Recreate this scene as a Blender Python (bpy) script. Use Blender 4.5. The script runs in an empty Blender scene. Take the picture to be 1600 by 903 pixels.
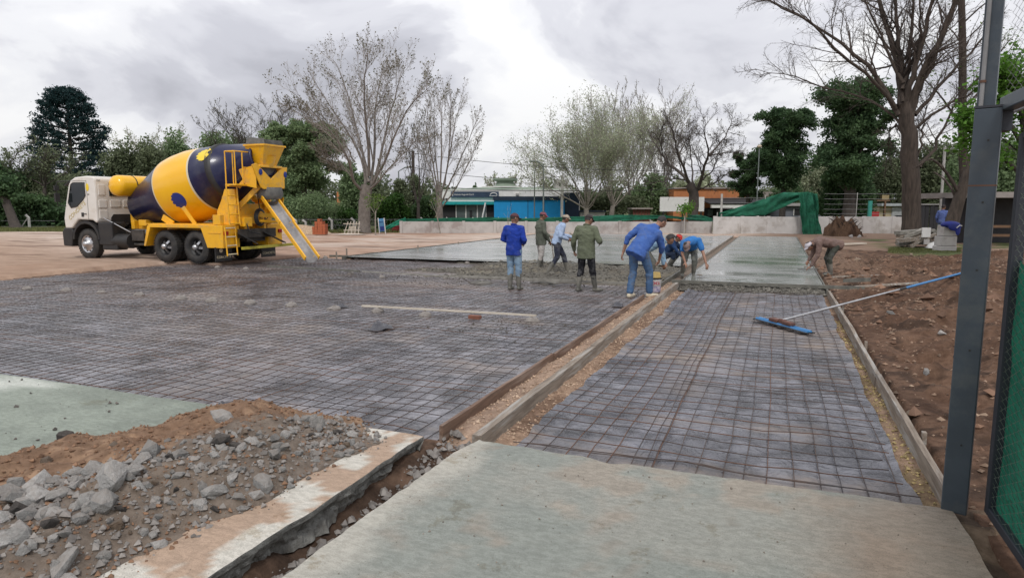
import bpy, bmesh, math, random
import numpy as np
from mathutils import Vector, Matrix
SC = bpy.context.scene
COL = SC.collection
PI = math.pi
R_ = math.radians
# ------------------------------------------------------------------ camera
F_PX, CX, CY, HOR, CAM_H = 1030.0, 800.0, 451.5, 322.0, 1.75
PHI = math.atan((CY - HOR) / F_PX)
YAW = math.atan(417 / math.hypot(F_PX, CY - HOR))
cd = bpy.data.cameras.new('camera')
cam = bpy.data.objects.new('camera', cd)
COL.objects.link(cam)
cam.location = (0, 0, CAM_H)
cam.rotation_euler = (PI / 2 - PHI, 0, YAW)
cd.sensor_width = 36
cd.lens = F_PX / 1600 * 36
cd.clip_start = 0.05
cd.clip_end = 3000
SC.camera = cam
# ------------------------------------------------------------------ light
SC.view_settings.view_transform = 'Standard'
SC.view_settings.look = 'None'
SC.view_settings.exposure = 0.1
SC.view_settings.gamma = 1.0
SUN_EL, SUN_AZ = R_(52), R_(158)
w = bpy.data.worlds.new('World')
SC.world = w
w.use_nodes = True
nt = w.node_tree
nt.nodes.clear()
def N(nt, t, **k):
    n = nt.nodes.new(t)
    for a, b in k.items():
        if a.startswith('i_'):
            n.inputs[int(a[2:]) if a[2:].isdigit() else a[2:]].default_value = b
        else:
            setattr(n, a, b)
    return n
def ramp(nt, stops, interp='LINEAR'):
    n = nt.nodes.new('ShaderNodeValToRGB')
    cr = n.color_ramp
    cr.interpolation = interp
    while len(cr.elements) < len(stops):
        cr.elements.new(0.5)
    for e, (p, c) in zip(cr.elements, stops):
        e.position = p
        e.color = (*c, 1) if len(c) == 3 else c
    return n
out = N(nt, 'ShaderNodeOutputWorld')
sky = N(nt, 'ShaderNodeTexSky', sky_type='NISHITA')
sky.sun_disc = False
sky.sun_elevation = SUN_EL
sky.sun_rotation = SUN_AZ
sky.air_density = 1.5
sky.dust_density = 3
bg1 = N(nt, 'ShaderNodeBackground'); bg1.inputs[1].default_value = 0.06
nt.links.new(sky.outputs[0], bg1.inputs[0])
tc = N(nt, 'ShaderNodeTexCoord')
sep = N(nt, 'ShaderNodeSeparateXYZ'); nt.links.new(tc.outputs['Generated'], sep.inputs[0])
mz = N(nt, 'ShaderNodeMath', operation='MAXIMUM'); nt.links.new(sep.outputs[2], mz.inputs[0]); mz.inputs[1].default_value = 0.0
az = N(nt, 'ShaderNodeMath', operation='ADD'); nt.links.new(mz.outputs[0], az.inputs[0]); az.inputs[1].default_value = 0.42
dx = N(nt, 'ShaderNodeMath', operation='DIVIDE'); nt.links.new(sep.outputs[0], dx.inputs[0]); nt.links.new(az.outputs[0], dx.inputs[1])
dy = N(nt, 'ShaderNodeMath', operation='DIVIDE'); nt.links.new(sep.outputs[1], dy.inputs[0]); nt.links.new(az.outputs[0], dy.inputs[1])
cmb = N(nt, 'ShaderNodeCombineXYZ'); nt.links.new(dx.outputs[0], cmb.inputs[0]); nt.links.new(dy.outputs[0], cmb.inputs[1])
mp = N(nt, 'ShaderNodeMapping'); nt.links.new(cmb.outputs[0], mp.inputs[0])
mp.inputs['Location'].default_value = (5.3, 2.2, 0); mp.inputs['Rotation'].default_value = (0, 0, 0.5)
mp.inputs['Scale'].default_value = (0.95, 0.95, 1)
n1 = N(nt, 'ShaderNodeTexNoise'); n1.inputs['Scale'].default_value = 2.3; n1.inputs['Detail'].default_value = 8
n1.inputs['Roughness'].default_value = 0.50; n1.inputs['Distortion'].default_value = 0.5
nt.links.new(mp.outputs[0], n1.inputs['Vector'])
r1 = ramp(nt, [(0.31, (0.50, 0.505, 0.56)), (0.42, (0.61, 0.615, 0.675)), (0.49, (0.73, 0.735, 0.79)), (0.545, (0.88, 0.885, 0.92)), (0.62, (0.98, 0.98, 0.99))], 'EASE')
nt.links.new(n1.outputs['Fac'], r1.inputs[0])
# brighter toward the zenith, darker cloud underside low down
hz = N(nt, 'ShaderNodeMapRange'); nt.links.new(sep.outputs[2], hz.inputs[0])
hz.inputs[1].default_value = 0.0; hz.inputs[2].default_value = 0.35; hz.inputs[3].default_value = 0.80; hz.inputs[4].default_value = 1.04
mulc = N(nt, 'ShaderNodeVectorMath', operation='SCALE'); nt.links.new(r1.outputs[0], mulc.inputs[0]); nt.links.new(hz.outputs[0], mulc.inputs['Scale'])
bg2 = N(nt, 'ShaderNodeBackground'); nt.links.new(mulc.outputs[0], bg2.inputs[0]); bg2.inputs[1].default_value = 1.08
mixw = N(nt, 'ShaderNodeMixShader'); mixw.inputs[0].default_value = 0.94
nt.links.new(bg1.outputs[0], mixw.inputs[1]); nt.links.new(bg2.outputs[0], mixw.inputs[2])
nt.links.new(mixw.outputs[0], out.inputs[0])
sd = bpy.data.lights.new('sun', 'SUN'); sd.energy = 1.5; sd.angle = R_(10); sd.color = (1, 0.97, 0.93)
sun = bpy.data.objects.new('sun', sd); COL.objects.link(sun)
_d = Vector((math.sin(SUN_AZ) * math.cos(SUN_EL), math.cos(SUN_AZ) * math.cos(SUN_EL), math.sin(SUN_EL)))
sun.rotation_euler = _d.to_track_quat('Z', 'Y').to_euler()
# ------------------------------------------------------------------ geometry helpers
FV = np.array([-math.sin(YAW), math.cos(YAW), 0.0])
RV = np.array([math.cos(YAW), math.sin(YAW), 0.0])
def V(px, py, D):
    """world point seen at photo pixel (px,py) at horizontal forward distance D"""
    k = (CY - py) / F_PX
    dz = D * (k * math.cos(PHI) - math.sin(PHI)) / (math.cos(PHI) + k * math.sin(PHI))
    X = (px - CX) / F_PX * (D * math.cos(PHI) - dz * math.sin(PHI))
    p = FV * D + RV * X
    return Vector((p[0], p[1], CAM_H + dz))
def G(px, py, z=0.0):
    """point on the level z seen at a photo pixel"""
    k = (CY - py) / F_PX
    s = (k * math.cos(PHI) - math.sin(PHI)) / (math.cos(PHI) + k * math.sin(PHI))
    return V(px, py, (z - CAM_H) / s)
def tag(o, label=None, cat=None, group=None, kind=None):
    if label: o['label'] = label
    if cat: o['category'] = cat
    if group: o['group'] = group
    if kind: o['kind'] = kind
    return o
def empty(name, loc=(0, 0, 0), rz=0.0, label=None, cat=None, group=None):
    o = bpy.data.objects.new(name, None); COL.objects.link(o)
    o.location = loc; o.rotation_euler = (0, 0, rz); o.empty_display_size = 0.2
    return tag(o, label, cat, group)
def link_mesh(name, me, parent=None, mats=()):
    for m in mats: me.materials.append(m)
    o = bpy.data.objects.new(name, me); COL.objects.link(o)
    if parent is not None: o.parent = parent
    return o
def np_mesh(name, v, q, smooth=False, mi=None, tri=False):
    """mesh from numpy arrays of vertices and quads (or triangles)"""
    v = np.ascontiguousarray(v, dtype=np.float32).reshape(-1, 3)
    q = np.ascontiguousarray(q, dtype=np.int32)
    k = q.shape[1]
    me = bpy.data.meshes.new(name)
    me.vertices.add(len(v)); me.vertices.foreach_set('co', v.ravel())
    me.loops.add(q.size); me.loops.foreach_set('vertex_index', q.ravel())
    me.polygons.add(len(q)); me.polygons.foreach_set('loop_start', np.arange(0, q.size, k, dtype=np.int32))
    me.polygons.foreach_set('loop_total', np.full(len(q), k, dtype=np.int32))
    if mi is not None: me.polygons.foreach_set('material_index', np.asarray(mi, dtype=np.int32))
    me.polygons.foreach_set('use_smooth', np.full(len(q), smooth))
    me.update(calc_edges=True)
    return me
class MB:
    def __init__(s): s.v = []; s.f = []; s.m = []; s.sm = []
    def add(s, vs, fs, mi=0, M=None, smooth=False):
        o = len(s.v)
        for p in vs:
            p = Vector(p)
            s.v.append(tuple(M @ p) if M is not None else tuple(p))
        for f in fs:
            s.f.append([i + o for i in f]); s.m.append(mi); s.sm.append(smooth)
        return s
    def box(s, c, d, mi=0, M=None, rz=0):
        x, y, z = [k / 2 for k in d]
        T = Matrix.Translation(c) @ Matrix.Rotation(rz, 4, 'Z')
        if M is not None: T = M @ T
        vs = [(-x, -y, -z), (x, -y, -z), (x, y, -z), (-x, y, -z), (-x, -y, z), (x, -y, z), (x, y, z), (-x, y, z)]
        return s.add(vs, [(0, 3, 2, 1), (4, 5, 6, 7), (0, 1, 5, 4), (1, 2, 6, 5), (2, 3, 7, 6), (3, 0, 4, 7)], mi, T)
    def beam(s, a, b, w, h, mi=0, up=(0, 0, 1)):
        a, b = Vector(a), Vector(b); d = (b - a); L = d.length
        if L < 1e-6: return s
        zx = d.normalized(); u = Vector(up)
        if abs(zx.dot(u)) > 0.98: u = Vector((1, 0, 0))
        y = u.cross(zx).normalized(); zz = zx.cross(y)
        M = Matrix(((zx.x, y.x, zz.x, (a.x + b.x) / 2), (zx.y, y.y, zz.y, (a.y + b.y) / 2), (zx.z, y.z, zz.z, (a.z + b.z) / 2), (0, 0, 0, 1)))
        return s.box((0, 0, 0), (L, w, h), mi, M)
    def tube(s, pts, r, n=8, mi=0, cap=True, smooth=True, M=None):
        pts = [Vector(p) for p in pts]
        rs = r if isinstance(r, (list, tuple)) else [r] * len(pts)
        vs = []; fs = []; pu = None
        for i, p in enumerate(pts):
            t = (pts[min(i + 1, len(pts) - 1)] - pts[max(i - 1, 0)]).normalized()
            if pu is None: pu = Vector((0, 0, 1)) if abs(t.z) < 0.9 else Vector((1, 0, 0))
            u = (pu - t * pu.dot(t)).normalized(); pu = u; q = t.cross(u)
            for k in range(n):
                a = 2 * PI * k / n
                vs.append(p + (u * math.cos(a) + q * math.sin(a)) * rs[i])
        for i in range(len(pts) - 1):
            for k in range(n):
                k2 = (k + 1) % n
                fs.append((i * n + k, i * n + k2, (i + 1) * n + k2, (i + 1) * n + k))
        s.add(vs, fs, mi, M, smooth)
        if cap:
            s.add(vs[:n], [tuple(range(n))[::-1]], mi, M); s.add(vs[-n:], [tuple(range(n))], mi, M)
        return s
    def lathe(s, prof, M=None, n=32, mi=0, smooth=True, a0=0, a1=2 * PI):
        """prof: (z, r[, material]) around local Z"""
        full = abs(a1 - a0 - 2 * PI) < 1e-6
        m = n if full else n + 1
        vs = []
        for p in prof:
            for k in range(m):
                a = a0 + (a1 - a0) * k / n
                vs.append((p[1] * math.cos(a), p[1] * math.sin(a), p[0]))
        o = len(s.v)
        s.add(vs, [], 0, M)
        for i in range(len(prof) - 1):
            mm = prof[i][2] if len(prof[i]) > 2 else mi
            for k in range(n):
                k2 = (k + 1) % m
                s.f.append([o + i * m + k, o + i * m + k2, o + (i + 1) * m + k2, o + (i + 1) * m + k]); s.m.append(mm); s.sm.append(smooth)
        return s
    def prism(s, poly, y0, y1, mi=0, M=None, ax='Y'):
        """poly in (x,z) extruded along y (ax Y), or (x,y) extruded along z (ax Z)"""
        n = len(poly)
        if ax == 'Y': vs = [(p[0], y0, p[1]) for p in poly] + [(p[0], y1, p[1]) for p in poly]
        elif ax == 'X': vs = [(y0, p[0], p[1]) for p in poly] + [(y1, p[0], p[1]) for p in poly]
        else: vs = [(p[0], p[1], y0) for p in poly] + [(p[0], p[1], y1) for p in poly]
        fs = [tuple(range(n)), tuple(range(2 * n - 1, n - 1, -1))] + [(i, i + n, (i + 1) % n + n, (i + 1) % n) for i in range(n)]
        return s.add(vs, fs, mi, M)
    def ell(s, c, r, mi=0, M=None, nu=14, nv=9, rot=None):
        T = Matrix.Translation(c)
        if rot is not None: T = T @ rot.to_4x4()
        if M is not None: T = M @ T
        vs = [(0, 0, -r[2])]
        for j in range(1, nv):
            b = -PI / 2 + PI * j / nv
            for i in range(nu):
                a = 2 * PI * i / nu
                vs.append((r[0] * math.cos(b) * math.cos(a), r[1] * math.cos(b) * math.sin(a), r[2] * math.sin(b)))
        vs.append((0, 0, r[2])); fs = []
        for i in range(nu):
            fs.append((0, 1 + (i + 1) % nu, 1 + i))
            t = 1 + (nv - 2) * nu
            fs.append((len(vs) - 1, t + i, t + (i + 1) % nu))
        for j in range(nv - 2):
            for i in range(nu):
                a = 1 + j * nu + i; b = 1 + j * nu + (i + 1) % nu
                fs.append((a, b, b + nu, a + nu))
        return s.add(vs, fs, mi, T, True)
    def mesh(s, name='mesh'):
        me = bpy.data.meshes.new(name)
        me.from_pydata(s.v, [], s.f)
        me.polygons.foreach_set('material_index', s.m)
        me.polygons.foreach_set('use_smooth', s.sm)
        me.update()
        return me
    def build(s, name, mats, parent=None, bevel=0, loc=None, fix=True):
        me = s.mesh(name)
        if fix:
            bm = bmesh.new(); bm.from_mesh(me)
            bmesh.ops.recalc_face_normals(bm, faces=bm.faces); bm.to_mesh(me); bm.free()
        if not isinstance(mats, (list, tuple)): mats = [mats]
        o = link_mesh(name, me, parent, mats)
        if loc is not None: o.location = loc
        if bevel:
            b = o.modifiers.new('bevel', 'BEVEL'); b.width = bevel; b.segments = 2; b.limit_method = 'ANGLE'; b.angle_limit = R_(35)
        return o
def copy_tree(o, parent=None):
    c = o.copy(); COL.objects.link(c)
    if parent is not None: c.parent = parent
    for ch in list(o.children): copy_tree(ch, c)
    return c
# ------------------------------------------------------------------ numpy value noise
_rng = np.random.default_rng(7)
_TAB = _rng.random((256, 256)).astype(np.float64)
def vnoise(x, y):
    xi = np.floor(x).astype(int); yi = np.floor(y).astype(int)
    fx = x - xi; fy = y - yi
    fx = fx * fx * (3 - 2 * fx); fy = fy * fy * (3 - 2 * fy)
    a = _TAB[xi & 255, yi & 255]; b = _TAB[(xi + 1) & 255, yi & 255]
    c = _TAB[xi & 255, (yi + 1) & 255]; d = _TAB[(xi + 1) & 255, (yi + 1) & 255]
    return (a * (1 - fx) + b * fx) * (1 - fy) + (c * (1 - fx) + d * fx) * fy - 0.5
def fbm(x, y, oct=4, sc=1.0, seed=0):
    x = np.asarray(x, float) * sc + seed * 17.3; y = np.asarray(y, float) * sc + seed * 9.1
    t = 0; a = 1.0
    for i in range(oct):
        t = t + a * vnoise(x, y); x = x * 2.03 + 11.7; y = y * 2.03 + 5.3; a *= 0.5
    return t
def sstep(a, b, x):
    t = np.clip((x - a) / (b - a), 0, 1); return t * t * (3 - 2 * t)
def grid_mesh(name, xs, ys, zf, col=None, mask=None, smooth=True):
    X, Y = np.meshgrid(xs, ys, indexing='ij')
    Z = zf(X, Y)
    if isinstance(Z, tuple): X, Y, Z = Z
    v = np.stack([X, Y, Z], -1).reshape(-1, 3)
    nx, ny = len(xs), len(ys)
    i = np.arange(nx - 1)[:, None] * ny + np.arange(ny - 1)[None, :]
    q = np.stack([i, i + ny, i + ny + 1, i + 1], -1).reshape(-1, 4)
    if mask is not None:
        cx = v[q].mean(1); q = q[mask(cx[:, 0], cx[:, 1])]
    me = np_mesh(name, v, q, smooth)
    if col is not None:
        c = col(X.ravel(), Y.ravel(), Z.ravel())
        ca = me.color_attributes.new('Col', 'FLOAT_COLOR', 'POINT')
        cc = np.ones((len(v), 4), np.float32); cc[:, :3] = c
        ca.data.foreach_set('color', cc.ravel())
    return me
def mixc(a, b, t):
    t = np.asarray(t)[..., None]; return np.asarray(a) * (1 - t) + np.asarray(b) * t
# ------------------------------------------------------------------ materials
def pm(name, c1, c2=None, scale=5, rough=0.6, bump=0.0, bscale=None, metal=0, coat=0, det=5, rr=None, attr=False, stretch=None, isl=0, spec=0.5, bdist=0.01, c3=None, s3=1.2, trans=0, orand=0, dust=1.0):
    """procedural principled: noise mix of c1/c2 (+c3 in large patches), optional colour attribute, bump"""
    m = bpy.data.materials.new(name); m.use_nodes = True; t = m.node_tree
    b = t.nodes['Principled BSDF']
    tc = N(t, 'ShaderNodeTexCoord'); vec = tc.outputs['Object']
    if stretch:
        mp = N(t, 'ShaderNodeMapping'); mp.inputs['Scale'].default_value = stretch
        t.links.new(vec, mp.inputs[0]); vec = mp.outputs[0]
    no = N(t, 'ShaderNodeTexNoise'); no.inputs['Scale'].default_value = scale; no.inputs['Detail'].default_value = det; no.inputs['Roughness'].default_value = 0.6
    t.links.new(vec, no.inputs['Vector'])
    c2 = c2 or tuple(x * 0.75 for x in c1)
    rp = ramp(t, [(0.35, c1), (0.65, c2)]); t.links.new(no.outputs['Fac'], rp.inputs[0])
    colout = rp.outputs[0]
    if c3:
        n3 = N(t, 'ShaderNodeTexNoise'); n3.inputs['Scale'].default_value = s3; n3.inputs['Detail'].default_value = 6; n3.inputs['Roughness'].default_value = 0.65
        t.links.new(vec, n3.inputs['Vector'])
        r3 = ramp(t, [(0.5, (0, 0, 0)), (0.62, (1, 1, 1))]); t.links.new(n3.outputs['Fac'], r3.inputs[0])
        mx = N(t, 'ShaderNodeMix', data_type='RGBA'); t.links.new(r3.outputs[0], mx.inputs[0]); t.links.new(colout, mx.inputs[6]); mx.inputs[7].default_value = (*c3, 1)
        colout = mx.outputs[2]
    if attr:
        at = N(t, 'ShaderNodeAttribute'); at.attribute_name = 'Col'
        mx = N(t, 'ShaderNodeMix', data_type='RGBA', blend_type='MULTIPLY'); mx.inputs[0].default_value = 1
        t.links.new(colout, mx.inputs[6]); t.links.new(at.outputs['Color'], mx.inputs[7]); colout = mx.outputs[2]
    if isl:
        g = N(t, 'ShaderNodeNewGeometry')
        mr = N(t, 'ShaderNodeMapRange'); t.links.new(g.outputs['Random Per Island'], mr.inputs[0]); mr.inputs[3].default_value = 1 - isl; mr.inputs[4].default_value = 1 + isl
        sc = N(t, 'ShaderNodeVectorMath', operation='SCALE'); t.links.new(colout, sc.inputs[0]); t.links.new(mr.outputs[0], sc.inputs['Scale']); colout = sc.outputs[0]
    t.links.new(colout, b.inputs['Base Color'])
    b.inputs['Roughness'].default_value = rough; b.inputs['Metallic'].default_value = metal
    b.inputs['Coat Weight'].default_value = coat; b.inputs['Coat Roughness'].default_value = 0.08
    b.inputs['Specular IOR Level'].default_value = spec
    if rr:
        r2 = N(t, 'ShaderNodeMapRange'); t.links.new(no.outputs['Fac'], r2.inputs[0]); r2.inputs[1].default_value = 0.35; r2.inputs[2].default_value = 0.65
        r2.inputs[3].default_value = rr[0]; r2.inputs[4].default_value = rr[1]; t.links.new(r2.outputs[0], b.inputs['Roughness'])
    if bump:
        nb = N(t, 'ShaderNodeTexNoise'); nb.inputs['Scale'].default_value = bscale or scale * 4; nb.inputs['Detail'].default_value = 6; nb.inputs['Roughness'].default_value = 0.65
        t.links.new(vec, nb.inputs['Vector'])
        bp = N(t, 'ShaderNodeBump'); bp.inputs['Strength'].default_value = bump; bp.inputs['Distance'].default_value = bdist
        t.links.new(nb.outputs['Fac'], bp.inputs['Height']); t.links.new(bp.outputs[0], b.inputs['Normal'])
    if orand:
        oi = N(t, 'ShaderNodeObjectInfo'); mr = N(t, 'ShaderNodeMapRange'); t.links.new(oi.outputs['Random'], mr.inputs[0]); mr.inputs[3].default_value = 1 - orand; mr.inputs[4].default_value = 1 + orand
        gg = N(t, 'ShaderNodeNewGeometry'); sx = N(t, 'ShaderNodeSeparateXYZ'); t.links.new(gg.outputs['Normal'], sx.inputs[0]); um = N(t, 'ShaderNodeMapRange'); t.links.new(sx.outputs[2], um.inputs[0]); um.inputs[1].default_value = .2; um.inputs[4].default_value = dust; um2 = N(t, 'ShaderNodeMath', operation='MULTIPLY'); t.links.new(um.outputs[0], um2.inputs[0]); t.links.new(no.outputs['Fac'], um2.inputs[1])
        sc = N(t, 'ShaderNodeVectorMath', operation='SCALE'); t.links.new(colout, sc.inputs[0]); t.links.new(mr.outputs[0], sc.inputs['Scale'])
        mx = N(t, 'ShaderNodeMix', data_type='RGBA'); t.links.new(um2.outputs[0], mx.inputs[0]); t.links.new(sc.outputs[0], mx.inputs[6]); mx.inputs[7].default_value = (.36, .29, .23, 1); t.links.new(mx.outputs[2], b.inputs['Base Color'])
    if trans:
        b.inputs['Transmission Weight'].default_value = trans
    return m
def text_mesh(name, s, size, mat, parent, M, extrude=0.002, sx=1.0):
    c = bpy.data.curves.new(name, 'FONT'); c.body = s; c.size = size; c.extrude = extrude; c.align_x = 'CENTER'; c.align_y = 'CENTER'
    o = bpy.data.objects.new('tmp', c); COL.objects.link(o)
    bpy.context.view_layer.update()
    me = bpy.data.meshes.new_from_object(o.evaluated_get(bpy.context.evaluated_depsgraph_get()))
    bpy.data.objects.remove(o); me.name = name
    me.transform(M @ Matrix.Diagonal((sx, 1, 1, 1)))
    me.materials.clear()
    return link_mesh(name, me, parent, [mat])
MT = {}
MT['soil'] = pm('soil', (1.0, 1.0, 1.0), (0.62, 0.60, 0.58), 14, 0.95, 0.9, 28, attr=True, bdist=0.02, spec=0.2)
MT['yard'] = pm('yard_soil', (1.0, 1.0, 1.0), (0.74, 0.72, 0.70), 1.1, 0.95, 0.7, 7, attr=True, bdist=0.05, spec=0.2, stretch=(1, 1.8, 1))
MT['wood'] = pm('weathered_wood', (0.30, 0.25, 0.20), (0.17, 0.135, 0.105), 6, 0.8, 0.5, 14, stretch=(6, 0.5, 6), c3=(0.36, 0.34, 0.31), s3=2.5, bdist=0.004)
MT['wood_red'] = pm('rusty_wood', (0.21, 0.13, 0.09), (0.12, 0.075, 0.052), 6, 0.8, 0.4, 14, stretch=(6, 0.5, 6), c3=(0.27, 0.2, 0.16), s3=2, bdist=0.004)
MT['wood_pale'] = pm('pale_wood', (0.52, 0.47, 0.39), (0.38, 0.33, 0.27), 7, 0.75, 0.3, 20, stretch=(0.5, 6, 6), bdist=0.003)
MT['wood_wet'] = pm('concrete_stained_wood', (0.16, 0.155, 0.13), (0.09, 0.088, 0.075), 8, 0.5, 0.6, 20, bdist=0.006)
MT['rebar'] = pm('rebar_steel', (0.055, 0.05, 0.055), (0.10, 0.062, 0.045), 3, 0.55, 0.3, 60, bdist=0.002)
MT['rebar_rust'] = pm('rusty_rebar', (0.17, 0.08, 0.045), (0.09, 0.05, 0.035), 4, 0.7)
MT['grey_conc'] = pm('rubble_concrete', (0.42, 0.415, 0.40), (0.30, 0.295, 0.285), 3, 0.9, 0.8, 7, orand=.35, dust=.7, bdist=0.03)
MT['dark_conc'] = pm('dark_rubble', (0.06, 0.055, 0.05), (0.10, 0.09, 0.085), 3, 0.8, 1.0, 9, orand=.3, dust=.5, bdist=0.06)
MT['tan_rock'] = pm('tan_rubble', (0.42, 0.31, 0.22), (0.30, 0.22, 0.16), 3, 0.9, 1.0, 9, orand=.25, bdist=0.06)
MT['gravel'] = pm('gravel', (0.27, 0.25, 0.23), (0.19, 0.17, 0.155), 20, 0.9, isl=0.3)
MT['dirt_crumb'] = pm('dirt_crumbs', (0.26, 0.15, 0.09), (0.17, 0.10, 0.062), 20, 0.95, isl=0.3)
MT['white'] = pm('white_paint', (0.75, 0.74, 0.72), (0.68, 0.67, 0.65), 3, 0.4)
# ================================================================== ground
SOIL_TAN = np.array([0.56, 0.44, 0.36]); SOIL_PINK = np.array([0.44, 0.30, 0.225]); SOIL_DK = np.array([0.115, 0.065, 0.042])
SOIL_BR = np.array([0.27, 0.185, 0.135]); GRASS = np.array([0.085, 0.115, 0.04]); STRAW = np.array([0.38, 0.29, 0.16])
def hz_ground(x, y):
    fwd = FV[0] * x + FV[1] * y
    n = fbm(x, y, 4, 0.5, 1) * 0.05 * sstep(2, 10, np.abs(x) + y * 0.2)
    bank = sstep(1.2, 6.5, x) * 0.16 * sstep(30, 22, y)
    return n + bank - 0.02
def ground_z(x, y):
    z = hz_ground(x, y)
    court = ((x > -18.2) & (x < 1.12) & (y > 4.2) & (y < 15.5)) | ((x > -16) & (x < 1.12) & (y >= 15.5) & (y < 19.5)) | ((x > -13.9) & (x < 1.12) & (y >= 19.5) & (y < 40.5))
    z = np.where(court, -0.30, z)
    z = np.where((y < 4.9) & (x < 1.5) & (x > -30), -0.5, z)
    z = np.where((x > 1.2) & (x < 10) & (y > 0.3) & (y < 29), z - 0.3, z)
    z = np.where((x < -1.4) & (x > -3) & (y < 5), -0.6, z)
    return z
def ground_col(x, y, z):
    n = fbm(x, y, 5, 0.12, 3); n2 = fbm(x, y, 5, 0.45, 4)
    c = mixc(SOIL_TAN, SOIL_PINK, sstep(-0.25, 0.2, n + n2 * 0.4))
    near = sstep(17.5, 12, y + (x + 18) * 0.4)      # browner beside the mesh
    c = mixc(c, np.array([0.37, 0.245, 0.17]), near * 0.75)
    c = mixc(c, np.array([0.62, 0.53, 0.46]), sstep(0.05, 0.3, fbm(x, y * 2.5, 5, 0.3, 8)) * sstep(20, 26, y) * 0.6)
    trk = sstep(0.12, 0.3, fbm(x, y * 3.2, 4, 0.22, 9)) * 0.55
    c = mixc(c, SOIL_DK * 1.1, trk)
    c = mixc(c, SOIL_BR, sstep(-3, 1, x))
    fwd = FV[0] * x + FV[1] * y; rt = RV[0] * x + RV[1] * y
    g = sstep(45, 47.5, fwd + n2 * 3) + sstep(0.1, 0.3, n2 + 0.12) * sstep(3.5, 5, x) * sstep(29.5, 31, y) * (y < 40)
    c = mixc(c, GRASS, np.clip(g, 0, 1) * 0.9)
    return c
def steps(a, b, d0, dense_a, dense_b, growth=1.18):
    xs = list(np.arange(dense_a, dense_b, d0)); d = d0; p = xs[-1]
    while p < b: d *= growth; p += d; xs.append(p)
    d = d0; p = xs[0]
    while p > a: d *= growth; p -= d; xs.insert(0, p)
    return np.array(xs)
me = grid_mesh('ground', steps(-1500, 1500, 0.2, -40, 12), steps(-1500, 1500, 0.2, -2, 50), ground_z, ground_col)
tag(link_mesh('ground', me, None, [MT['yard']]), kind='structure')
# right hand soil bank, fine relief
def bank_z(x, y):
    e = sstep(1.08, 1.7, x) * (1 - 0.7 * sstep(23, 27, y))
    z = hz_ground(x, y) + e * (fbm(x, y, 5, 1.0, 21) * 0.24 + fbm(x, y, 4, 6, 22) * 0.07 + np.maximum(0, fbm(x, y, 3, 2.7, 23)) * 0.16 + np.abs(fbm(x, y, 3, 11, 24)) * 0.04)
    rid = np.exp(-((x - 3.7 - 0.28 * (y - 14)) / 0.8) ** 2) * 0.30 * sstep(9, 14, y) * sstep(30, 22, y)
    z = z + rid + sstep(1.15, 2.2, x) * 0.04
    z = np.where(x < 1.12, -0.16 + fbm(x, y, 4, 4, 2) * 0.03, z)
    return z - 0.03
def bank_col(x, y, z):
    n = fbm(x, y, 5, 0.9, 31); n2 = fbm(x, y, 4, 5, 32)
    c = mixc(SOIL_DK, np.array([0.175, 0.105, 0.07]), sstep(-0.3, 0.3, n + 0.6 * n2))
    c = mixc(c, np.array([0.27, 0.185, 0.135]), sstep(14, 20, y) * sstep(3.3, 1.5, x) * 0.6)
    c = mixc(c, np.array([0.055, 0.034, 0.024]), sstep(0.12, 0.34, n2 + n * 0.3) * 0.8)
    c = mixc(c, GRASS * 1.2, sstep(4, 5.2, x + n) * sstep(25.5, 28, y + n * 2) * 0.85)
    return c
me = grid_mesh('soil_bank', np.concatenate([np.arange(1.06, 5, 0.045), np.arange(5, 10.2, 0.1)]), np.concatenate([np.arange(0.2, 14, 0.045), np.arange(14, 29.5, 0.09)]), bank_z, bank_col)
tag(link_mesh('soil_bank', me, None, [MT['soil']]), kind='structure')
# strip bed: soil under the strip, between the boards, straw along the right form
def bed_z(x, y):
    z = -0.14 + fbm(x, y, 5, 3, 41) * 0.03 + fbm(x, y, 3, 14, 42) * 0.012
    mid = np.exp(-((x + 2.26) / 0.2) ** 2)
    z = z + mid * 0.085 - sstep(4.75, 4.3, y) * 0.2 * sstep(-1.9, -2.1, x)
    z = z + sstep(0.86, 1.0, x) * 0.035 * sstep(12, 5, y)
    return z
def bed_col(x, y, z):
    n = fbm(x, y, 5, 2.0, 43); n2 = fbm(x, y, 4, 9, 44)
    c = mixc(np.array([0.40, 0.275, 0.195]), np.array([0.23, 0.15, 0.105]), sstep(-0.3, 0.3, n + n2))
    mid = sstep(-1.98, -2.12, x)
    c = mixc(c, np.array([0.43, 0.315, 0.24]), mid * 0.55)
    c = mixc(c, np.array([0.17, 0.145, 0.12]), sstep(14.5, 16.5, y) * 0.75)
    st = sstep(0.62, 0.8, x) * sstep(11.5, 7, y) * sstep(0.0, 0.3, n2 + 0.1 + n * .4)
    c = mixc(c, STRAW, st * 0.55)
    return c
me = grid_mesh('soil_bed', np.arange(-2.46, 1.10, 0.035), np.concatenate([np.arange(4.2, 16, 0.035), np.arange(16, 43, 0.12)]), bed_z, bed_col)
tag(link_mesh('soil_bed', me, None, [MT['soil']]), kind='structure')
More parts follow.
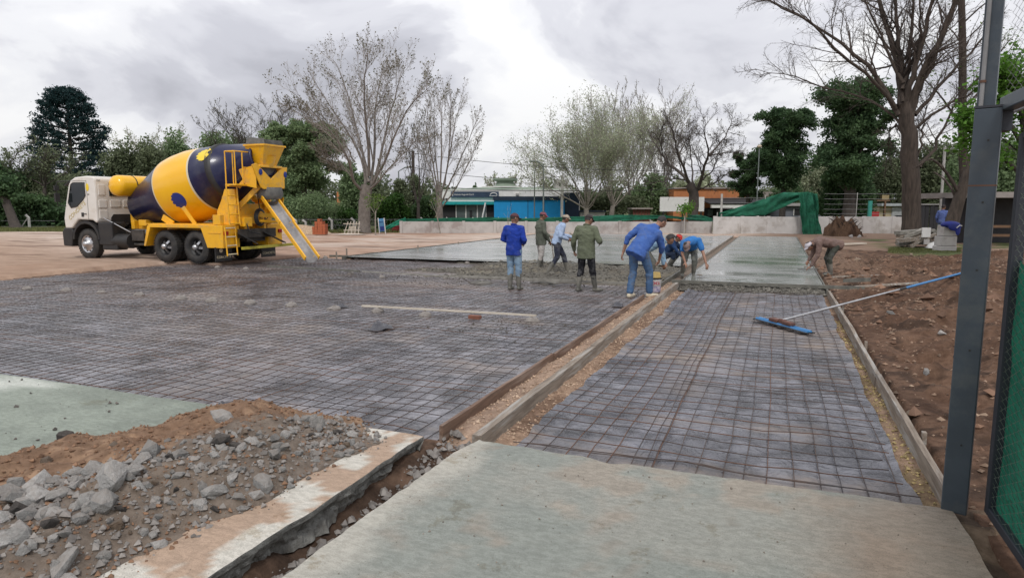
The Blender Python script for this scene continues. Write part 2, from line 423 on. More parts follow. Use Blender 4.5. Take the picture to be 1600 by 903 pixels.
# ------------------------------------------------------------------ plastic sheets
def plastic_mat(name, mud, dark):
    m = bpy.data.materials.new(name); m.use_nodes = True; t = m.node_tree; b = t.nodes['Principled BSDF']
    tc = N(t, 'ShaderNodeTexCoord')
    n1 = N(t, 'ShaderNodeTexNoise'); n1.inputs['Scale'].default_value = 0.55; n1.inputs['Detail'].default_value = 7; n1.inputs['Roughness'].default_value = 0.68
    n2 = N(t, 'ShaderNodeTexNoise'); n2.inputs['Scale'].default_value = 5; n2.inputs['Detail'].default_value = 8; n2.inputs['Roughness'].default_value = 0.7
    mp = N(t, 'ShaderNodeMapping'); mp.inputs['Scale'].default_value = (0.7, 1.5, 1)
    t.links.new(tc.outputs['Object'], mp.inputs[0]); t.links.new(mp.outputs[0], n1.inputs['Vector']); t.links.new(tc.outputs['Object'], n2.inputs['Vector'])
    n4 = N(t, 'ShaderNodeTexNoise'); n4.inputs['Scale'].default_value = 1.7; n4.inputs['Detail'].default_value = 7; n4.inputs['Roughness'].default_value = .55; n4.inputs['Distortion'].default_value = 1.2; t.links.new(tc.outputs['Object'], n4.inputs['Vector']); rp = ramp(t, [(0.33, tuple(x * .45 for x in dark)), (0.48, dark), (0.68, tuple(x * 1.9 for x in dark))]); t.links.new(n4.outputs['Fac'], rp.inputs[0])
    ms = ramp(t, [(0.52, (0, 0, 0)), (0.66, (0.85, 0.85, 0.85))]); t.links.new(n1.outputs['Fac'], ms.inputs[0])
    at = N(t, 'ShaderNodeAttribute'); at.attribute_name = 'Col'
    ad = N(t, 'ShaderNodeMath', operation='ADD'); ad.use_clamp = True; t.links.new(ms.outputs[0], ad.inputs[0]); t.links.new(at.outputs['Color'], ad.inputs[1])
    ml = N(t, 'ShaderNodeMath', operation='MULTIPLY'); t.links.new(ad.outputs[0], ml.inputs[0])
    rm = ramp(t, [(0.35, (0.35, 0.35, 0.35)), (0.6, (1, 1, 1))]); t.links.new(n2.outputs['Fac'], rm.inputs[0]); t.links.new(rm.outputs[0], ml.inputs[1])
    mx = N(t, 'ShaderNodeMix', data_type='RGBA'); t.links.new(ml.outputs[0], mx.inputs[0]); t.links.new(rp.outputs[0], mx.inputs[6]); mx.inputs[7].default_value = (*mud, 1)
    t.links.new(mx.outputs[2], b.inputs['Base Color'])
    rg = N(t, 'ShaderNodeMapRange'); t.links.new(ml.outputs[0], rg.inputs[0]); rg.inputs[3].default_value = 0.27; rg.inputs[4].default_value = 0.85; t.links.new(rg.outputs[0], b.inputs['Roughness'])
    # creases
    wv = N(t, 'ShaderNodeTexVoronoi'); wv.feature = 'DISTANCE_TO_EDGE'; wv.inputs['Scale'].default_value = 3.2
    nd = N(t, 'ShaderNodeMixRGB'); nd.inputs[0].default_value = 0.16; n5 = N(t, 'ShaderNodeTexNoise'); n5.inputs['Scale'].default_value = 2.2; n5.inputs['Detail'].default_value = 2; t.links.new(tc.outputs['Object'], n5.inputs['Vector']); t.links.new(tc.outputs['Object'], nd.inputs[1]); t.links.new(n5.outputs['Color'], nd.inputs[2]); t.links.new(nd.outputs[0], wv.inputs['Vector'])
    n3 = N(t, 'ShaderNodeTexNoise'); n3.inputs['Scale'].default_value = 6; n3.inputs['Detail'].default_value = 2.5; n3.inputs['Distortion'].default_value = 2.2; t.links.new(tc.outputs['Object'], n3.inputs['Vector'])
    sm = N(t, 'ShaderNodeMath', operation='MULTIPLY_ADD'); t.links.new(wv.outputs['Distance'], sm.inputs[0]); sm.inputs[1].default_value = 0.9; t.links.new(n3.outputs['Fac'], sm.inputs[2])
    bp = N(t, 'ShaderNodeBump'); bp.inputs['Strength'].default_value = 0.9; bp.inputs['Distance'].default_value = 0.03; t.links.new(sm.outputs[0], bp.inputs['Height']); t.links.new(bp.outputs[0], b.inputs['Normal'])
    return m
MT['plastic'] = plastic_mat('black_plastic_sheet', (0.33, 0.265, 0.215), (0.12, 0.12, 0.135))
MT['plastic2'] = plastic_mat('dusty_plastic_sheet', (0.34, 0.285, 0.25), (0.155, 0.152, 0.165))
def zc(x, y):
    return -0.115 + fbm(x, y, 5, 0.7, 51) * 0.03 + np.abs(fbm(x, y, 3, 3, 52)) * 0.022
def sheet_col(x, y, z):
    n = fbm(x, y, 4, 0.35, 53)
    m = sstep(0.1, 0.4, n) * 0.35 + sstep(12.5, 18, y) * 0.15
    m = m + np.exp(-((y - 9.9) / 0.5) ** 2) * 0.2 * (x < -6) + sstep(-13, -18, x) * 0.15
    return np.stack([m, m, m], -1)
def main_mask(x, y):
    e = fbm(x, y, 4, 1.2, 54) * 0.5
    lim = np.where(y < 14, -18.0, -18.0 + (y - 14) * 0.35)
    return (x > lim + e) & (y < 19.3 + e * 0.4) & (x < -2.47 + 0 * e)
me = grid_mesh('plastic_sheet', np.concatenate([np.arange(-18.8, -10, 0.11), np.arange(-10, -2.40, 0.055)]), np.concatenate([np.arange(4.2, 10, 0.055), np.arange(10, 20, 0.11)]), zc, sheet_col, main_mask)
tag(link_mesh('plastic_sheet', me, None, [MT['plastic2']]), 'black plastic sheeting under the wide rebar mat of the left court', 'plastic sheet')
def zs(x, y): return -0.104 + fbm(x, y, 5, 1.1, 61) * 0.022 + np.abs(fbm(x, y, 4, 3.2, 62)) * 0.035
def strip_col(x, y, z):
    m = np.exp(-((y - 10.3 - 0.3 * x) / 0.7) ** 2) * 0.7 * sstep(-0.2, 0.15, fbm(x, y, 4, 1.5, 63)) + sstep(5.0, 4.5, y) * 0.35 * sstep(-0.8, 0.4, x)
    m = m + np.exp(-((x + 0.75 - 0.05 * (y - 8)) / 0.25) ** 2) * 0.35 * sstep(-0.2, 0.1, fbm(x, y, 4, 2, 64))
    return np.stack([m, m, m], -1)
def strip_mask(x, y):
    e = fbm(y, y * 0 + 3.3, 4, 1.4, 65) * 0.13
    return (x > -1.79 + e) & (x < 0.90 + e * 0.6) & (y < 15.2)
def zs_map(x, y):
    u = (x + 1.79) / 2.68; e1 = fbm(y, y * 0 + 3.3, 5, 0.9, 65) * 0.11; e2 = fbm(y, y * 0 + 8.3, 5, 0.8, 66) * 0.10
    X = (-1.79 + e1) * (1 - u) + (0.89 + e2) * u; edge = np.exp(-u / .012) + np.exp(-(1 - u) / .012)
    return X, y, zs(X, y) + edge * (.012 + .03 * np.abs(fbm(y, u, 3, 3, 67)))
me = grid_mesh('plastic_sheet', np.linspace(-1.79, 0.89, 92), np.arange(4.2, 15.2, 0.04), zs_map, strip_col)
tag(link_mesh('plastic_sheet', me, None, [MT['plastic']]), 'crumpled black plastic sheeting under the mesh of the narrow right strip', 'plastic sheet')
# ------------------------------------------------------------------ rebar mats, each bar its own part
def bar_mesh(name, P, r):
    P = np.asarray(P); n = 4
    t = np.gradient(P, axis=0); t /= np.linalg.norm(t, axis=1)[:, None]
    up = np.array([0, 0, 1.0]); s = np.cross(t, up); s /= np.linalg.norm(s, axis=1)[:, None]; u = np.cross(s, t)
    a = np.arange(n) * 2 * PI / n + PI / 4
    v = P[:, None, :] + r * (np.cos(a)[None, :, None] * s[:, None, :] + np.sin(a)[None, :, None] * u[:, None, :])
    i = np.arange(len(P) - 1)[:, None] * n + np.arange(n)[None, :]; j = np.arange(len(P) - 1)[:, None] * n + (np.arange(n)[None, :] + 1) % n
    q = np.stack([i, j, j + n, i + n], -1).reshape(-1, 4)
    return np_mesh(name, v.reshape(-1, 3), q, True)
rb = random.Random(3)
def bars(root, xs, ys, x0, x1, y0, y1, zf, r, seed):
    for k, x in enumerate(xs):
        yy = np.arange(y0 + rb.uniform(-.08, .05), y1(x) + rb.uniform(-.1, .1), 0.22)
        pn = math.floor((x + 18) / 2.35); xx = x + math.sin(pn * 12.9) * .03 + (yy - 9) * .006 * math.sin(pn * 7.7) + fbm(yy, yy * 0 + x * 7, 3, 0.5, seed) * 0.05
        P = np.stack([xx, yy, zf(xx, yy) + 0.022 + fbm(yy, yy * 0 + x, 3, 1.1, seed) * 0.018], -1)
        link_mesh('bar', bar_mesh('bar', P, r), root, [MT['rebar_rust'] if rb.random() < .14 else MT['rebar']])
    for k, y in enumerate(ys):
        a, b = x0(y), x1
        xx = np.arange(a + rb.uniform(-.1, .1), b + rb.uniform(-.02, .03), 0.22)
        yy = y + fbm(xx, xx * 0 + y * 5, 3, 0.45, seed + 1) * 0.05
        P = np.stack([xx, yy, zf(xx, yy) + 0.032 + fbm(xx, xx * 0 + y, 3, 1.1, seed) * 0.018], -1)
        link_mesh('bar', bar_mesh('bar', P, r), root, [MT['rebar_rust'] if rb.random() < .14 else MT['rebar']])
root = empty('rebar_mat', (0, 0, 0), 0, 'wide steel rebar mat covering the left court bed in front of the mixer truck', 'rebar mat')
bars(root, np.arange(-17.9, -2.5, 0.155), list(np.arange(4.36, 19.2, 0.2)) + [6.45, 8.55, 10.7, 13.0], lambda y: -18.0 + max(0, y - 14) * .35, -2.5, 4.22, lambda x: 15.2 if x > -9.5 else 19.2, zc, 0.0042, 71)
root = empty('rebar_mat', (-0.5, 4.3, 0), 0, 'narrow rebar mat filling the strip between the thick board and the right form', 'rebar mat')
root.location = (0, 0, 0)
bars(root, list(np.arange(-1.72, 0.88, 0.155)) + [-0.80, -0.86], list(np.arange(4.4, 15.1, 0.2)) + [4.62, 6.9], lambda y: -1.78, 0.93, 4.25, lambda x: 15.0, zs, 0.0042, 81)
# ------------------------------------------------------------------ old painted slabs
def slab_mat(name):
    m = bpy.data.materials.new(name); m.use_nodes = True; t = m.node_tree; b = t.nodes['Principled BSDF']; tc = N(t, 'ShaderNodeTexCoord'); at = N(t, 'ShaderNodeAttribute'); at.attribute_name = 'Col'
    def nz(sc, st, lo, hi, a, b_, det=8, ro=.65):
        mp = N(t, 'ShaderNodeMapping'); mp.inputs['Scale'].default_value = st; t.links.new(tc.outputs['Object'], mp.inputs[0]); n = N(t, 'ShaderNodeTexNoise'); n.inputs['Scale'].default_value = sc; n.inputs['Detail'].default_value = det; n.inputs['Roughness'].default_value = ro
        t.links.new(mp.outputs[0], n.inputs['Vector']); r = ramp(t, [(lo, a), (hi, b_)]); t.links.new(n.outputs['Fac'], r.inputs[0]); return r.outputs[0], n.outputs['Fac']
    def mul(x, y):
        mx = N(t, 'ShaderNodeMix', data_type='RGBA', blend_type='MULTIPLY'); mx.inputs[0].default_value = 1; t.links.new(x, mx.inputs[6]); t.links.new(y, mx.inputs[7]); return mx.outputs[2]
    c = at.outputs['Color']
    c = mul(c, nz(7, (.45, 1.4, 1), .36, .64, (.93, .935, .93), (1.05, 1.05, 1.04))[0])      # broom and trowel streaks
    c = mul(c, nz(26, (.6, 1.2, 1), .42, .58, (.86, .86, .85), (1.06, 1.06, 1.06))[0])
    fine, ff = nz(140, (1, 1, 1), .40, .52, (.80, .80, .80), (1.05, 1.05, 1.05)); c = mul(c, fine)
    vo = N(t, 'ShaderNodeTexVoronoi'); vo.inputs['Scale'].default_value = 16; vo.inputs['Randomness'].default_value = 1; t.links.new(tc.outputs['Object'], vo.inputs['Vector']); pr = ramp(t, [(.035, (.35, .33, .3)), (.06, (1, 1, 1))]); t.links.new(vo.outputs['Distance'], pr.inputs[0]); c = mul(c, pr.outputs[0])   # pores
    st, _ = nz(2.6, (1, 1, 1), .585, .62, (1, 1, 1), (.80, .76, .70), 12, .75); c = mul(c, st)   # stains
    t.links.new(c, b.inputs['Base Color']); b.inputs['Roughness'].default_value = .7; b.inputs['Specular IOR Level'].default_value = .35
    bp = N(t, 'ShaderNodeBump'); bp.inputs['Strength'].default_value = .5; bp.inputs['Distance'].default_value = .003; t.links.new(ff, bp.inputs['Height']); t.links.new(bp.outputs[0], b.inputs['Normal'])
    return m
def slab_mat_old(name):
    m = pm(name, (1, 1, 1), (0.66, 0.66, 0.65), 9, 0.75, 0.6, 55, attr=True, bdist=0.004, det=13, c3=(0.82, 0.78, 0.72), s3=4.5, stretch=(.6, 1.3, 1))
    return m
MT['slab'] = slab_mat('painted_concrete')
MT['broken'] = pm('broken_concrete_face', (0.30, 0.30, 0.28), (0.16, 0.155, 0.14), 12, 0.9, 1.0, 30, bdist=0.02)
GREENP = np.array([0.215, 0.24, 0.203]); BARE = np.array([0.50, 0.47, 0.41]); MUD = np.array([0.36, 0.26, 0.19])
def slab_col_r(x, y, z):
    n = fbm(x * 0.6, y, 5, 1.3, 91); n2 = fbm(x, y, 5, 4.5, 92); n3 = fbm(x, y, 4, 14, 94)
    c = mixc(GREENP * np.array([1.17, 1.11, 1.18]), np.array([0.295, 0.295, 0.262]), sstep(-0.28, 0.30, n + n2 * 0.7 - 0.04))
    c = mixc(c, MUD * 1.1, sstep(0.1, 0.45, n2 * 0.6 + fbm(x, y, 5, 1.8, 93)) * 0.35)
    c = mixc(c, np.array([0.27, 0.24, 0.20]), sstep(0.22, 0.5, n2 + n3 * 0.5) * 0.5)
    c = mixc(c, BARE * 0.95, sstep(-1.78, -2.02, x + n2 * 0.2) * 0.75)
    c = mixc(c, MUD * 0.95, sstep(0.3, 1.0, x + n * 0.8 + sstep(3.4, 2.4, y) * .25) * 0.6)
    return c
def slab_col_l(x, y, z):
    n = fbm(x * 0.6, y, 5, 1.1, 95); n2 = fbm(x, y, 5, 4.5, 96)
    c = mixc(GREENP * 1.0, GREENP * 1.25, sstep(-0.3, 0.3, n + n2 * 0.5))
    c = mixc(c, np.array([0.62, 0.63, 0.58]), sstep(0.12, 0.36, fbm(x * .6, y * 1.4, 5, 1.6, 97)) * 0.7)
    c = mixc(c, np.array([0.44, 0.40, 0.33]), sstep(-4.9, -4.1, x + n) * 0.7)
    c = mixc(c, np.array([0.56, 0.53, 0.47]), sstep(-3.4, -2.9, x))
    c = mixc(c, np.array([0.40, 0.28, 0.20]), sstep(-3.6, -2.9, x) * sstep(-0.04, 0.08, fbm(x * 1.2, y, 6, 3.6, 98) + 0.10 * sstep(-2.5, -3.0, x)) * 0.95)
    return c
def slab(name, xs, ys, ex, ey, col, label, sides):
    def zf(x, y):
        X = x + ex(x, y); Y = y + ey(x, y)
        return X, Y, fbm(x, y, 4, 2, 99) * 0.006
    root = empty(name, (0, 0, 0), 0, label, 'concrete slab')
    me = grid_mesh('slab_top', xs, ys, zf, col)
    link_mesh('slab_top', me, root, [MT['slab']])
    # rough broken faces
    def face(P, nrm, nmname='broken_edge'):
        P = np.asarray(P); dz = np.array([0.0, -0.012, -0.035, -0.06, -0.085, -0.11, -0.14, -0.2])
        s = np.arange(len(P))
        v = np.zeros((len(P), len(dz), 3))
        for j, d in enumerate(dz):
            k = min(1, max(0, -d - 0.03) / 0.06)
            off = -k * (0.02 + 0.05 * (0.5 + fbm(s * 0.11, s * 0 + j * 0.55, 4, 1, 12)) + 0.03 * fbm(s * 0.5, s * 0 + j, 3, 1, 13))
            v[:, j, :] = P + nrm * off[:, None]; v[:, j, 2] += d + k * 0.012 * fbm(s * .6, s * 0 + j * 1.7, 3, 1, 14)
        i = s[:-1, None] * len(dz) + np.arange(len(dz) - 1)[None, :]
        q = np.stack([i, i + len(dz), i + len(dz) + 1, i + 1], -1).reshape(-1, 4)
        link_mesh(nmname, np_mesh(nmname, v.reshape(-1, 3), q, False), root, [MT['broken']])
    for sd in sides:
        if sd == 'E': yy = np.arange(ys[0], ys[-1] + 0.001, 0.02); xx = yy * 0 + xs[-1]; nrm = np.array([1.0, 0, 0])
        if sd == 'W': yy = np.arange(ys[0], ys[-1] + 0.001, 0.02); xx = yy * 0 + xs[0]; nrm = np.array([-1.0, 0, 0])
        if sd == 'N': xx = np.arange(xs[0], xs[-1] + 0.001, 0.02); yy = xx * 0 + ys[-1]; nrm = np.array([0, 1.0, 0])
        X, Y, Z = zf(xx, yy)
        face(np.stack([X, Y, Z], -1), nrm)
    return root
def ex_r(x, y):
    e = fbm(y, y * 0, 4, 2.2, 15) * 0.02 + fbm(y, y * 0, 3, 12, 16) * 0.012
    w_ = sstep(-1.9, -2.10, x); e2 = fbm(y, y * 0, 4, 3, 17) * 0.02
    corner = sstep(4.05, 4.35, y) * w_ * 0.07
    return w_ * (e + corner - 0.03 * (4.3 - y) / 2) + sstep(0.7, 1.0, x) * e2
def ey_r(x, y):
    w_ = sstep(4.1, 4.33, y)
    return w_ * (fbm(x, x * 0, 4, 2.4, 18) * 0.018 + fbm(x, x * 0, 3, 11, 19) * 0.02 + 0.03 * sstep(-1.3, -2.1, x) - 0.05 * np.exp(-((x + 1.0) / 0.12) ** 2))
slab('concrete_slab', np.linspace(-2.08, 1.02, 90), np.linspace(-3, 4.33, 190), ex_r, ey_r, slab_col_r, 'old green-stained concrete slab in the foreground, below the narrow rebar strip', 'WNE')
def ex_l(x, y):
    w_ = sstep(-2.6, -2.44, x)
    return w_ * (fbm(y, y * 0, 4, 1.6, 25) * 0.05 + fbm(y, y * 0, 3, 11, 26) * 0.012)
def ey_l(x, y):
    return sstep(4.1, 4.28, y) * (fbm(x, x * 0, 4, 1.5, 28) * 0.03)
slab('concrete_slab', np.concatenate([np.linspace(-26, -6, 60), np.linspace(-5.94, -2.44, 100)]), np.linspace(-3, 4.28, 170), ex_l, ey_l, slab_col_l, 'old pale green concrete slab on the left, partly buried by the soil and rubble', 'EN')
# trench
def tr_z(x, y): return np.minimum(-0.10, -0.24 + fbm(x, y, 5, 3, 35) * 0.12 + np.abs(x + 2.27) ** 2 * 0.9 + sstep(3.4, 4.5, y) * 0.12)
def tr_col(x, y, z):
    n = fbm(x, y, 4, 5, 36)
    return mixc(np.array([0.07, 0.045, 0.032]), np.array([0.18, 0.115, 0.08]), sstep(-0.3, 0.3, n) * (0.5 + 0.5 * sstep(3, 4.2, y)))
me = grid_mesh('trench_soil', np.arange(-2.62, -1.92, 0.02), np.arange(-2.5, 4.5, 0.025), tr_z, tr_col)
tag(link_mesh('trench_soil', me, None, [MT['soil']]), kind='structure')
# ------------------------------------------------------------------ soil pile
def poly_dist(poly, x, y):
    P = np.asarray(poly); x = np.asarray(x); y = np.asarray(y)
    d = np.full(x.shape, 1e9); ins = np.zeros(x.shape, bool)
    for i in range(len(P)):
        a = P[i]; b = P[(i + 1) % len(P)]; e = b - a
        t = np.clip(((x - a[0]) * e[0] + (y - a[1]) * e[1]) / (e @ e), 0, 1)
        d = np.minimum(d, np.hypot(x - a[0] - t * e[0], y - a[1] - t * e[1]))
        c = ((a[1] > y) != (b[1] > y)) & (x < (b[0] - a[0]) * (y - a[1]) / (b[1] - a[1] + 1e-12) + a[0])
        ins ^= c
    return np.where(ins, d, -d)
g = lambda a, b: tuple(G(a, b))[:2]
PILE = [(-7.5, 0.3), (-6.3, 2.0), g(0, 722), g(90, 696), g(180, 680), g(300, 660), g(345, 645), g(430, 640), g(560, 652), g(590, 690), g(515, 722), g(455, 750), g(415, 784), g(345, 810), g(295, 832), g(200, 882), g(150, 903), (-3.15, 1.2), (-3.3, 0.2)]
def pile_h(x, y):
    d = poly_dist(PILE, x, y) + fbm(x, y, 4, 2.2, 45) * 0.16
    h = sstep(-0.02, 0.6, d) * 0.16 + sstep(0.0, 0.12, d) * 0.02 + 0.03 * np.exp(-((x + 3.75 + .55 * (y - 3.6)) / .35) ** 2) * sstep(0, .3, d)
    h = h + sstep(0, 0.3, d) * (fbm(x, y, 5, 2.6, 46) * 0.085 + fbm(x, y, 4, 9, 47) * 0.045 + fbm(x, y, 2, 30, 48) * 0.014)
    return np.where(d > -0.02, h + 0.004, -0.03)
def pile_col(x, y, z):
    n = fbm(x, y, 5, 2, 49); n2 = fbm(x, y, 4, 10, 50)
    c = mixc(np.array([0.36, 0.235, 0.15]), np.array([0.235, 0.148, 0.097]), sstep(-0.3, 0.3, n + n2 * 0.8))
    c = mixc(c, np.array([0.50, 0.33, 0.21]), sstep(0.2, 0.4, n2 + n * 0.2) * 0.5)
    d = poly_dist([g(650, 700), g(560, 660), g(470, 670), g(300, 730), g(150, 800), g(0, 830), (-3.7, 1.0), (-2.7, 1.0), g(230, 903), g(400, 820)], x, y)
    c = mixc(c, np.array([0.20, 0.175, 0.15]), sstep(-0.05, 0.15, d + n * 0.2) * 0.8)
    return c
me = grid_mesh('soil_pile', np.arange(-7.6, -2.45, 0.028), np.arange(0.4, 4.75, 0.028), pile_h, pile_col, lambda x, y: pile_h(x, y) > -0.01)
tag(link_mesh('soil_pile', me, None, [MT['soil']]), 'heap of loose brown soil dumped on the pale green slab', 'soil pile')
# rocks
def rock_mesh(rnd, flat=0.7, n=15):
    bm = bmesh.new()
    for i in range(n):
        v = Vector((rnd.gauss(0, 1), rnd.gauss(0, 1), rnd.gauss(0, 1))).normalized() * rnd.uniform(0.75, 1.1)
        bm.verts.new((v.x, v.y * rnd.uniform(0.75, 1.0), v.z * flat))
    r = bmesh.ops.convex_hull(bm, input=bm.verts)
    bmesh.ops.delete(bm, geom=[e for e in r['geom_interior'] if isinstance(e, bmesh.types.BMVert)], context='VERTS')
    me = bpy.data.meshes.new('rock'); bm.to_mesh(me); bm.free()
    return me
rr_ = random.Random(11)
ROCKS = {k: [] for k in ('grey_conc', 'dark_conc', 'tan_rock')}
for k in ROCKS:
    for i in range(9):
        m_ = rock_mesh(rr_, rr_.uniform(0.65, 1.0), rr_.choice([14, 18, 24])); m_.materials.append(MT[k]); ROCKS[k].append(m_)
def rock(name, kind, loc, s, label, group, cat='rubble'):
    o = bpy.data.objects.new(name, rr_.choice(ROCKS[kind])); COL.objects.link(o)
    o.location = loc; o.scale = (s * rr_.uniform(0.85, 1.35), s * rr_.uniform(0.75, 1.1), s * rr_.uniform(0.7, 1.05)); o.rotation_euler = (rr_.uniform(-.5, .5), rr_.uniform(-.5, .5), rr_.uniform(0, 6.28))
    return tag(o, label, cat, group)
def surf(x, y): return float(max(pile_h(np.array([x]), np.array([y]))[0], 0.0))
# placed by hand: the big pieces the photo shows (px, py, size in photo px, kind, label)
BIG = [(70, 778, 34, 'grey_conc', 'large flat grey concrete chunk at the left edge of the rubble heap'),
 (165, 812, 36, 'grey_conc', 'big pale grey block in the middle of the left rubble cluster'),
 (110, 868, 38, 'grey_conc', 'big tilted grey concrete slab fragment lowest in the rubble heap'),
 (30, 855, 36, 'grey_conc', 'grey concrete chunk at the bottom left corner of the heap'),
 (125, 785, 30, 'grey_conc', 'long flat grey fragment lying on top of the rubble heap'),
 (60, 805, 28, 'grey_conc', 'grey chunk beside the dark lump on the left of the heap'),
 (32, 826, 26, 'dark_conc', 'black asphalt lump at the left side of the rubble heap'),
 (274, 742, 22, 'grey_conc', 'rounded grey boulder at the top of the middle rubble cluster'),
 (333, 770, 22, 'grey_conc', 'pale grey block leaning in the centre of the rubble'),
 (350, 678, 24, 'grey_conc', 'flat grey slab piece half sunk in brown soil near the top'),
 (495, 664, 17, 'grey_conc', 'upright pale wedge of concrete at the right top of the pile'),
 (528, 668, 15, 'dark_conc', 'dark brown lump behind the upright pale wedge'),
 (106, 690, 20, 'dark_conc', 'black and grey lump resting on the green slab at the pile edge'),
 (183, 727, 13, 'tan_rock', 'pale tan stone standing alone on the brown soil'),
 (175, 690, 9, 'tan_rock', 'small cream stone near the green slab edge'),
 (382, 708, 12, 'tan_rock', 'tan stone on top of the dark hollow in the rubble'),
 (345, 722, 24, 'dark_conc', 'black clod in the hollow above the middle rubble'),
 (372, 768, 14, 'grey_conc', 'grey cube shaped chunk right of the centre of the rubble'),
 (400, 762, 15, 'grey_conc', 'grey rounded chunk nearest the white strip'),
 (378, 775, 12, 'grey_conc', 'low grey chunk at the foot of the heap beside the white strip'),
 (452, 740, 13, 'grey_conc', 'pale chunk with a bright face at the right foot of the heap'),
 (545, 690, 12, 'grey_conc', 'flat pale chunk at the far right tip of the pile'),
 (570, 684, 8, 'grey_conc', 'small grey stone alone on the white concrete corner'),
 (75, 742, 11, 'tan_rock', 'tan stone pair member at the left above the big slabs')]
for px, py, s, k, lb in BIG:
    p = G(px, py, 0.09); D = FV[0] * p.x + FV[1] * p.y
    s_ = s * D / 1038 * 0.9
    rock('rubble_chunk', k, (p.x, p.y, surf(p.x, p.y) + s_ * 0.15), s_, lb, None)
# the many: pieces of the heap, larger toward the bottom left
RUB = [g(600, 690), g(560, 668), g(480, 664), g(450, 705), g(360, 735), g(240, 755), g(100, 785), g(0, 815), (-3.9, 1.4), (-3.2, 1.4), g(160, 895), g(295, 828), g(410, 780), g(520, 716)]
cnt = 0
def chunk_label(k, x, y, s):
    c = dict(grey_conc='grey', dark_conc='blackish', tan_rock='tan')[k]; z_ = 'small' if s < .035 else ('medium' if s < .06 else 'large')
    side = ('near the dug trench corner' if x > -3.1 and y > 3.2 else 'along the white strip edge' if x > -3.0 - .3 * (3 - y) else 'on the upper slope by the green slab' if y > 3.3 else 'in the lower left heap' if x < -3.6 else 'in the middle of the heap')
    return f'{z_} {c} rubble chunk lying {side}'
while cnt < 270:
    x = rr_.uniform(-5, -2.5); y = rr_.uniform(1.4, 4.5)
    d = float(poly_dist(RUB, np.array([x]), np.array([y]))[0])
    if d < -0.02 or (d < 0.05 and rr_.random() < 0.6): continue
    s = min(0.085, 0.016 + abs(rr_.gauss(0, 0.020))) * (1.5 if x < -3.3 and y < 3 else 1)
    k = rr_.choices(['grey_conc', 'dark_conc', 'tan_rock'], [0.86, 0.05, 0.09])[0]
    rock('rubble_chunk', k, (x, y, surf(x, y) + s * 0.2), s, chunk_label(k, x, y, s), 'small broken chunks heaped beside the trench'); cnt += 1
def scatter(name, n, region, smin, smax, mat, label, cat, zf, seed, test=None):
    r = np.random.default_rng(seed)
    x0, x1, y0, y1 = region
    x = r.uniform(x0, x1, n); y = r.uniform(y0, y1, n)
    if test is not None:
        k = test(x, y, r); x, y = x[k], y[k]
    n = len(x); z = zf(x, y)
    tet = np.array([[1, 0, 0], [-1, 0, 0], [0, 1, 0], [0, -1, 0], [0, 0, 1], [0, 0, -1]]) * 1.0
    s = (smin + (smax - smin) * r.random(n) ** 3)[:, None, None]
    jit = r.normal(0, 0.2, (n, 6, 3))
    v = (tet[None] + jit) * s
    v[:, :, 2] *= 0.85
    v += np.stack([x, y, z + s[:, 0, 0] * 0.3], -1)[:, None, :]
    f = np.array([[0, 2, 4], [2, 1, 4], [1, 3, 4], [3, 0, 4], [2, 0, 5], [1, 2, 5], [3, 1, 5], [0, 3, 5]])
    q = (np.arange(n)[:, None, None] * 6 + f[None]).reshape(-1, 3)
    o = link_mesh(name, np_mesh(name, v.reshape(-1, 3), q), None, [mat])
    return tag(o, label, cat, kind='stuff')
scatter('rubble_gravel', 11000, (-5, -2.45, 1.3, 4.6), 0.004, 0.028, MT['gravel'], 'fine grey gravel and crumbs between the rubble chunks', 'gravel', lambda x, y: np.maximum(pile_h(x, y), 0), 5, lambda x, y, r: (poly_dist(RUB, x, y) + r.normal(0, 0.07, len(x))) > 0)
scatter('soil_crumbs', 9000, (-7, -2.45, 1.3, 4.7), 0.004, 0.02, MT['dirt_crumb'], 'brown soil crumbs scattered over the dumped pile', 'soil crumbs', lambda x, y: np.maximum(pile_h(x, y), 0), 6, lambda x, y, r: (poly_dist(PILE, x, y) + np.abs(r.normal(0, 0.06, len(x)))) > 0)
scatter('trench_rubble', 1500, (-2.42, -2.05, 0.5, 4.7), 0.006, 0.04, MT['gravel'], 'broken stones and crumbs lying in the trench', 'gravel', tr_z, 7)
scatter('soil_crumbs', 14000, (1.1, 9, 0.8, 26), 0.006, 0.032, pm('bank_clods', (0.16, 0.095, 0.062), (0.32, 0.23, 0.165), 2, 0.95, isl=0.4), 'clods and pebbles scattered over the soil bank on the right', 'soil crumbs', bank_z, 8)
scatter('gravel', 5000, (-2.42, -1.80, 4.3, 16), 0.004, 0.018, pm('board_gravel', (0.38, 0.25, 0.17), (0.50, 0.38, 0.28), 3, 0.95, isl=0.35), 'pebbly soil crumbs between and beside the centre boards', 'gravel', bed_z, 9)
scatter('straw', 2600, (0.6, 1.02, 4.5, 12), 0.004, 0.02, pm('straw_bits', (0.52, 0.42, 0.2), (0.36, 0.27, 0.13), 3, 0.95, isl=0.35), 'yellowish straw and sand crumbs along the right form board', 'straw', bed_z, 10, lambda x, y, r: x > 0.72 + np.abs(r.normal(0, .12, len(x))))
scatter('slab_grit', 420, (-2.0, 1.0, 0.6, 4.2), 0.0025, 0.009, pm('grit', (0.12, 0.10, 0.08), (0.35, 0.3, 0.25), 3, 0.95, isl=0.4), 'dark grit specks lying on the foreground slab', 'grit', lambda x, y: x * 0 + 0.002, 12)
scatter('slab_grit', 150, (-9, -4.2, 2.6, 4.2), 0.004, 0.02, MT['dark_conc'], 'dark crumbs lying on the pale green slab', 'grit', lambda x, y: x * 0 + 0.002, 13)
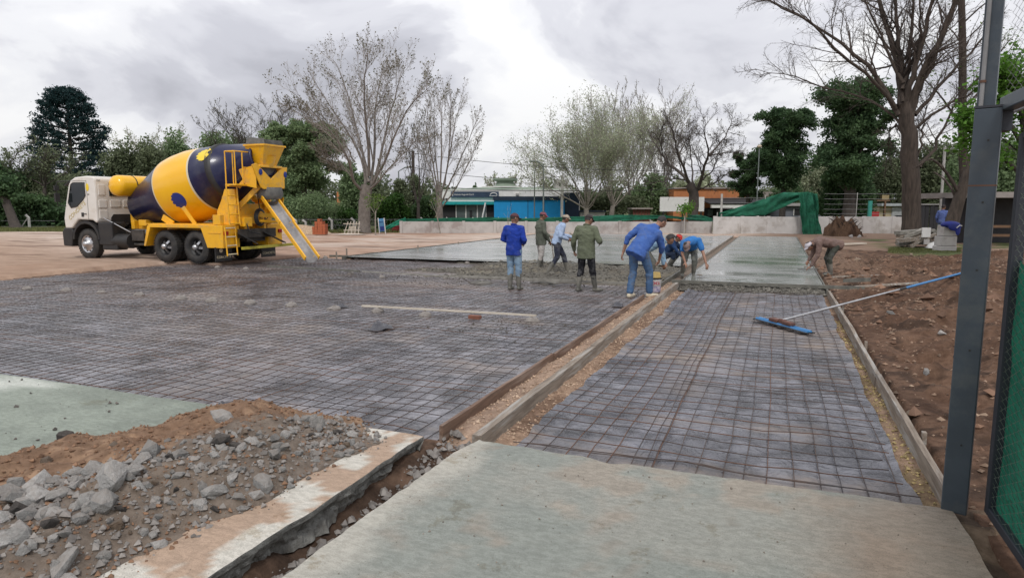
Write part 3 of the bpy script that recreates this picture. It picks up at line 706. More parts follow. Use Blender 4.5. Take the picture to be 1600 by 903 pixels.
scatter('soil_clods', 1500, (1.15, 8.5, 1.5, 24), 0.02, 0.10, pm('big_clods', (0.15, 0.085, 0.055), (0.22, 0.13, 0.085), 3, 0.95, .6, 20, isl=0.3), 'bigger brown earth clods strewn over the right bank', 'soil clods', lambda x, y: bank_z(x, y) - .01, 18)
# individual stones on the right bank
for px, py, s, lb in [(1392, 498, 6, 'white crumpled scrap lying nearest the float handle on the soil'), (1415, 552, 6, 'pale pebble in the middle of the right soil bank'), (1470, 527, 8, 'flat white stone beside the steel post'), (1422, 632, 9, 'brown clod by the right form board'), (1448, 577, 7, 'brown flat stone on the bank below the white stone'), (1340, 407, 5, 'larger pink stone behind the bending worker in brown'), (1327, 409, 4, 'small pink stone beside a larger one behind the bending worker'), (1424, 400, 5, 'beige stone near the lumber pile grass'), (1368, 463, 6, 'grey stone under the blue pole')]:
    p = G(px, py, 0.05); D = FV[0] * p.x + FV[1] * p.y; s_ = s * D / 1038
    z = float(bank_z(np.array([p.x]), np.array([p.y]))[0])
    rock('stone', 'tan_rock' if 'white' not in lb else 'grey_conc', (p.x, p.y, z + s_ * 0.3), s_, lb, None, 'stone')
# ------------------------------------------------------------------ fresh concrete
def conc_mat(name, c1, c2, r0, r1, b, bs, stretch=None):
    m = pm(name, c1, c2, 0.9, 0.5, b, bs, rr=(r0, r1), det=8, attr=True, bdist=0.012, stretch=stretch)
    return m
MT['fresh'] = conc_mat('fresh_smooth_concrete', (0.37, 0.37, 0.36), (0.29, 0.292, 0.285), 0.08, 0.34, 0.10, 6, (0.5, 1.2, 1))
MT['rough'] = conc_mat('fresh_rough_concrete', (0.085, 0.078, 0.066), (0.15, 0.14, 0.118), 0.55, 0.85, 1.0, 14)
MT['rough'].node_tree.nodes['Principled BSDF'].inputs['Specular IOR Level'].default_value = 0.2
def fresh_z(x, y): return -0.006 + fbm(x, y, 3, 0.7, 101) * 0.006
def fresh_col(x, y, z):
    n = fbm(x * .5, y * 1.2, 5, 0.6, 102)
    c = mixc(np.array([1, 1, 1.0]), np.array([0.75, 0.78, 0.76]), sstep(-0.2, 0.3, n))
    c = mixc(c, np.array([0.62, 0.66, 0.56]), sstep(21.5, 19.8, y) * sstep(-6, -4.5, x) * 0.8)
    return c
me = grid_mesh('fresh_concrete', np.linspace(-13.95, -2.45, 90), np.linspace(19.2, 41.6, 130), fresh_z, fresh_col, lambda x, y: y > 18.9 + (x + 14) * 0.09)
tag(link_mesh('fresh_concrete', me, None, [MT['fresh']]), kind='structure')
def rough_z(x, y):
    e = sstep(-10.5, -7.0, x + fbm(x, y, 4, 0.8, 103) * 2.5) * sstep(15.15, 15.45, y)
    return -0.13 + e * (0.085 + fbm(x, y, 5, 2.0, 104) * 0.10 + fbm(x, y, 4, 7, 105) * 0.09)
me = grid_mesh('poured_concrete', np.arange(-11, -2.42, 0.05), np.arange(15.12, 20.1, 0.05), rough_z, lambda x, y, z: mixc(np.array([1, 1, 1.0]), np.array([1.35, 1.3, 1.2]), sstep(-0.2, 0.3, fbm(x, y, 4, 1, 106))), lambda x, y: (rough_z(x, y) > -0.118) & (y < 19.75 + (x + 14) * 0.09 + fbm(x, y, 3, 2, 31) * .3))
tag(link_mesh('poured_concrete', me, None, [MT['rough']]), kind='structure')
def strip_fz(x, y):
    return -0.004 + sstep(16.2, 15.6, y) * 0 + fbm(x, y, 3, 1.2, 107) * 0.006 + sstep(18.5, 16.2, y) * fbm(x, y, 4, 6, 108) * 0.012
def strip_fc(x, y, z):
    n = fbm(x * 0.5, y, 5, 0.9, 109)
    c = mixc(np.array([0.88, 0.89, 0.86]), np.array([0.66, 0.69, 0.64]), sstep(-0.2, 0.3, n) * sstep(24, 18, y))
    pud = sstep(20.5, 21.3, y + n) * sstep(25.0, 23.6, y + n * 2) * sstep(-1.6, -1.0, x) * sstep(0.95, 0.6, x)
    c = mixc(c, np.array([0.42, 0.50, 0.37]), pud * 0.8)
    return c
me = grid_mesh('fresh_concrete', np.linspace(-2.03, 1.0, 70), np.linspace(15.62, 41.2, 260), strip_fz, strip_fc)
tag(link_mesh('fresh_concrete', me, None, [MT['fresh']]), kind='structure')
def lip_z(x, y):
    t = sstep(14.75, 15.6, y + fbm(x, x * 0, 4, 2, 110) * 0.22)
    return -0.12 + t * (0.09 + fbm(x, y, 5, 5, 111) * 0.05 + fbm(x, y, 3, 18, 112) * 0.02)
me = grid_mesh('poured_concrete', np.arange(-2.02, 1.0, 0.03), np.arange(14.6, 15.64, 0.03), lip_z, lambda x, y, z: np.ones((len(x), 3)) * 0.8, lambda x, y: lip_z(x, y) > -0.115)
tag(link_mesh('poured_concrete', me, None, [MT['rough']]), kind='structure')
LUMP = pm('concrete_lumps', (0.17, 0.158, 0.132), (0.095, 0.088, 0.074), 3, .7, isl=.3)
scatter('concrete_lumps', 14000, (-10.5, -2.5, 15.1, 19.9), 0.006, 0.036, LUMP, 'lumps of wet concrete in the rough pour around the boots of the workers', 'concrete lumps', rough_z, 14, lambda x, y, r: (rough_z(x, y) > -.10) & (y < 19.5 + (x + 14) * 0.09))
scatter('concrete_lumps', 2500, (-2.0, 1.0, 14.65, 15.7), 0.008, 0.045, LUMP, 'lumps of wet concrete along the front edge of the narrow fresh strip', 'concrete lumps', lip_z, 15, lambda x, y, r: (lip_z(x, y) > -.11) & (y < 15.62))
scatter('concrete_lumps', 700, (-12, -2.6, 13.6, 15.3), 0.006, 0.03, LUMP, 'splashes of concrete on the rebar mat before the far rail', 'concrete lumps', zc, 16)
scatter('concrete_lumps', 600, (-5.2, -2.9, 8.2, 11.5), 0.005, 0.022, LUMP, 'small dark splashes of concrete on the mat beside the red board', 'concrete lumps', zc, 17, lambda x, y, r: r.random(len(x)) < np.exp(-((x + 3.6) ** 2 + (y - 9.2) ** 2) / .9))
# ------------------------------------------------------------------ boards and rails
def board(name, a, b, wd, ht, mat, label, group=None, cat='board', bow=0.006, end=0.0, seed=0):
    a, b = np.array(a, float), np.array(b, float); L = np.linalg.norm(b - a); n = max(4, int(L / 0.35)); r = np.random.default_rng(seed + int(L * 100))
    d = (b - a) / L; s = np.cross([0, 0, 1], d); s /= np.linalg.norm(s); u = np.cross(d, s)
    mb = MB(); vs = []; fs = []
    for i in range(n + 1):
        t = i / n; c = a + (b - a) * t + s * bow * fbm(t * 6, seed + 0.3, 2, 1, 5) + u * bow * 0.6 * fbm(t * 5, seed + 4.3, 2, 1, 6)
        jw = wd / 2 * (1 + 0.04 * r.normal()); jh = ht
        for (p, q) in ((-1, 0), (-0.86, 1), (0.86, 1), (1, 0)):
            vs.append(c + s * p * jw + u * (q * jh * (1 + 0.02 * r.normal())))
    for i in range(n):
        for k in range(4):
            fs.append((4 * i + k, 4 * i + (k + 1) % 4, 4 * i + 4 + (k + 1) % 4, 4 * i + 4 + k))
    fs += [(0, 1, 2, 3), (4 * n + 3, 4 * n + 2, 4 * n + 1, 4 * n)]
    mb.add(vs, fs)
    return tag(mb.build(name, mat, None), label, cat, group)
Zb = -0.13
MT['wood_grey'] = pm('cement_grey_batten', (0.30, 0.285, 0.25), (0.17, 0.16, 0.14), 6, 0.7, 0.4, 20, bdist=.004)
board('form_board', (-2.43, 4.52, Zb), (-2.43, 7.35, Zb), 0.035, 0.135, MT['wood_red'], 'thin reddish form board, nearest of the left row along the rebar mat')
board('form_board', (-2.415, 7.36, Zb), (-2.42, 13.1, Zb), 0.035, 0.13, MT['wood_red'], 'thin reddish form board, long middle one of the left row', seed=1)
board('form_board', (-2.41, 14.2, Zb), (-2.40, 19.2, Zb), 0.045, 0.15, MT['wood_wet'], 'cement-smeared board behind the paint bucket', seed=2)
board('form_board', (-2.40, 19.25, Zb), (-2.40, 41.5, Zb), 0.045, 0.14, MT['wood'], 'far board between the two fresh slabs', seed=3)
board('form_board', (-2.07, 4.42, Zb), (-2.075, 7.9, Zb), 0.09, 0.14, MT['wood'], 'thick weathered beam nearest the foreground slab', seed=4)
board('form_board', (-2.085, 7.93, Zb), (-2.09, 12.2, Zb), 0.085, 0.145, MT['wood'], 'thick weathered beam, second along the centre line', seed=5)
board('form_board', (-2.085, 12.23, Zb), (-2.08, 15.62, Zb), 0.09, 0.15, MT['wood'], 'thick weathered beam ending at the fresh strip edge', seed=6)
board('form_board', (-2.06, 15.65, Zb), (-2.06, 41.2, Zb), 0.04, 0.125, MT['wood_wet'], 'dark wet board edging the far narrow slab on its left', seed=7)
board('form_board', (1.045, 4.55, Zb), (1.04, 7.6, Zb), 0.05, 0.16, MT['wood'], 'right side form board nearest the steel post', seed=8)
board('form_board', (1.035, 7.62, Zb), (1.05, 10.9, Zb), 0.05, 0.155, MT['wood'], 'right side form board, middle length', seed=9)
board('form_board', (1.05, 10.92, Zb), (1.04, 14.95, Zb), 0.05, 0.15, MT['wood'], 'right side form board ending at the screed bar', seed=10)
board('form_board', (1.03, 15.2, Zb), (1.03, 41, Zb), 0.04, 0.125, MT['wood_wet'], 'dark form along the right of the far narrow slab', seed=11)
for k, y in enumerate((5.6, 9.2, 12.4)):
    mb = MB(); mb.box((1.095, y, -0.06), (0.03, 0.05, 0.25)); tag(mb.build('stake', MT['wood']), ['wooden stake behind the nearest right form board', 'wooden stake behind the middle right form board', 'wooden stake behind the farthest right form board'][k], 'stake')
board('screed_bar', (-2.2, 15.32, 0.0), (1.75, 15.52, 0.0), 0.07, 0.07, MT['wood_wet'], 'long cement-covered screed bar across the edge of the fresh strip', bow=0.004)
board('plank', (1.6, 15.75, 0.02), (3.2, 16.7, 0.09), 0.12, 0.03, MT['wood'], 'grey plank on the soil continuing from the screed bar end')
board('screed_rail', tuple(G(418, 417, -0.02)), tuple(G(562, 425, -0.02)), 0.04, 0.045, MT['wood_wet'], 'dark grey batten, left end of the far rail line near the truck')
board('screed_rail', tuple(G(566, 425, -0.04)), tuple(G(700, 433, -0.04)), 0.04, 0.03, MT['wood_grey'], 'pale batten in the middle of the far rail line', seed=3)
board('screed_rail', tuple(G(702, 433, -0.02)), tuple(G(984, 445, -0.02)), 0.05, 0.055, MT['wood_grey'], 'long pale rail behind the legs of the workers', seed=4)
board('screed_rail', tuple(G(515, 401, -0.06)), tuple(G(992, 416, -0.06)), 0.05, 0.06, MT['wood_wet'], 'far dark edge board of the smooth fresh slab', seed=5)
board('screed_rail', tuple(G(566, 479, -0.03)), tuple(G(838, 494, -0.03)), 0.06, 0.025, MT['wood_pale'], 'pale straight batten lying across the middle of the wide rebar mat', seed=6, cat='batten')
board('edge_board', (-13.98, 19.0, -0.1), (-13.98, 41.5, -0.1), 0.05, 0.12, MT['wood_wet'], 'thin dark board edging the smooth slab toward the dirt yard', seed=7)
for i, (px, h) in enumerate([(528, .22), (544, .3), (655, .2), (718, .14)]):
    p = G(px, [401, 399, 389, 381][i], 0); mb = MB(); mb.box((0, 0, h / 2 - .05), (0.04, 0.04, h + .1)); tag(mb.build('stake', MT['wood'], None, loc=(p.x - 0.06, p.y, -0.05)), ['first small stake right of the truck chute', 'second taller stake right of the truck chute', 'small stake halfway along the slab edge by the dirt yard', 'farthest small stake along the slab edge'][i], 'stake')
# mortar dabs holding rails
MT['roughlump'] = pm('wet_concrete_lump', (0.085, 0.078, 0.066), (0.15, 0.14, 0.118), 5, 0.6, 0.8, 25, bdist=.015)
MT['mortar'] = pm('dry_mortar', (0.30, 0.275, 0.25), (0.20, 0.18, 0.165), 10, 0.9, 0.8, 30, bdist=0.01)
def dab(px, py, s, label, group):
    p = G(px, py, -0.08); mb = MB(); r = random.Random(px)
    prof = [(-0.04, s), (0.02, s * 0.85), (0.05, s * 0.5), (0.065, 0.0)]
    n = 10; vs = []
    for z, q in prof:
        for k in range(n): vs.append((q * math.cos(k * 2 * PI / n) * r.uniform(.75, 1.2), q * math.sin(k * 2 * PI / n) * r.uniform(.75, 1.2), z * r.uniform(.8, 1.2)))
    fs = [(i * n + k, i * n + (k + 1) % n, (i + 1) * n + (k + 1) % n, (i + 1) * n + k) for i in range(3) for k in range(n)]
    mb.add(vs, fs, smooth=True)
    return tag(mb.build('mortar_dab', MT['mortar'], None, loc=(p.x, p.y, -0.09)), label, 'mortar dab', group)
ORD = ['first', 'second', 'third', 'fourth', 'fifth', 'sixth', 'seventh', 'eighth', 'ninth']
for i, (px, py) in enumerate([(42, 451), (103, 453), (158, 457), (217, 460), (283, 465), (330, 469), (391, 472), (456, 476)]): dab(px, py, 0.12, ORD[i] + ' mortar dab from the left in the long row ending at the pale batten', 'mortar dabs in the row left of the pale batten')
dab(522, 482, 0.15, 'mortar dab with a black plastic flap, just left of the pale batten', None)
for i, (px, py) in enumerate([(590, 485), (665, 491)]): dab(px, py, 0.12, ORD[i] + ' mortar dab from the left propping the pale batten', 'mortar dabs under the pale batten')
dab(832, 500, 0.13, 'mortar dab at the right end of the pale batten', None)
for i, (px, py) in enumerate([(340, 418), (384, 420), (548, 427), (597, 433), (697, 435)]): dab(px, py, 0.1, ORD[i] + ' mortar dab from the left under the far rail line', 'mortar dabs under the far rail line')
for i, (px, py) in enumerate([(508, 402), (558, 404), (652, 407), (731, 410)]): dab(px, py, 0.1, ORD[i] + ' mortar dab from the chute along the smooth slab edge board', 'mortar dabs along the smooth slab edge')
for px, py, s in [(752, 442, 0.35), (852, 441, 0.4)]: dab(px, py, s, ['lump of wet concrete spilled by the rail, left of the blue shirted worker', 'lump of wet concrete spilled on the rail between two workers'][px > 800], None).data.materials[0] = MT['roughlump']
mb = MB(); mb.box((0, 0, 0), (0.2, 0.1, 0.06)); p = G(742, 495, -0.06); tag(mb.build('brick', pm('brick_red', (0.24, 0.09, 0.055), (0.17, 0.07, 0.045), 12, 0.9, 0.4), None, 0.006, loc=(p.x, p.y, -0.065)), 'single red brick propping the pale batten', 'brick')
# plastic flaps
MT['flap'] = pm('black_plastic_flap', (0.05, 0.05, 0.06), (0.09, 0.09, 0.1), 6, 0.35, 0.6, 20)
def flap(px, py, s, label):
    p = G(px, py, -0.09); r = np.random.default_rng(px)
    def z(x, y): return np.maximum(0, (1 - (x / s) ** 2 - (y / s * 1.3) ** 2)) * s * 0.55 * (0.6 + 1.2 * np.abs(fbm(x, y, 3, 5 / s * .3, px)))
    me = grid_mesh('plastic_flap', np.linspace(-s, s, 12), np.linspace(-s * .7, s * .7, 10), z, smooth=False)
    o = link_mesh('plastic_flap', me, None, [MT['flap']]); o.location = (p.x, p.y, -0.088); o.rotation_euler = (0, 0, px)
    tag(o, label, 'plastic flap')
flap(595, 513, 0.2, 'black plastic flap poking up below the pale batten'); flap(532, 480, 0.13, 'black plastic corner beside the mortar dab left of the batten')
flap(966, 478, 0.14, 'small black plastic flap near the red board, left of the sneakers'); flap(350, 638, 0.0001 + 0.12, 'dark crumpled plastic scrap on the mat near the soil pile')
# ================================================================== mixer truck (local x rearward, y away from viewer, z up)
MT['ylw'] = pm('yellow_paint', (0.90, 0.47, 0.012), (0.82, 0.41, 0.012), 3, 0.38, 0.1, 30, coat=0.3, bdist=0.003, c3=(0.68, 0.38, 0.06), s3=5)
MT['ylw_drum'] = pm('yellow_drum_paint', (0.92, 0.50, 0.008), (0.88, 0.46, 0.008), 1.2, 0.28, coat=0.7)
MT['navy'] = pm('navy_drum_paint', (0.008, 0.010, 0.05), (0.012, 0.014, 0.06), 2, 0.30, coat=0.15, spec=.35, c3=(.02, .021, .06), s3=4)
MT['stripe'] = pm('cream_stripe', (0.68, 0.60, 0.42), (0.6, 0.53, 0.38), 3, 0.4)
MT['cabw'] = pm('cab_white', (0.76, 0.73, 0.68), (0.70, 0.67, 0.62), 1.5, 0.35, coat=0.3, c3=(0.66, 0.62, 0.56), s3=1.6)
MT['blk'] = pm('black_plastic', (0.018, 0.018, 0.02), (0.03, 0.028, 0.026), 4, 0.55, 0.2, 40, bdist=0.002)
MT['frame'] = pm('dirty_frame', (0.025, 0.022, 0.02), (0.07, 0.06, 0.05), 5, 0.7, 0.3, 30, bdist=0.004)
MT['tyre'] = pm('tyre_rubber', (0.022, 0.022, 0.023), (0.05, 0.045, 0.04), 6, 0.8, 0.2, 50, bdist=0.003)
MT['chrome'] = pm('polished_rim', (0.62, 0.62, 0.63), (0.45, 0.45, 0.46), 5, 0.28, metal=0.85)
MT['glass'] = pm('dark_glass', (0.012, 0.016, 0.018), (0.02, 0.024, 0.026), 2, 0.06, spec=0.6)
MT['rubber'] = pm('grey_rubber', (0.10, 0.10, 0.095), (0.17, 0.165, 0.15), 6, 0.6, 0.4, 20)
MT['ylw_drum'].node_tree.nodes['Principled BSDF'].inputs['Coat Weight'].default_value = 0.35
MT['greysteel'] = pm('worn_chute_steel', (0.26, 0.255, 0.26), (0.36, 0.35, 0.345), 7, 0.5, 0.2, 30, stretch=(1, 1, 1))
MT['olive'] = pm('olive_yellow_bar', (0.48, 0.42, 0.05), (0.38, 0.33, 0.05), 5, 0.5)
MT['logo_b'] = pm('logo_blue', (0.015, 0.035, 0.24), (0.015, 0.035, 0.22), 5, 0.3)
MT['logo_y'] = pm('logo_yellow', (0.84, 0.62, 0.03), (0.82, 0.6, 0.03), 5, 0.3)
MT['redl'] = pm('red_lamp', (0.4, 0.015, 0.01), (0.3, 0.01, 0.01), 5, 0.2)
MT['ink'] = pm('black_ink', (0.02, 0.02, 0.02), (0.03, 0.03, 0.03), 5, 0.5)
MT['gold'] = pm('gold_lettering', (0.56, 0.46, 0.20), (0.5, 0.4, 0.17), 5, 0.5)
T = empty('mixer_truck', (-17.5, 16.65, -0.03), 0, 'concrete mixer truck with white cab, navy and yellow drum and lowered chute', 'mixer truck')
def b1(name, c, d, mat, par=None, bev=0.012, **k):
    m = MB(); m.box(c, d, **k); return m.build(name, MT[mat] if isinstance(mat, str) else mat, par or T, bev)
# chassis
m = MB()
for s in (-1, 1): m.box((-1.45, s * 0.42, 0.86), (6.6, 0.09, 0.26))
for x in (-4.4, -2.6, -1.4, 0.0, 1.2, 1.8): m.box((x, 0, 0.86), (0.12, 0.84, 0.18))
m.build('chassis', MT['frame'], T)
for x in (-4.26, -0.68, 0.64):
    m = MB(); m.tube([(x, -1.0, 0.5), (x, 1.0, 0.5)], 0.075, 10); m.ell((x, 0, 0.5), (0.2, 0.25, 0.2)); m.build('axle', MT['frame'], T)
# cab
cabp = [(-5.30, 1.02), (-5.33, 1.35), (-5.22, 1.75), (-4.98, 2.48), (-4.86, 2.64), (-4.65, 2.74), (-4.1, 2.78), (-3.75, 2.76), (-3.68, 2.68), (-3.68, 1.28), (-3.74, 1.2), (-3.9, 1.3), (-4.62, 1.32), (-4.85, 1.12), (-4.95, 1.02)]
m = MB(); m.prism(cabp, -1.22, 1.22); cab = m.build('cab', MT['cabw'], T, 0.05)
winp = [(-5.03, 1.88), (-4.83, 2.50), (-4.72, 2.56), (-4.16, 2.56), (-4.16, 2.12), (-4.30, 1.98), (-4.62, 1.76), (-4.9, 1.72)]
for y, nm in ((-1.228, 'side_window'), (1.228, 'side_window')):
    m = MB(); m.prism(winp, y - 0.004, y + 0.004); m.build(nm, MT['glass'], T)
    # black rubber frame
    m = MB(); pts = [(p[0], y + (-0.004 if y < 0 else 0.004), p[1]) for p in winp]; m.tube(pts + [pts[0]], 0.014, 5, cap=False); m.build('window_seal', MT['blk'], T)
m = MB(); m.add([(-5.245, -1.12, 1.78), (-5.245, 1.12, 1.78), (-4.985, 1.1, 2.52), (-4.985, -1.1, 2.52)], [(0, 1, 2, 3)]); m.build('windscreen', MT['glass'], T)
# door seams
m = MB(); pts = [(-4.08, -1.224, 2.62), (-4.08, -1.224, 1.32)]; m.tube([(-4.78, -1.224, 2.62)] + pts, 0.007, 4, smooth=False); m.build('door_seam', MT['rubber'], T)
m = MB(); m.prism([(-4.42, 1.42), (-4.42, 1.56), (-4.3, 1.56), (-4.3, 1.42)], -1.235, -1.222); m.build('handle_recess', MT['blk'], T, 0.01)
m = MB(); m.tube([(-4.28, -1.24, 1.52), (-4.16, -1.24, 1.52)], 0.012, 5); m.build('door_handle', MT['blk'], T)
m = MB(); m.ell((-4.04, -1.225, 2.4), (0.075, 0.008, 0.13)); m.build('round_sticker', MT['logo_y'], T)
m = MB(); m.prism([(-4.86, 2.66), (-5.22, 2.50), (-5.2, 2.46), (-4.84, 2.60)], -1.2, 1.2); m.build('sun_visor', MT['blk'], T)
m = MB(); m.tube([(-4.9, -1.18, 2.62), (-5.22, -1.42, 2.6), (-5.25, -1.45, 2.45)], 0.018, 6); m.box((-5.26, -1.44, 2.38), (0.07, 0.15, 0.16)); m.box((-5.25, -1.44, 2.06), (0.07, 0.16, 0.30)); m.tube([(-5.25, -1.45, 2.3), (-5.25, -1.45, 1.8), (-5.15, -1.2, 1.78)], 0.014, 6); m.build('mirror', MT['blk'], T, 0.01)
# gold lettering along the door, number on the rear wall
Ms = Matrix.Translation((-4.62, -1.226, 1.62)) @ Matrix.Rotation(PI / 2, 4, 'X') @ Matrix.Rotation(R_(33), 4, 'Z')
text_mesh('lettering', 'CONCRETE', 0.20, MT['gold'], T, Ms, sx=0.98)
Ms = Matrix.Translation((-3.972 - 0.05, -1.226, 2.16)) @ Matrix.Rotation(PI / 2, 4, 'X'); text_mesh('lettering', '110', 0.07, MT['ink'], T, Ms)
Mr = lambda y, z: Matrix.Translation((-3.674, y, z)) @ Matrix.Rotation(PI / 2, 4, 'Z') @ Matrix.Rotation(PI / 2, 4, 'X')
text_mesh('cab_number', '80', 0.24, MT['ink'], T, Mr(-1.0, 2.32), sx=0.85)
text_mesh('lettering', 'TYC', 0.08, MT['rubber'], T, Mr(-1.08, 2.62), sx=0.9)
# embossed rear wall panels
def emb(y0, y1, z0, z1, nm='embossed_panel'):
    m = MB(); m.box((-3.672, (y0 + y1) / 2, (z0 + z1) / 2), (0.03, y1 - y0, z1 - z0)); m.build(nm, MT['cabw'], T, 0.014)
emb(-1.12, -0.88, 2.14, 2.5); emb(-1.13, -0.84, 1.72, 1.98); emb(-1.13, -0.84, 1.36, 1.64); emb(-0.72, -0.34, 1.74, 1.98); emb(-0.24, 0.12, 1.74, 1.98)
m = MB(); m.box((-3.668, -0.1, 2.33), (0.02, 1.25, 0.42)); m.build('rear_window', MT['glass'], T, 0.03)
m = MB(); m.prism([(-0.72, 1.2), (-0.72, 1.38), (-0.62, 1.5), (0.62, 1.5), (0.72, 1.38), (0.72, 1.2)], -3.70, -3.664, ax='X'); m.build('engine_tunnel', MT['blk'], T)
# front bumper, arch, steps
m = MB(); m.prism([(-5.44, 0.42), (-5.46, 0.9), (-5.34, 1.03), (-4.98, 1.03), (-4.9, 0.92), (-4.98, 0.6), (-5.02, 0.40)], -1.23, 1.23); m.build('bumper', MT['blk'], T, 0.03)
m = MB(); m.box((-5.47, -0.9, 0.72), (0.03, 0.3, 0.18)); m.build('headlight', MT['chrome'], T, 0.01); m = MB(); m.box((-5.47, 0.9, 0.72), (0.03, 0.3, 0.18)); m.build('headlight', MT['chrome'], T, 0.01)
for s in (-1, 1):
    arch = []
    for k in range(9): a = PI * (1.0 - k / 8); arch.append((-4.26 + 0.66 * math.cos(a), 0.66 + 0.62 * math.sin(a)))
    inner = [(-4.26 + 0.59 * math.cos(PI * k / 8), 0.64 + 0.55 * math.sin(PI * k / 8)) for k in range(9)]
    m = MB(); m.prism(arch + inner, min(s * 0.7, s * 1.25), max(s * 0.7, s * 1.25)); m.build('wheel_arch', MT['blk'], T, 0.01)
    m = MB(); m.box((-3.33, s * 0.98, 0.86), (0.66, 0.5, 0.75)); m.box((-3.2, s * 1.0, 0.42), (0.7, 0.4, 0.2)); m.build('side_tank', MT['blk'], T, 0.03)
m = MB(); m.tube([(-3.1, -1.0, 0.62), (-2.35, -1.0, 0.62)], 0.24, 14); m.build('fuel_tank', MT['blk'], T)
b1('battery_box', (-2.0, -0.85, 0.82), (0.55, 0.5, 0.36), 'frame')
m = MB(); m.tube([(-2.25, -0.95, 0.92), (-1.6, -0.95, 0.92)], 0.1, 10); m.tube([(-2.9, -0.9, 0.5), (-1.5, -0.95, 0.55)], 0.05, 8); m.build('air_tank', MT['rubber'], T)
m = MB(); m.tube([(-3.45, -1.15, 1.38), (-2.3, -1.1, 0.92)], 0.018, 6); m.build('lever_rod', MT['chrome'], T)
# wheels
def wheel(x, y, side, kind, dual=False):
    w_ = MB(); sgn = side
    M = Matrix.Translation((x, y, 0.5)) @ Matrix.Rotation(-PI / 2 * sgn, 4, 'X')
    wd = 0.30
    def tyre(mb, z0):
        mb.lathe([(z0, 0.30), (z0 + 0.0, 0.37), (z0 + 0.02, 0.46), (z0 + 0.05, 0.495), (z0 + 0.09, 0.505), (z0 + wd - 0.09, 0.505), (z0 + wd - 0.05, 0.495), (z0 + wd - 0.02, 0.46), (z0 + wd, 0.37), (z0 + wd, 0.30), (z0 + wd - .05, 0.28)], M, 36)
        for k in range(36):   # tread lugs
            a = 2 * PI * k / 36
            for dz in (0.06, 0.2):
                mb.box((0.508 * math.cos(a), 0.508 * math.sin(a), z0 + dz + 0.02), (0.02, 0.055, 0.09), 0, M @ Matrix.Rotation(0, 4, 'Z')) if False else mb.box((0.504, 0, z0 + dz + 0.02), (0.02, 0.055, 0.09), 0, M @ Matrix.Rotation(a, 4, 'Z'))
    root = MB(); tyre(root, -wd)
    if dual: tyre(root, -2 * wd - 0.05)
    wo = root.build('wheel', MT['tyre'], T)
    r = MB()
    if kind == 'front':
        r.lathe([(-0.08, 0.30), (-0.015, 0.305), (-0.01, 0.285), (-0.05, 0.27), (-0.02, 0.2), (0.0, 0.15), (0.02, 0.14), (0.05, 0.09), (0.11, 0.085), (0.125, 0.05), (0.125, 0.0)], M, 30)
        rim = r.build('rim', MT['chrome'], wo)
        for k in range(10):
            a = 2 * PI * k / 10; q = MB(); q.tube([(0.235 * math.cos(a), 0.235 * math.sin(a), -0.045), (0.235 * math.cos(a), 0.235 * math.sin(a), -0.028)], 0.028, 8, M=M); q.build('rim_hole', MT['blk'], wo)
    else:
        r.lathe([(-0.03, 0.305), (-0.02, 0.29), (-0.16, 0.27), (-0.2, 0.2), (-0.18, 0.12), (-0.02, 0.10)], M, 30); r.build('rim', MT['blk'], wo)
        q = MB()
        q.lathe([(-0.1, 0.10), (0.03, 0.09), (0.07, 0.06), (0.08, 0.0)], M, 18)
        for k in range(5):
            a = 2 * PI * k / 5 + 0.4 + x
            MM = M @ Matrix.Rotation(a, 4, 'Z')
            q.add([(0.08, -0.035, -0.02), (0.08, 0.035, -0.02), (0.23, 0.055, -0.13), (0.235, -0.02, -0.13), (0.08, -0.035, -0.06), (0.08, 0.035, -0.06), (0.23, 0.055, -0.16), (0.235, -0.02, -0.16)], [(0, 1, 2, 3), (4, 7, 6, 5), (0, 4, 5, 1), (1, 5, 6, 2), (2, 6, 7, 3), (3, 7, 4, 0)], 0, MM)
        q.build('hub_star', MT['chrome'], wo)
    return wo
wheel(-4.26, -1.22, -1, 'front'); wheel(-4.26, 1.22, 1, 'front')
for x in (-0.68, 0.64):
    wheel(x, -1.22, -1, 'rear', True); wheel(x, 1.22, 1, 'rear', True)
# yellow rear fenders (open arch shape)
for s in (-1, 1):
    y0, y1 = (s * 1.30, s * 0.62) if s < 0 else (0.62, 1.30)
    fp = [(-1.50, 0.50), (-1.30, 1.14), (-1.22, 1.20), (1.86, 1.20), (1.86, 0.50), (1.22, 0.50), (1.0, 1.06), (0.98, 1.10), (-1.16, 1.10), (-1.42, 0.50)]
    m = MB(); m.prism(fp, min(y0, y1), max(y0, y1)); m.build('fender', MT['ylw'], T, 0.012)
    m = MB(); m.tube([(1.3, s * 1.306, 0.96), (1.8, s * 1.306, 0.96)], 0.012, 5); m.build('fender_rib', MT['ylw'], T)
    m = MB(); m.box((1.15, s * 0.97, 0.28), (0.02, 0.62, 0.50)); m.build('mudflap', MT['blk'], T) if False else None
m = MB(); m.box((1.55, -1.0, 0.30), (0.03, 0.66, 0.44)); m.build('mudflap', MT['blk'], T)
m = MB(); m.box((1.55, 0.95, 0.30), (0.03, 0.66, 0.44)); m.build('mudflap', MT['blk'], T)
for y in (-1.0, 0.95): text_mesh('lettering', 'CONCRETE', 0.11, MT['stripe'], T, Matrix.Translation((1.568, y, 0.21)) @ Matrix.Rotation(PI / 2, 4, 'Z') @ Matrix.Rotation(PI / 2, 4, 'X'))
m = MB(); m.ell((1.58, -1.12, 0.42), (0.02, 0.07, 0.07)); m.build('reflector', MT['stripe'], T)
for y in (-1.18, 1.18): m = MB(); m.box((1.88, y, 0.95), (0.05, 0.16, 0.12)); m.build('tail_light', MT['redl'], T, 0.01)
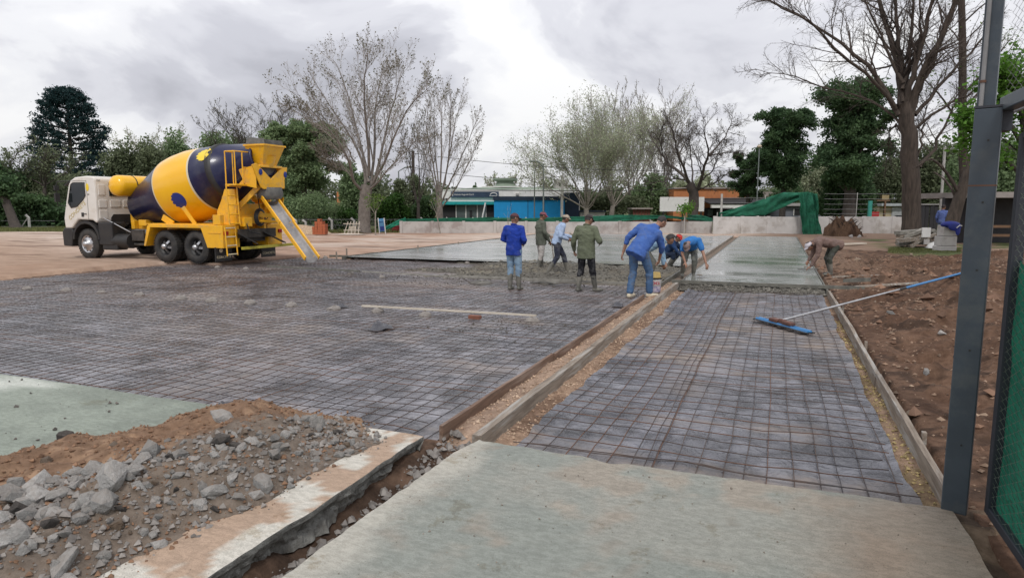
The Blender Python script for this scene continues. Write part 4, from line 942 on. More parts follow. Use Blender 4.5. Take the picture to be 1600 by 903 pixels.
# subframe
m = MB()
for s in (-1, 1): m.box((-0.5, s * 0.42, 1.1), (4.9, 0.1, 0.2))
m.box((-2.75, 0, 1.15), (0.15, 1.3, 0.28)); m.box((-2.3, -0.5, 1.22), (0.35, 0.3, 0.2)); m.box((-2.05, 0.5, 1.2), (0.4, 0.3, 0.22)); m.box((1.5, 0, 1.1), (0.2, 1.6, 0.22)); m.box((0, 0, 1.21), (3.2, 2.3, 0.03)); m.build('subframe', MT['ylw'], T, 0.01)
m = MB(); m.box((-2.5, 0, 1.35), (0.5, 0.7, 0.35)); m.tube([(-2.9, -0.3, 1.3), (-2.4, -0.5, 1.4), (-2.1, -0.45, 1.2)], 0.03, 6); m.tube([(-2.9, -0.1, 1.25), (-2.2, -0.6, 1.3)], 0.025, 6); m.build('gearbox', MT['frame'], T, 0.02)
# water tank across the truck
Mt = Matrix.Translation((-2.98, 0, 2.45)) @ Matrix.Rotation(-PI / 2, 4, 'X')
m = MB(); m.lathe([(-1.12, 0.0), (-1.11, 0.13), (-1.07, 0.25), (-1.0, 0.325), (-0.9, 0.35), (0.9, 0.35), (1.0, 0.325), (1.07, 0.25), (1.12, 0.0)], Mt, 32); tk = m.build('water_tank', MT['ylw_drum'], T)
for y in (-0.45, 0.45): m = MB(); m.lathe([(y - 0.02, 0.357), (y + 0.02, 0.357)], Mt, 32); m.build('tank_strap', MT['frame'], T)
m = MB()
for y in (-0.2, 0.7): m.box((-2.98, y, 1.62), (0.12, 0.08, 1.0)); m.box((-2.98, y, 2.12), (0.5, 0.08, 0.06))
m.build('tank_bracket', MT['ylw'], T)
text_mesh('tank_number', '110', 0.12, MT['ink'], T, Matrix.Translation((-3.12, -1.09, 2.5)) @ Matrix.Rotation(PI / 2, 4, 'X'))
# ------------------------------------------------------------------ drum
TILT = R_(15.7)
DM = Matrix.Translation((-1.11, 0, 2.25)) @ Matrix.Rotation(-TILT, 4, 'Y') @ Matrix.Rotation(PI / 2, 4, 'Y')  # local z = drum axis (rearward-up)
prof = [(-2.02, 0.0, 0), (-2.0, 0.50, 0), (-1.93, 0.62, 0), (-0.04, 1.125, 2), (0.02, 1.14, 1), (0.35, 1.165, 1), (0.9, 1.15, 1), (1.46, 1.06, 2), (1.52, 1.045, 0), (2.12, 0.925, 3), (2.14, 0.965, 3), (2.30, 0.94, 3), (2.32, 0.89, 0), (3.55, 0.54, 0), (3.62, 0.56, 0), (3.66, 0.50, 0), (3.4, 0.44, 0)]
m = MB(); m.lathe(prof, DM, 72); drum = m.build('drum', [MT['navy'], MT['ylw_drum'], MT['stripe'], MT['blk']], T)
def prad(s): return float(np.interp(s, [p[0] for p in prof[2:-1]], [p[1] for p in prof[2:-1]]))
def decal(name, s0, a0, rs, ra, mat, teeth_dir):
    """toothed oval painted on the drum"""
    n = 40; pts = []
    for k in range(n):
        a = 2 * PI * k / n
        q = 1.0
        c = math.cos(a)
        if c * teeth_dir > 0.05: q = 0.80 if k % 3 < 1 else 1.03
        pts.append((s0 + rs * c * q, a0 + ra * math.sin(a) * (q if q > 1 else 1)))
    m = MB(); vs = []
    def P(s, a): r = prad(s) + 0.006; return (r * math.cos(a), r * math.sin(a), s)
    vs.append(P(s0, a0))
    for sc in (0.5, 1.0):
        for s, a in pts: vs.append(P(s0 + (s - s0) * sc, a0 + (a - a0) * sc))
    fs = [(0, 1 + k, 1 + (k + 1) % n) for k in range(n)] + [(1 + k, 1 + n + k, 1 + n + (k + 1) % n, 1 + (k + 1) % n) for k in range(n)]
    m.add(vs, fs, 0, DM, True); m.build(name, mat, T)
# find drum coordinates for a photo pixel
def proj(p):
    d = Vector(p) - Vector((0, 0, CAM_H)); r = Vector(RV); f = Vector(FV)
    fw = f * math.cos(PHI) - Vector((0, 0, math.sin(PHI))); up = r.cross(fw)
    ww = d.dot(fw); return CX + F_PX * d.dot(r) / ww, CY - F_PX * d.dot(up) / ww, ww
def drum_at(px, py, s_lo, s_hi):
    best = (1e9,)
    TM = Matrix.Translation((-17.5, 16.65, -0.03)) @ DM
    for i in range(25):
        s = s_lo + (s_hi - s_lo) * i / 24
        for k in range(180):
            a = 2 * PI * k / 180; r = prad(s); q = TM @ Vector((r * math.cos(a), r * math.sin(a), s)); x, y, ww = proj(q)
            e = (x - px) ** 2 + (y - py) ** 2 + max(0, ww - 22.5) * 40
            if e < best[0]: best = (e, s, a)
    return best[1], best[2]
s_, a_ = drum_at(279, 314, 0.0, 1.4); decal('blue_emblem', s_, a_, 0.25, 0.23, MT['logo_b'], -1)
s_, a_ = drum_at(319, 241, 1.5, 2.1); decal('yellow_emblem', s_, a_, 0.27, 0.26, MT['logo_y'], -1)
m = MB(); m.box((-3.0 + 0.05, 0, 1.75), (0.3, 0.9, 1.1)); m.build('drum_front_support', MT['ylw'], T, 0.02)
for s in (-1, 1):
    m = MB(); m.beam((-0.55, s * 0.95, 1.2), (-0.95, s * 0.98, 1.42), 0.06, 0.2); m.build('drum_stay', MT['ylw'], T, 0.01); m = MB(); m.beam((0.35, s * 0.9, 1.2), (0.0, s * 1.02, 1.75), 0.06, 0.12); m.build('drum_stay', MT['ylw'], T, 0.01)
# ------------------------------------------------------------------ rear pedestal, ladder, platform
for s in (-1, 1):
    m = MB(); m.prism([(1.15, 1.2), (1.15, 1.62), (1.36, 1.98), (1.50, 2.3), (1.9, 2.3), (1.95, 1.75), (1.9, 1.2)], min(s * .78, s * .70), max(s * .78, s * .70)); m.build('pedestal_plate', MT['ylw'], T, 0.01)
m = MB(); m.box((1.75, 0, 1.6), (0.14, 1.42, 0.5)); m.box((1.86, -0.02, 1.34), (0.12, 1.5, 0.26)); m.build('pedestal_beam', MT['ylw'], T, 0.015)
for s in (-1, 1): m = MB(); m.ell((1.42, s * 0.62, 2.02), (0.13, 0.16, 0.13)); m.build('drum_roller', MT['ylw'], T)
m = MB()
for a_, c_, w_, h_ in [((1.7, -0.62, 1.6), (2.45, -0.3, 2.4), 0.09, 0.16), ((1.7, 0.62, 1.6), (2.45, 0.3, 2.4), 0.09, 0.16), ((1.9, -0.6, 2.35), (2.5, -0.45, 3.0), 0.07, 0.1), ((1.9, 0.6, 2.35), (2.5, 0.45, 3.0), 0.07, 0.1)]: m = MB(); m.beam(a_, c_, w_, h_); m.build('hopper_brace', MT['ylw'], T, 0.01)
def ladder(x0, x1, z0, z1, y0, y1, name):
    lo = MB()
    for y in (y0, y1): lo.tube([(x0, y, z0), (x1, y, z1)], 0.022, 6)
    lo = lo.build(name, MT['ylw'], T)
    n = max(2, int((z1 - z0) / 0.28)); 
    for k in range(n + 1):
        t = (k + 0.15) / (n + 0.3); r = MB(); r.tube([(x0 + (x1 - x0) * t, y0, z0 + (z1 - z0) * t), (x0 + (x1 - x0) * t, y1, z0 + (z1 - z0) * t)], 0.018, 6); r.build('rung', MT['stripe'] if z0 < 0.5 else MT['ylw'], lo)
ladder(1.98, 1.93, 0.27, 1.15, -1.27, -0.86, 'lower_ladder')
ladder(2.04, 1.98, 1.2, 2.42, -1.18, -0.76, 'upper_ladder')
m = MB(); m.box((2.05, -0.45, 2.42), (0.42, 1.25, 0.05)); m.build('platform', MT['ylw'], T, 0.006)
m = MB()
for x, y in [(1.86, -1.05), (2.24, -1.05), (2.24, -0.75), (2.24, 0.14), (1.86, -0.75)]: m.tube([(x, y, 2.44), (x, y, 3.42)], 0.02, 6)
m.tube([(1.86, -0.75, 3.42), (1.86, -1.05, 3.42), (2.24, -1.05, 3.42), (2.24, 0.14, 3.42)], 0.02, 6, smooth=False); m.tube([(2.24, -0.75, 2.95), (2.24, 0.14, 2.95)], 0.018, 6, smooth=False); m.build('guard_rail', MT['ylw'], T)
# hopper
def funnel(name, c, top, bot, z0, z1, mat, th=0.02):
    cx, cy = c; m = MB(); vs = []
    for z, (a, b_) in ((z1, top), (z0, bot), (z0, (bot[0] - th, bot[1] - th)), (z1, (top[0] - th, top[1] - th))):
        ox = (0.08 if z == z1 else 0)
        vs += [(cx - a + ox, cy - b_, z), (cx + a + ox, cy - b_, z), (cx + a + ox, cy + b_, z), (cx - a + ox, cy + b_, z)]
    fs = []
    for l in range(3):
        for k in range(4): fs.append((l * 4 + k, l * 4 + (k + 1) % 4, l * 4 + 4 + (k + 1) % 4, l * 4 + 4 + k))
    fs += [(12 + k, 12 + (k + 1) % 4, (k + 1) % 4, k) for k in range(4)]
    m.add(vs, fs); return m.build(name, mat, T, 0.006)
funnel('hopper', (2.38, 0), (0.38, 0.46), (0.24, 0.30), 3.02, 3.62, MT['ylw'])
m = MB(); m.lathe([(3.0, 0.28), (3.3, 0.36), (3.32, 0.37)], Matrix.Translation((2.42, 0, 0)), 24); m.build('hopper_throat', MT['ylw'], T)
m = MB(); m.box((2.46, 0, 3.64), (0.82, 0.98, 0.05)); m.box((2.46, 0, 3.645), (0.72, 0.88, 0.06), 1); m.build('hopper_rim', [MT['ylw'], MT['rubber']], T)
m = MB(); m.add([(2.08, -0.42, 3.66), (2.84, -0.42, 3.66), (2.8, -0.4, 3.84), (2.15, -0.4, 3.86), (2.06, 0.42, 3.66), (2.1, 0.38, 3.9), (2.1, -0.38, 3.92), (2.84, 0.42, 3.66), (2.8, 0.38, 3.82)], [(0, 1, 2, 3), (0, 3, 6, 5, 4), (4, 5, 8, 7)]); m.build('hopper_splash_skirt', MT['rubber'], T)
m = MB(); m.box((2.4, 0, 3.0), (0.56, 1.0, 0.07)); m.build('hopper_frame', MT['ylw'], T, 0.01)
# V shaped discharge shield facing rearward
vp = [(a_ * 0.84, b_) for a_, b_ in [(-0.95, 3.02), (-0.72, 3.08), (0.0, 2.62), (0.62, 3.0), (0.90, 3.02), (0.86, 2.86), (0.72, 2.62), (0.72, 2.36), (0.40, 2.30), (-0.42, 2.30), (-0.55, 2.36)]]
m = MB()
m.prism(vp, 2.62, 2.66, ax='X'); m.build('discharge_shield', MT['ylw'], T, 0.008)
for s in (-1, 1): m = MB(); m.prism([(1.95, 2.9), (2.62, 3.02), (2.62, 2.32), (2.2, 2.4)], min(s * .62, s * .60), max(s * .62, s * .60)); m.build('discharge_side', MT['ylw'], T)
m = MB(); m.box((2.35, 0, 2.75), (0.3, 0.9, 0.6)); m.build('discharge_mouth', MT['rubber'], T)
for y in (-0.46, 0.64): m = MB(); m.ell((2.672, y, 2.82 if y < 0 else 2.78), (0.008, 0.08, 0.1)); m.build('small_emblem', MT['logo_b'], T)
# collector drum below and chute
m = MB(); m.lathe([(2.36, 0.36), (2.12, 0.40), (1.98, 0.30)], Matrix.Translation((2.5, 0.1, 0)), 24); m.build('collector', MT['rubber'], T)
CT = Vector((2.55, -0.02, 2.04)); CB = Vector((4.8, -0.85, 0.26))
def chute(name, t0, t1, wd, lift, mat):
    a = CT.lerp(CB, t0) + Vector((0, 0, lift)); b = CT.lerp(CB, t1) + Vector((0, 0, lift)); d = (b - a).normalized(); sdv = Vector((0, 0, 1)).cross(d).normalized(); up = d.cross(sdv)
    m = MB(); secs = []
    for p in (a, b):
        ring = []
        for k in range(9):
            an = PI * k / 8; ring.append(p + sdv * (wd / 2 * math.cos(an)) - up * (wd * 0.42 * math.sin(an)) + up * 0.0)
        secs.append(ring)
    vs = secs[0] + secs[1]
    m.add(vs, [(k, k + 1, 9 + k + 1, 9 + k) for k in range(8)], 0, None, True)
    o = m.build(name, mat, T)
    so = o.modifiers.new('s', 'SOLIDIFY'); so.thickness = 0.012
    for s in (-1, 1):
        r = MB(); r.beam(a + sdv * s * (wd / 2 + .02) + up * 0.02, b + sdv * s * (wd / 2 + .02) + up * 0.02, 0.045, 0.12, up=tuple(up)); r.build('chute_rim', MT['ylw'], o, 0.006)
    for t in (0.12, 0.9):
        p = a.lerp(b, t); r = MB(); r.tube([p - up * wd * .42 + sdv * wd * .3, p + sdv * wd * .52, ], 0.012, 5); r.build('chute_bracket', MT['ylw'], o)
    return o
chute('upper_chute', 0.0, 0.44, 0.45, 0.0, MT['greysteel']); chute('lower_chute', 0.40, 1.0, 0.41, -0.02, MT['greysteel'])
m = MB(); m.beam((1.95, 0.1, 1.5), (2.6, 0.75, 1.45), 0.1, 0.14); m.tube([(2.0, 0.1, 1.3), (2.6, 0.9, 1.25)], 0.05, 8); m.beam((2.4, 0.5, 1.5), (2.55, 0.8, 1.2), 0.06, 0.2); m.build('chute_support', MT['ylw'], T, 0.01)
m = MB(); m.prism([(2.35, 2.0), (2.75, 2.05), (2.7, 1.72), (2.5, 1.6)], 0.42, 0.44); m.build('splash_plate', MT['ylw'], T)
# hose coil
m = MB()
for k in range(4):
    pts = [(2.02 + 0.02 * k, 0.12 + (0.24 - 0.025 * k) * math.cos(a) , 1.42 + (0.27 - 0.02 * k) * math.sin(a)) for a in [2 * PI * i / 24 for i in range(25)]]
    m.tube(pts, 0.02, 6)
m.tube([(2.05, 0.1, 1.68), (2.1, -0.05, 2.3), (2.15, -0.2, 2.9), (2.0, -0.45, 3.1)], 0.015, 6); m.tube([(2.05, 0.3, 1.3), (2.15, 0.6, 1.6), (2.3, 0.8, 1.5), (2.3, 0.95, 1.7)], 0.015, 6); m.build('hose_coil', MT['blk'], T)
# control boxes
b1('control_box', (1.98, -0.45, 1.28), (0.2, 0.34, 0.28), 'ylw'); b1('control_box', (1.6, -1.18, 1.36), (0.3, 0.16, 0.3), 'ylw')
m = MB(); m.tube([(1.98, -0.5, 1.4), (2.2, -0.55, 1.0), (2.3, -0.2, 0.9)], 0.02, 6); m.build('cable', MT['blk'], T)
# rear bumper, yellow bar and black ramps
m = MB(); m.box((1.9, 0.1, 0.92), (0.12, 1.6, 0.28)); m.box((1.7, 0.1, 0.75), (0.3, 0.8, 0.2)); m.build('rear_crossmember', MT['frame'], T, 0.01)
m = MB(); m.beam((1.9, -0.75, 0.95), (2.25, -0.3, 0.60), 0.4, 0.03); m.beam((1.9, 0.35, 0.95), (2.3, 0.9, 0.58), 0.4, 0.03); m.build('folding_step', MT['blk'], T)
m = MB(); m.beam((2.05, -0.75, 0.47), (2.3, 1.35, 0.50), 0.05, 0.09); m.build('underrun_bar', MT['olive'], T, 0.006)
# ================================================================== people
def cloth(name, c, c2=None, rough=0.85, sc=6, mud=None):
    return pm(name, c, c2 or tuple(x * .7 for x in c), sc, rough, 0.9, 16, c3=mud or (tuple(x * .55 + .07 for x in c) if 'trous' in name or 'jean' in name else tuple(x * .75 + .03 for x in c)), s3=7, bdist=0.03, spec=0.2)
SKIN = pm('skin_brown', (0.26, 0.135, 0.085), (0.20, 0.10, 0.062), 8, 0.5)
SKIN2 = pm('skin_tan', (0.34, 0.18, 0.12), (0.27, 0.14, 0.09), 8, 0.5)
HAIR = pm('black_hair', (0.012, 0.010, 0.009), (0.025, 0.02, 0.018), 30, 0.6, 0.8, 60)
BOOT = pm('muddy_boots', (0.085, 0.085, 0.075), (0.20, 0.185, 0.155), 5, 0.6, 0.4, 20)
def remesh(mb, name, vox, mat, parent, sm=4):
    me = mb.mesh('tmp'); o = bpy.data.objects.new('tmp', me); COL.objects.link(o)
    md = o.modifiers.new('r', 'REMESH'); md.mode = 'VOXEL'; md.voxel_size = vox; md.use_smooth_shade = True
    s = o.modifiers.new('s', 'SMOOTH'); s.factor = 0.5; s.iterations = sm
    bpy.context.view_layer.update()
    m2 = bpy.data.meshes.new_from_object(o.evaluated_get(bpy.context.evaluated_depsgraph_get())); m2.name = name
    bpy.data.objects.remove(o); m2.materials.clear()
    return link_mesh(name, m2, parent, [mat])
def limb(mb, pts, rs, n=10):
    """tapered limb with rounded ends"""
    pts = [Vector(p) for p in pts]; P = []; Rr = []
    d0 = (pts[1] - pts[0]).normalized(); d1 = (pts[-1] - pts[-2]).normalized()
    P += [pts[0] - d0 * rs[0] * .9, pts[0] - d0 * rs[0] * .6]; Rr += [rs[0] * .3, rs[0] * .8]
    for i, p in enumerate(pts):
        P.append(p); Rr.append(rs[i])
        if i < len(pts) - 1: P.append(p.lerp(pts[i + 1], .5)); Rr.append((rs[i] + rs[i + 1]) / 2 * 1.03)
    P += [pts[-1] + d1 * rs[-1] * .6, pts[-1] + d1 * rs[-1] * .9]; Rr += [rs[-1] * .8, rs[-1] * .3]
    mb.tube(P, Rr, n)
def loft(mb, secs, side, n=16):
    """secs: (center, half width, half depth); side: lateral axis"""
    side = Vector(side).normalized(); vs = []; C = [Vector(s[0]) for s in secs]
    for i, s in enumerate(secs):
        t = (C[min(i + 1, len(C) - 1)] - C[max(i - 1, 0)]).normalized(); sd = (side - t * side.dot(t)).normalized(); f = sd.cross(t)
        for k in range(n):
            a = 2 * PI * k / n; ca, sa = math.cos(a), math.sin(a)
            e = 0.82; vs.append(C[i] + sd * s[1] * math.copysign(abs(ca) ** e, ca) + f * s[2] * math.copysign(abs(sa) ** e, sa))
    fs = [(i * n + k, i * n + (k + 1) % n, (i + 1) * n + (k + 1) % n, (i + 1) * n + k) for i in range(len(secs) - 1) for k in range(n)]
    fs += [tuple(range(n))[::-1], tuple(range((len(secs) - 1) * n, len(secs) * n))]
    mb.add(vs, fs, 0, None, True)
def hand(mb, w, d, pn, curl, s=1.0, thumb=1):
    """palm and five fingers; w wrist, d finger direction, pn palm normal"""
    w, d, pn = Vector(w), Vector(d).normalized(), Vector(pn); pn = (pn - d * pn.dot(d)).normalized(); sd = d.cross(pn) * thumb
    loft(mb, [(w - d * .01, .024 * s, .018 * s), (w + d * .035 * s, .038 * s, .016 * s), (w + d * .085 * s, .042 * s, .014 * s)], sd, 10)
    L = [.066, .076, .070, .056]
    for i in range(4):
        b = w + d * .08 * s + sd * ((i - 1.5) * -.0205) * s; a = 0; p = [b]; dd = d.copy()
        for k, f in enumerate((.45, .32, .23)):
            a += curl * (0.8 + .12 * i); dd = d * math.cos(a) + pn * math.sin(a); b = b + dd * L[i] * f * s; p.append(b)
        limb(mb, p, [.0098 * s, .0093 * s, .0088 * s, .008 * s], 6)
    b = w + d * .022 * s + sd * .032 * s; d1 = (d * .55 + sd * .75 + pn * .25).normalized(); p1 = b + d1 * .042 * s; d2 = (d * .8 + sd * .35 + pn * .5).normalized()
    limb(mb, [b, p1, p1 + d2 * .032 * s], [.0125 * s, .0105 * s, .009 * s], 6)
def person(loc, rz, label, J, top, legs, skin=SKIN, hairs=1.0, cap=None, capcol2=None, boots=True, shoe=None, hair=True, group=None, sleeve='long', bootmat=None, scale=1.0, jacket=0.0, loose=1.0):
    root = empty('person', loc, rz, label, 'person', group); root.scale = (scale,) * 3
    j = {k: Vector(v) for k, v in J.items() if k not in ('look', 'curl')}
    side = (j['shR'] - j['shL']).normalized(); look = Vector(J['look']).normalized(); curl = J.get('curl', .45)
    pel, chest, neck, head = j['pelvis'], j['chest'], j['neck'], j['head']
    up = (head - neck).normalized(); hs = look.cross(up).normalized(); hu = hs.cross(look).normalized()
    RM = Matrix((hs, look, hu)).transposed()
    # --- body
    b = MB(); waist = pel.lerp(chest, .5)
    hipd = Vector(J.get('hipside', side)).normalized()
    hL, hR = pel - hipd * .09 + Vector((0, 0, -.03)), pel + hipd * .09 + Vector((0, 0, -.03))
    loft(b, [(pel + (pel - chest) * .12, .10, .08), (pel, .155, .105), (waist, .135, .095), (chest, .165, .11), (chest.lerp(neck, .6), .12, .085), (neck, .055, .055), (neck.lerp(head, .35), .052, .054)], side)
    b.ell(head, (.074, .094, .112), rot=RM); b.ell(head + look * .035 - hu * .055, (.052, .052, .052), rot=RM)
    b.ell(head + look * .098 - hu * .018, (.014, .020, .026), rot=RM)                  # nose
    b.ell(head + look * .088 + hu * .022, (.05, .014, .010), rot=RM)                   # brow
    b.ell(head + look * .086 - hu * .055, (.024, .012, .008), rot=RM)                  # lips
    for s in (-1, 1): b.ell(head + hs * s * .077 - hu * .01, (.011, .02, .032), rot=RM)
    for S, sh, el, ha in ((-1, 'shL', 'elL', 'haL'), (1, 'shR', 'elR', 'haR')):
        limb(b, [chest.lerp(neck, .6), j[sh]], [.06, .055]); limb(b, [j[sh], j[el], j[ha]], [.052, .04, .026])
        d = (j[ha] - j[el]).normalized(); d = (d + Vector(J.get('hd' + sh[-1], (0, 0, 0)))).normalized(); pn = Vector(J.get('pn' + sh[-1], side * -S + look * .3))
        hand(b, j[ha], d, pn, curl, 1.05, S if False else -S)
    for S, h, kn, an in ((-1, hL, 'knL', 'anL'), (1, hR, 'knR', 'anR')):
        limb(b, [h, j[kn], j[an]], [.085, .056, .036]); toe = Vector(J.get('toe' + kn[-1], J.get('toe', (0, 1, 0)))).normalized()
        limb(b, [j[an] + Vector((0, 0, -.04)), j[an] + toe * .13 + Vector((0, 0, -.055))], [.036, .03])
    remesh(b, 'body', .0095, skin, root, 2)
    for s in (-1, 1): e = MB(); e.ell(head + look * .084 + hs * s * .031 + hu * .004, (.011, .007, .006), rot=RM, nu=8, nv=6); e.build('eye', MT['ink'], root)
    # --- shirt or jacket
    t = MB(); q = 1 + jacket
    low = pel - (chest - pel).normalized() * (.13 + jacket * .6 if jacket else .07)
    loft(t, [(low, .186 * q, .134 * q), (pel, .178 * q, .128 * q), (waist, .165 * q, .122 * q), (chest, .188 * q, .13 * q), (chest.lerp(neck, .55), .16, .105), (neck - (neck - chest) * .1, .085, .075), (neck + up * .012, .066, .066)], side)
    for S, sh, el, ha in ((-1, 'shL', 'elL', 'haL'), (1, 'shR', 'elR', 'haR')):
        limb(t, [chest.lerp(neck, .55), j[sh]], [.08, .072])
        if sleeve == 'long': limb(t, [j[sh], j[el], j[el].lerp(j[ha], .9)], [.072 * q, .057 * q, .043])
        elif sleeve == 'pushed': limb(t, [j[sh], j[el], j[el].lerp(j[ha], .3)], [.074 * q, .06, .05])
        else: limb(t, [j[sh], j[sh].lerp(j[el], .72)], [.075, .064])
    tm = remesh(t, 'jacket' if jacket else 'shirt', .015, top, root, 3)
    tex_wrinkle(tm, .012)
    # collar
    c = MB(); ring = [neck + up * .012 + (hs * math.cos(a) + look * math.sin(a)) * .066 for a in [2 * PI * k / 14 for k in range(15)]]; c.tube(ring, .014, 6); c.build('collar', top, root)
    # --- trousers
    t = MB(); loft(t, [(hL.lerp(hR, .5) - Vector((0, 0, .06)), .15, .11), (pel, .168, .12), (pel + (chest - pel).normalized() * .07, .16, .115)], hipd)
    kr = .97 if boots else 1
    for h, kn, an in ((hL, 'knL', 'anL'), (hR, 'knR', 'anR')):
        end = j[kn].lerp(j[an], .42 if boots else .93); limb(t, [h, h.lerp(j[kn], .5), j[kn], end], [.102 * loose, .088 * loose, .073 * loose, .066 * loose])
    tm = remesh(t, 'trousers', .015, legs, root, 3); tex_wrinkle(tm, .012)
    m = MB(); m.ell(pel + (chest - pel).normalized() * .06, (.17, .122, .02)); m.build('belt', MT['blk'], root)
    for s_, kn, an in ((-1, 'knL', 'anL'), (1, 'knR', 'anR')):
        f = MB(); toe = Vector(J.get('toe' + kn[-1], J.get('toe', (0, 1, 0)))).normalized(); a = j[an]
        if boots: limb(f, [j[kn].lerp(a, .3), j[kn].lerp(a, .55), a], [.064, .062, .05]); limb(f, [a + Vector((0, 0, -.045)) - toe * .02, a + toe * .08 + Vector((0, 0, -.05)), a + toe * .16 + Vector((0, 0, -.055))], [.046, .045, .036])
        else: limb(f, [a + Vector((0, 0, .02)), a + Vector((0, 0, -.03))], [.046, .05]); limb(f, [a + Vector((0, 0, -.05)) - toe * .03, a + toe * .08 + Vector((0, 0, -.05)), a + toe * .165 + Vector((0, 0, -.055))], [.045, .046, .036])
        remesh(f, 'boot' if boots else 'shoe', .012, (bootmat or BOOT) if boots else shoe, root, 2)
    # --- hair and cap
    if hair:
        h = MB(); h.ell(head - look * .012 + hu * .018 * hairs, (.082 * hairs, .094 * hairs, .104 * hairs), rot=RM); 
        me = h.mesh('hair'); bm = bmesh.new(); bm.from_mesh(me)
        dv = [v for v in bm.verts if (v.co - head).dot(look) > .035 + .5 * max(0, (v.co - head).dot(hu) - .04) or (v.co - head).dot(hu) < -.055]
        bmesh.ops.delete(bm, geom=dv, context='VERTS'); bm.to_mesh(me); bm.free(); link_mesh('hair', me, root, [hair if hair is not True else HAIR])
    if cap:
        c = MB(); n = 18; vs = []
        cc = head + hu * .028 - look * .004
        for jj in range(6):
            bb = PI / 2 * jj / 5
            for i in range(n): a = 2 * PI * i / n; vs.append(cc + hs * (.089 * math.cos(bb) * math.cos(a)) + look * (.105 * math.cos(bb) * math.sin(a)) + hu * (.094 * math.sin(bb) - .004))
        fs = [(r_ * n + i, r_ * n + (i + 1) % n, (r_ + 1) * n + (i + 1) % n, (r_ + 1) * n + i) for r_ in range(5) for i in range(n)]
        c.add(vs, fs, 0, None, True); co = c.build('cap', cap, root)
        so = co.modifiers.new('s', 'SOLIDIFY'); so.thickness = .004
        p = MB(); vs = []; m_ = 9
        for rr in (0, 1):
            for i in range(m_): a = PI * (.16 + .68 * i / (m_ - 1)); e = .055 + 0 * rr; vs.append(cc + hs * (.082 * math.cos(a) * (1 + .05 * rr)) + look * ((.10 + (.068 if rr else -.006)) * math.sin(a)) + hu * (.010 - .022 * rr + (.0 if rr == 0 else -.012 * math.cos(a) ** 2)))
        p.add(vs, [(i, i + 1, m_ + i + 1, m_ + i) for i in range(m_ - 1)], 0, None, True); po = p.build('visor', capcol2 or cap, co); so = po.modifiers.new('s', 'SOLIDIFY'); so.thickness = .005
    return root
def tex_wrinkle(o, amt):
    me = o.data; n = len(me.vertices); co = np.zeros(n * 3); me.vertices.foreach_get('co', co); co = co.reshape(-1, 3); no = np.zeros(n * 3); me.vertices.foreach_get('normal', no); no = no.reshape(-1, 3)
    d = fbm(co[:, 0] * 6 + co[:, 1] * 5, co[:, 2] * 11 + co[:, 1] * 4, 3, 1.2, 9) * amt * 1.4
    co += no * (d + amt * .15)[:, None]; me.vertices.foreach_set('co', co.ravel()); me.update()
def facing(h): return YAW - R_(h)     # 0 away from the camera, 90 to the photo's right
def gp(px, py, z=-0.12): p = G(px, py, z); return (p.x, p.y, z)
BASE = dict(pelvis=(0, 0, .93), chest=(0, .0, 1.28), neck=(0, .0, 1.45), head=(0, .035, 1.60), shL=(-.18, 0, 1.39), shR=(.18, 0, 1.39), elL=(-.25, -.05, 1.12), elR=(.25, -.05, 1.12), haL=(-.25, .08, .88), haR=(.25, .08, .88), knL=(-.10, .03, .50), knR=(.10, .03, .50), anL=(-.11, 0, .10), anR=(.11, 0, .10), look=(0, 1, -.1))
def pose(**k): d = dict(BASE); d.update(k); return d
CAPM = pm('maroon_cap', (0.10, 0.035, 0.045), (0.07, 0.03, 0.035), 8, .8); CAPD = pm('dark_cap', (0.035, 0.022, 0.022), (0.025, 0.018, 0.018), 8, .8)
CAPB = pm('beige_cap', (0.42, 0.35, 0.28), (0.34, 0.28, 0.22), 8, .8); CAPG = pm('grey_cap', (0.24, 0.18, 0.17), (0.18, 0.13, 0.13), 8, .8)
CAPR = pm('red_cap', (0.55, 0.03, 0.02), (0.42, 0.025, 0.02), 8, .7); CAPW = pm('white_cap', (0.55, 0.52, 0.56), (0.45, 0.42, 0.45), 8, .8)
CAPRW = pm('faded_red_cap', (0.30, 0.09, 0.11), (0.16, 0.05, 0.07), 12, .8)
JEANS = cloth('blue_jeans', (0.055, 0.115, 0.23), (0.10, 0.17, 0.29)); JEANSL = cloth('light_jeans', (0.26, 0.37, 0.48), (0.18, 0.28, 0.40))
person(gp(803, 454), facing(28), 'man in a bright blue long sleeve sweater and light jeans, leftmost of the workers', pose(elL=(-.27, -.03, 1.13), elR=(.27, -.02, 1.13), haL=(-.10, .22, 1.06), haR=(.14, .22, 1.05), pnL=(0, -1, .3), pnR=(0, -1, .3), look=(.75, .7, -.22), anL=(-.09, -.02, .10), anR=(.10, .05, .10)), cloth('royal_blue_knit', (0.02, 0.055, 0.36), (0.015, 0.04, 0.26)), JEANSL, cap=CAPM, capcol2=CAPD, jacket=.02, group='workers on the rebar mat')
person(gp(845, 424), facing(70), 'man in a grey green jacket and white trousers leaning on a shovel', pose(elL=(-.24, .05, 1.13), elR=(.24, .02, 1.12), haL=(-.04, .30, 1.0), haR=(.16, .20, .86), look=(.1, 1, -.3), head=(0, .06, 1.59), chest=(0, -.02, 1.28), anL=(-.10, .08, .10), anR=(.12, -.16, .10), knR=(.11, -.03, .5)), cloth('grey_green_jacket', (0.125, 0.135, 0.105), (0.09, 0.10, 0.08)), cloth('white_trousers', (0.50, 0.47, 0.45), (0.36, 0.33, 0.30)), cap=CAPRW, capcol2=CAPR, jacket=.06, group='workers on the rebar mat')
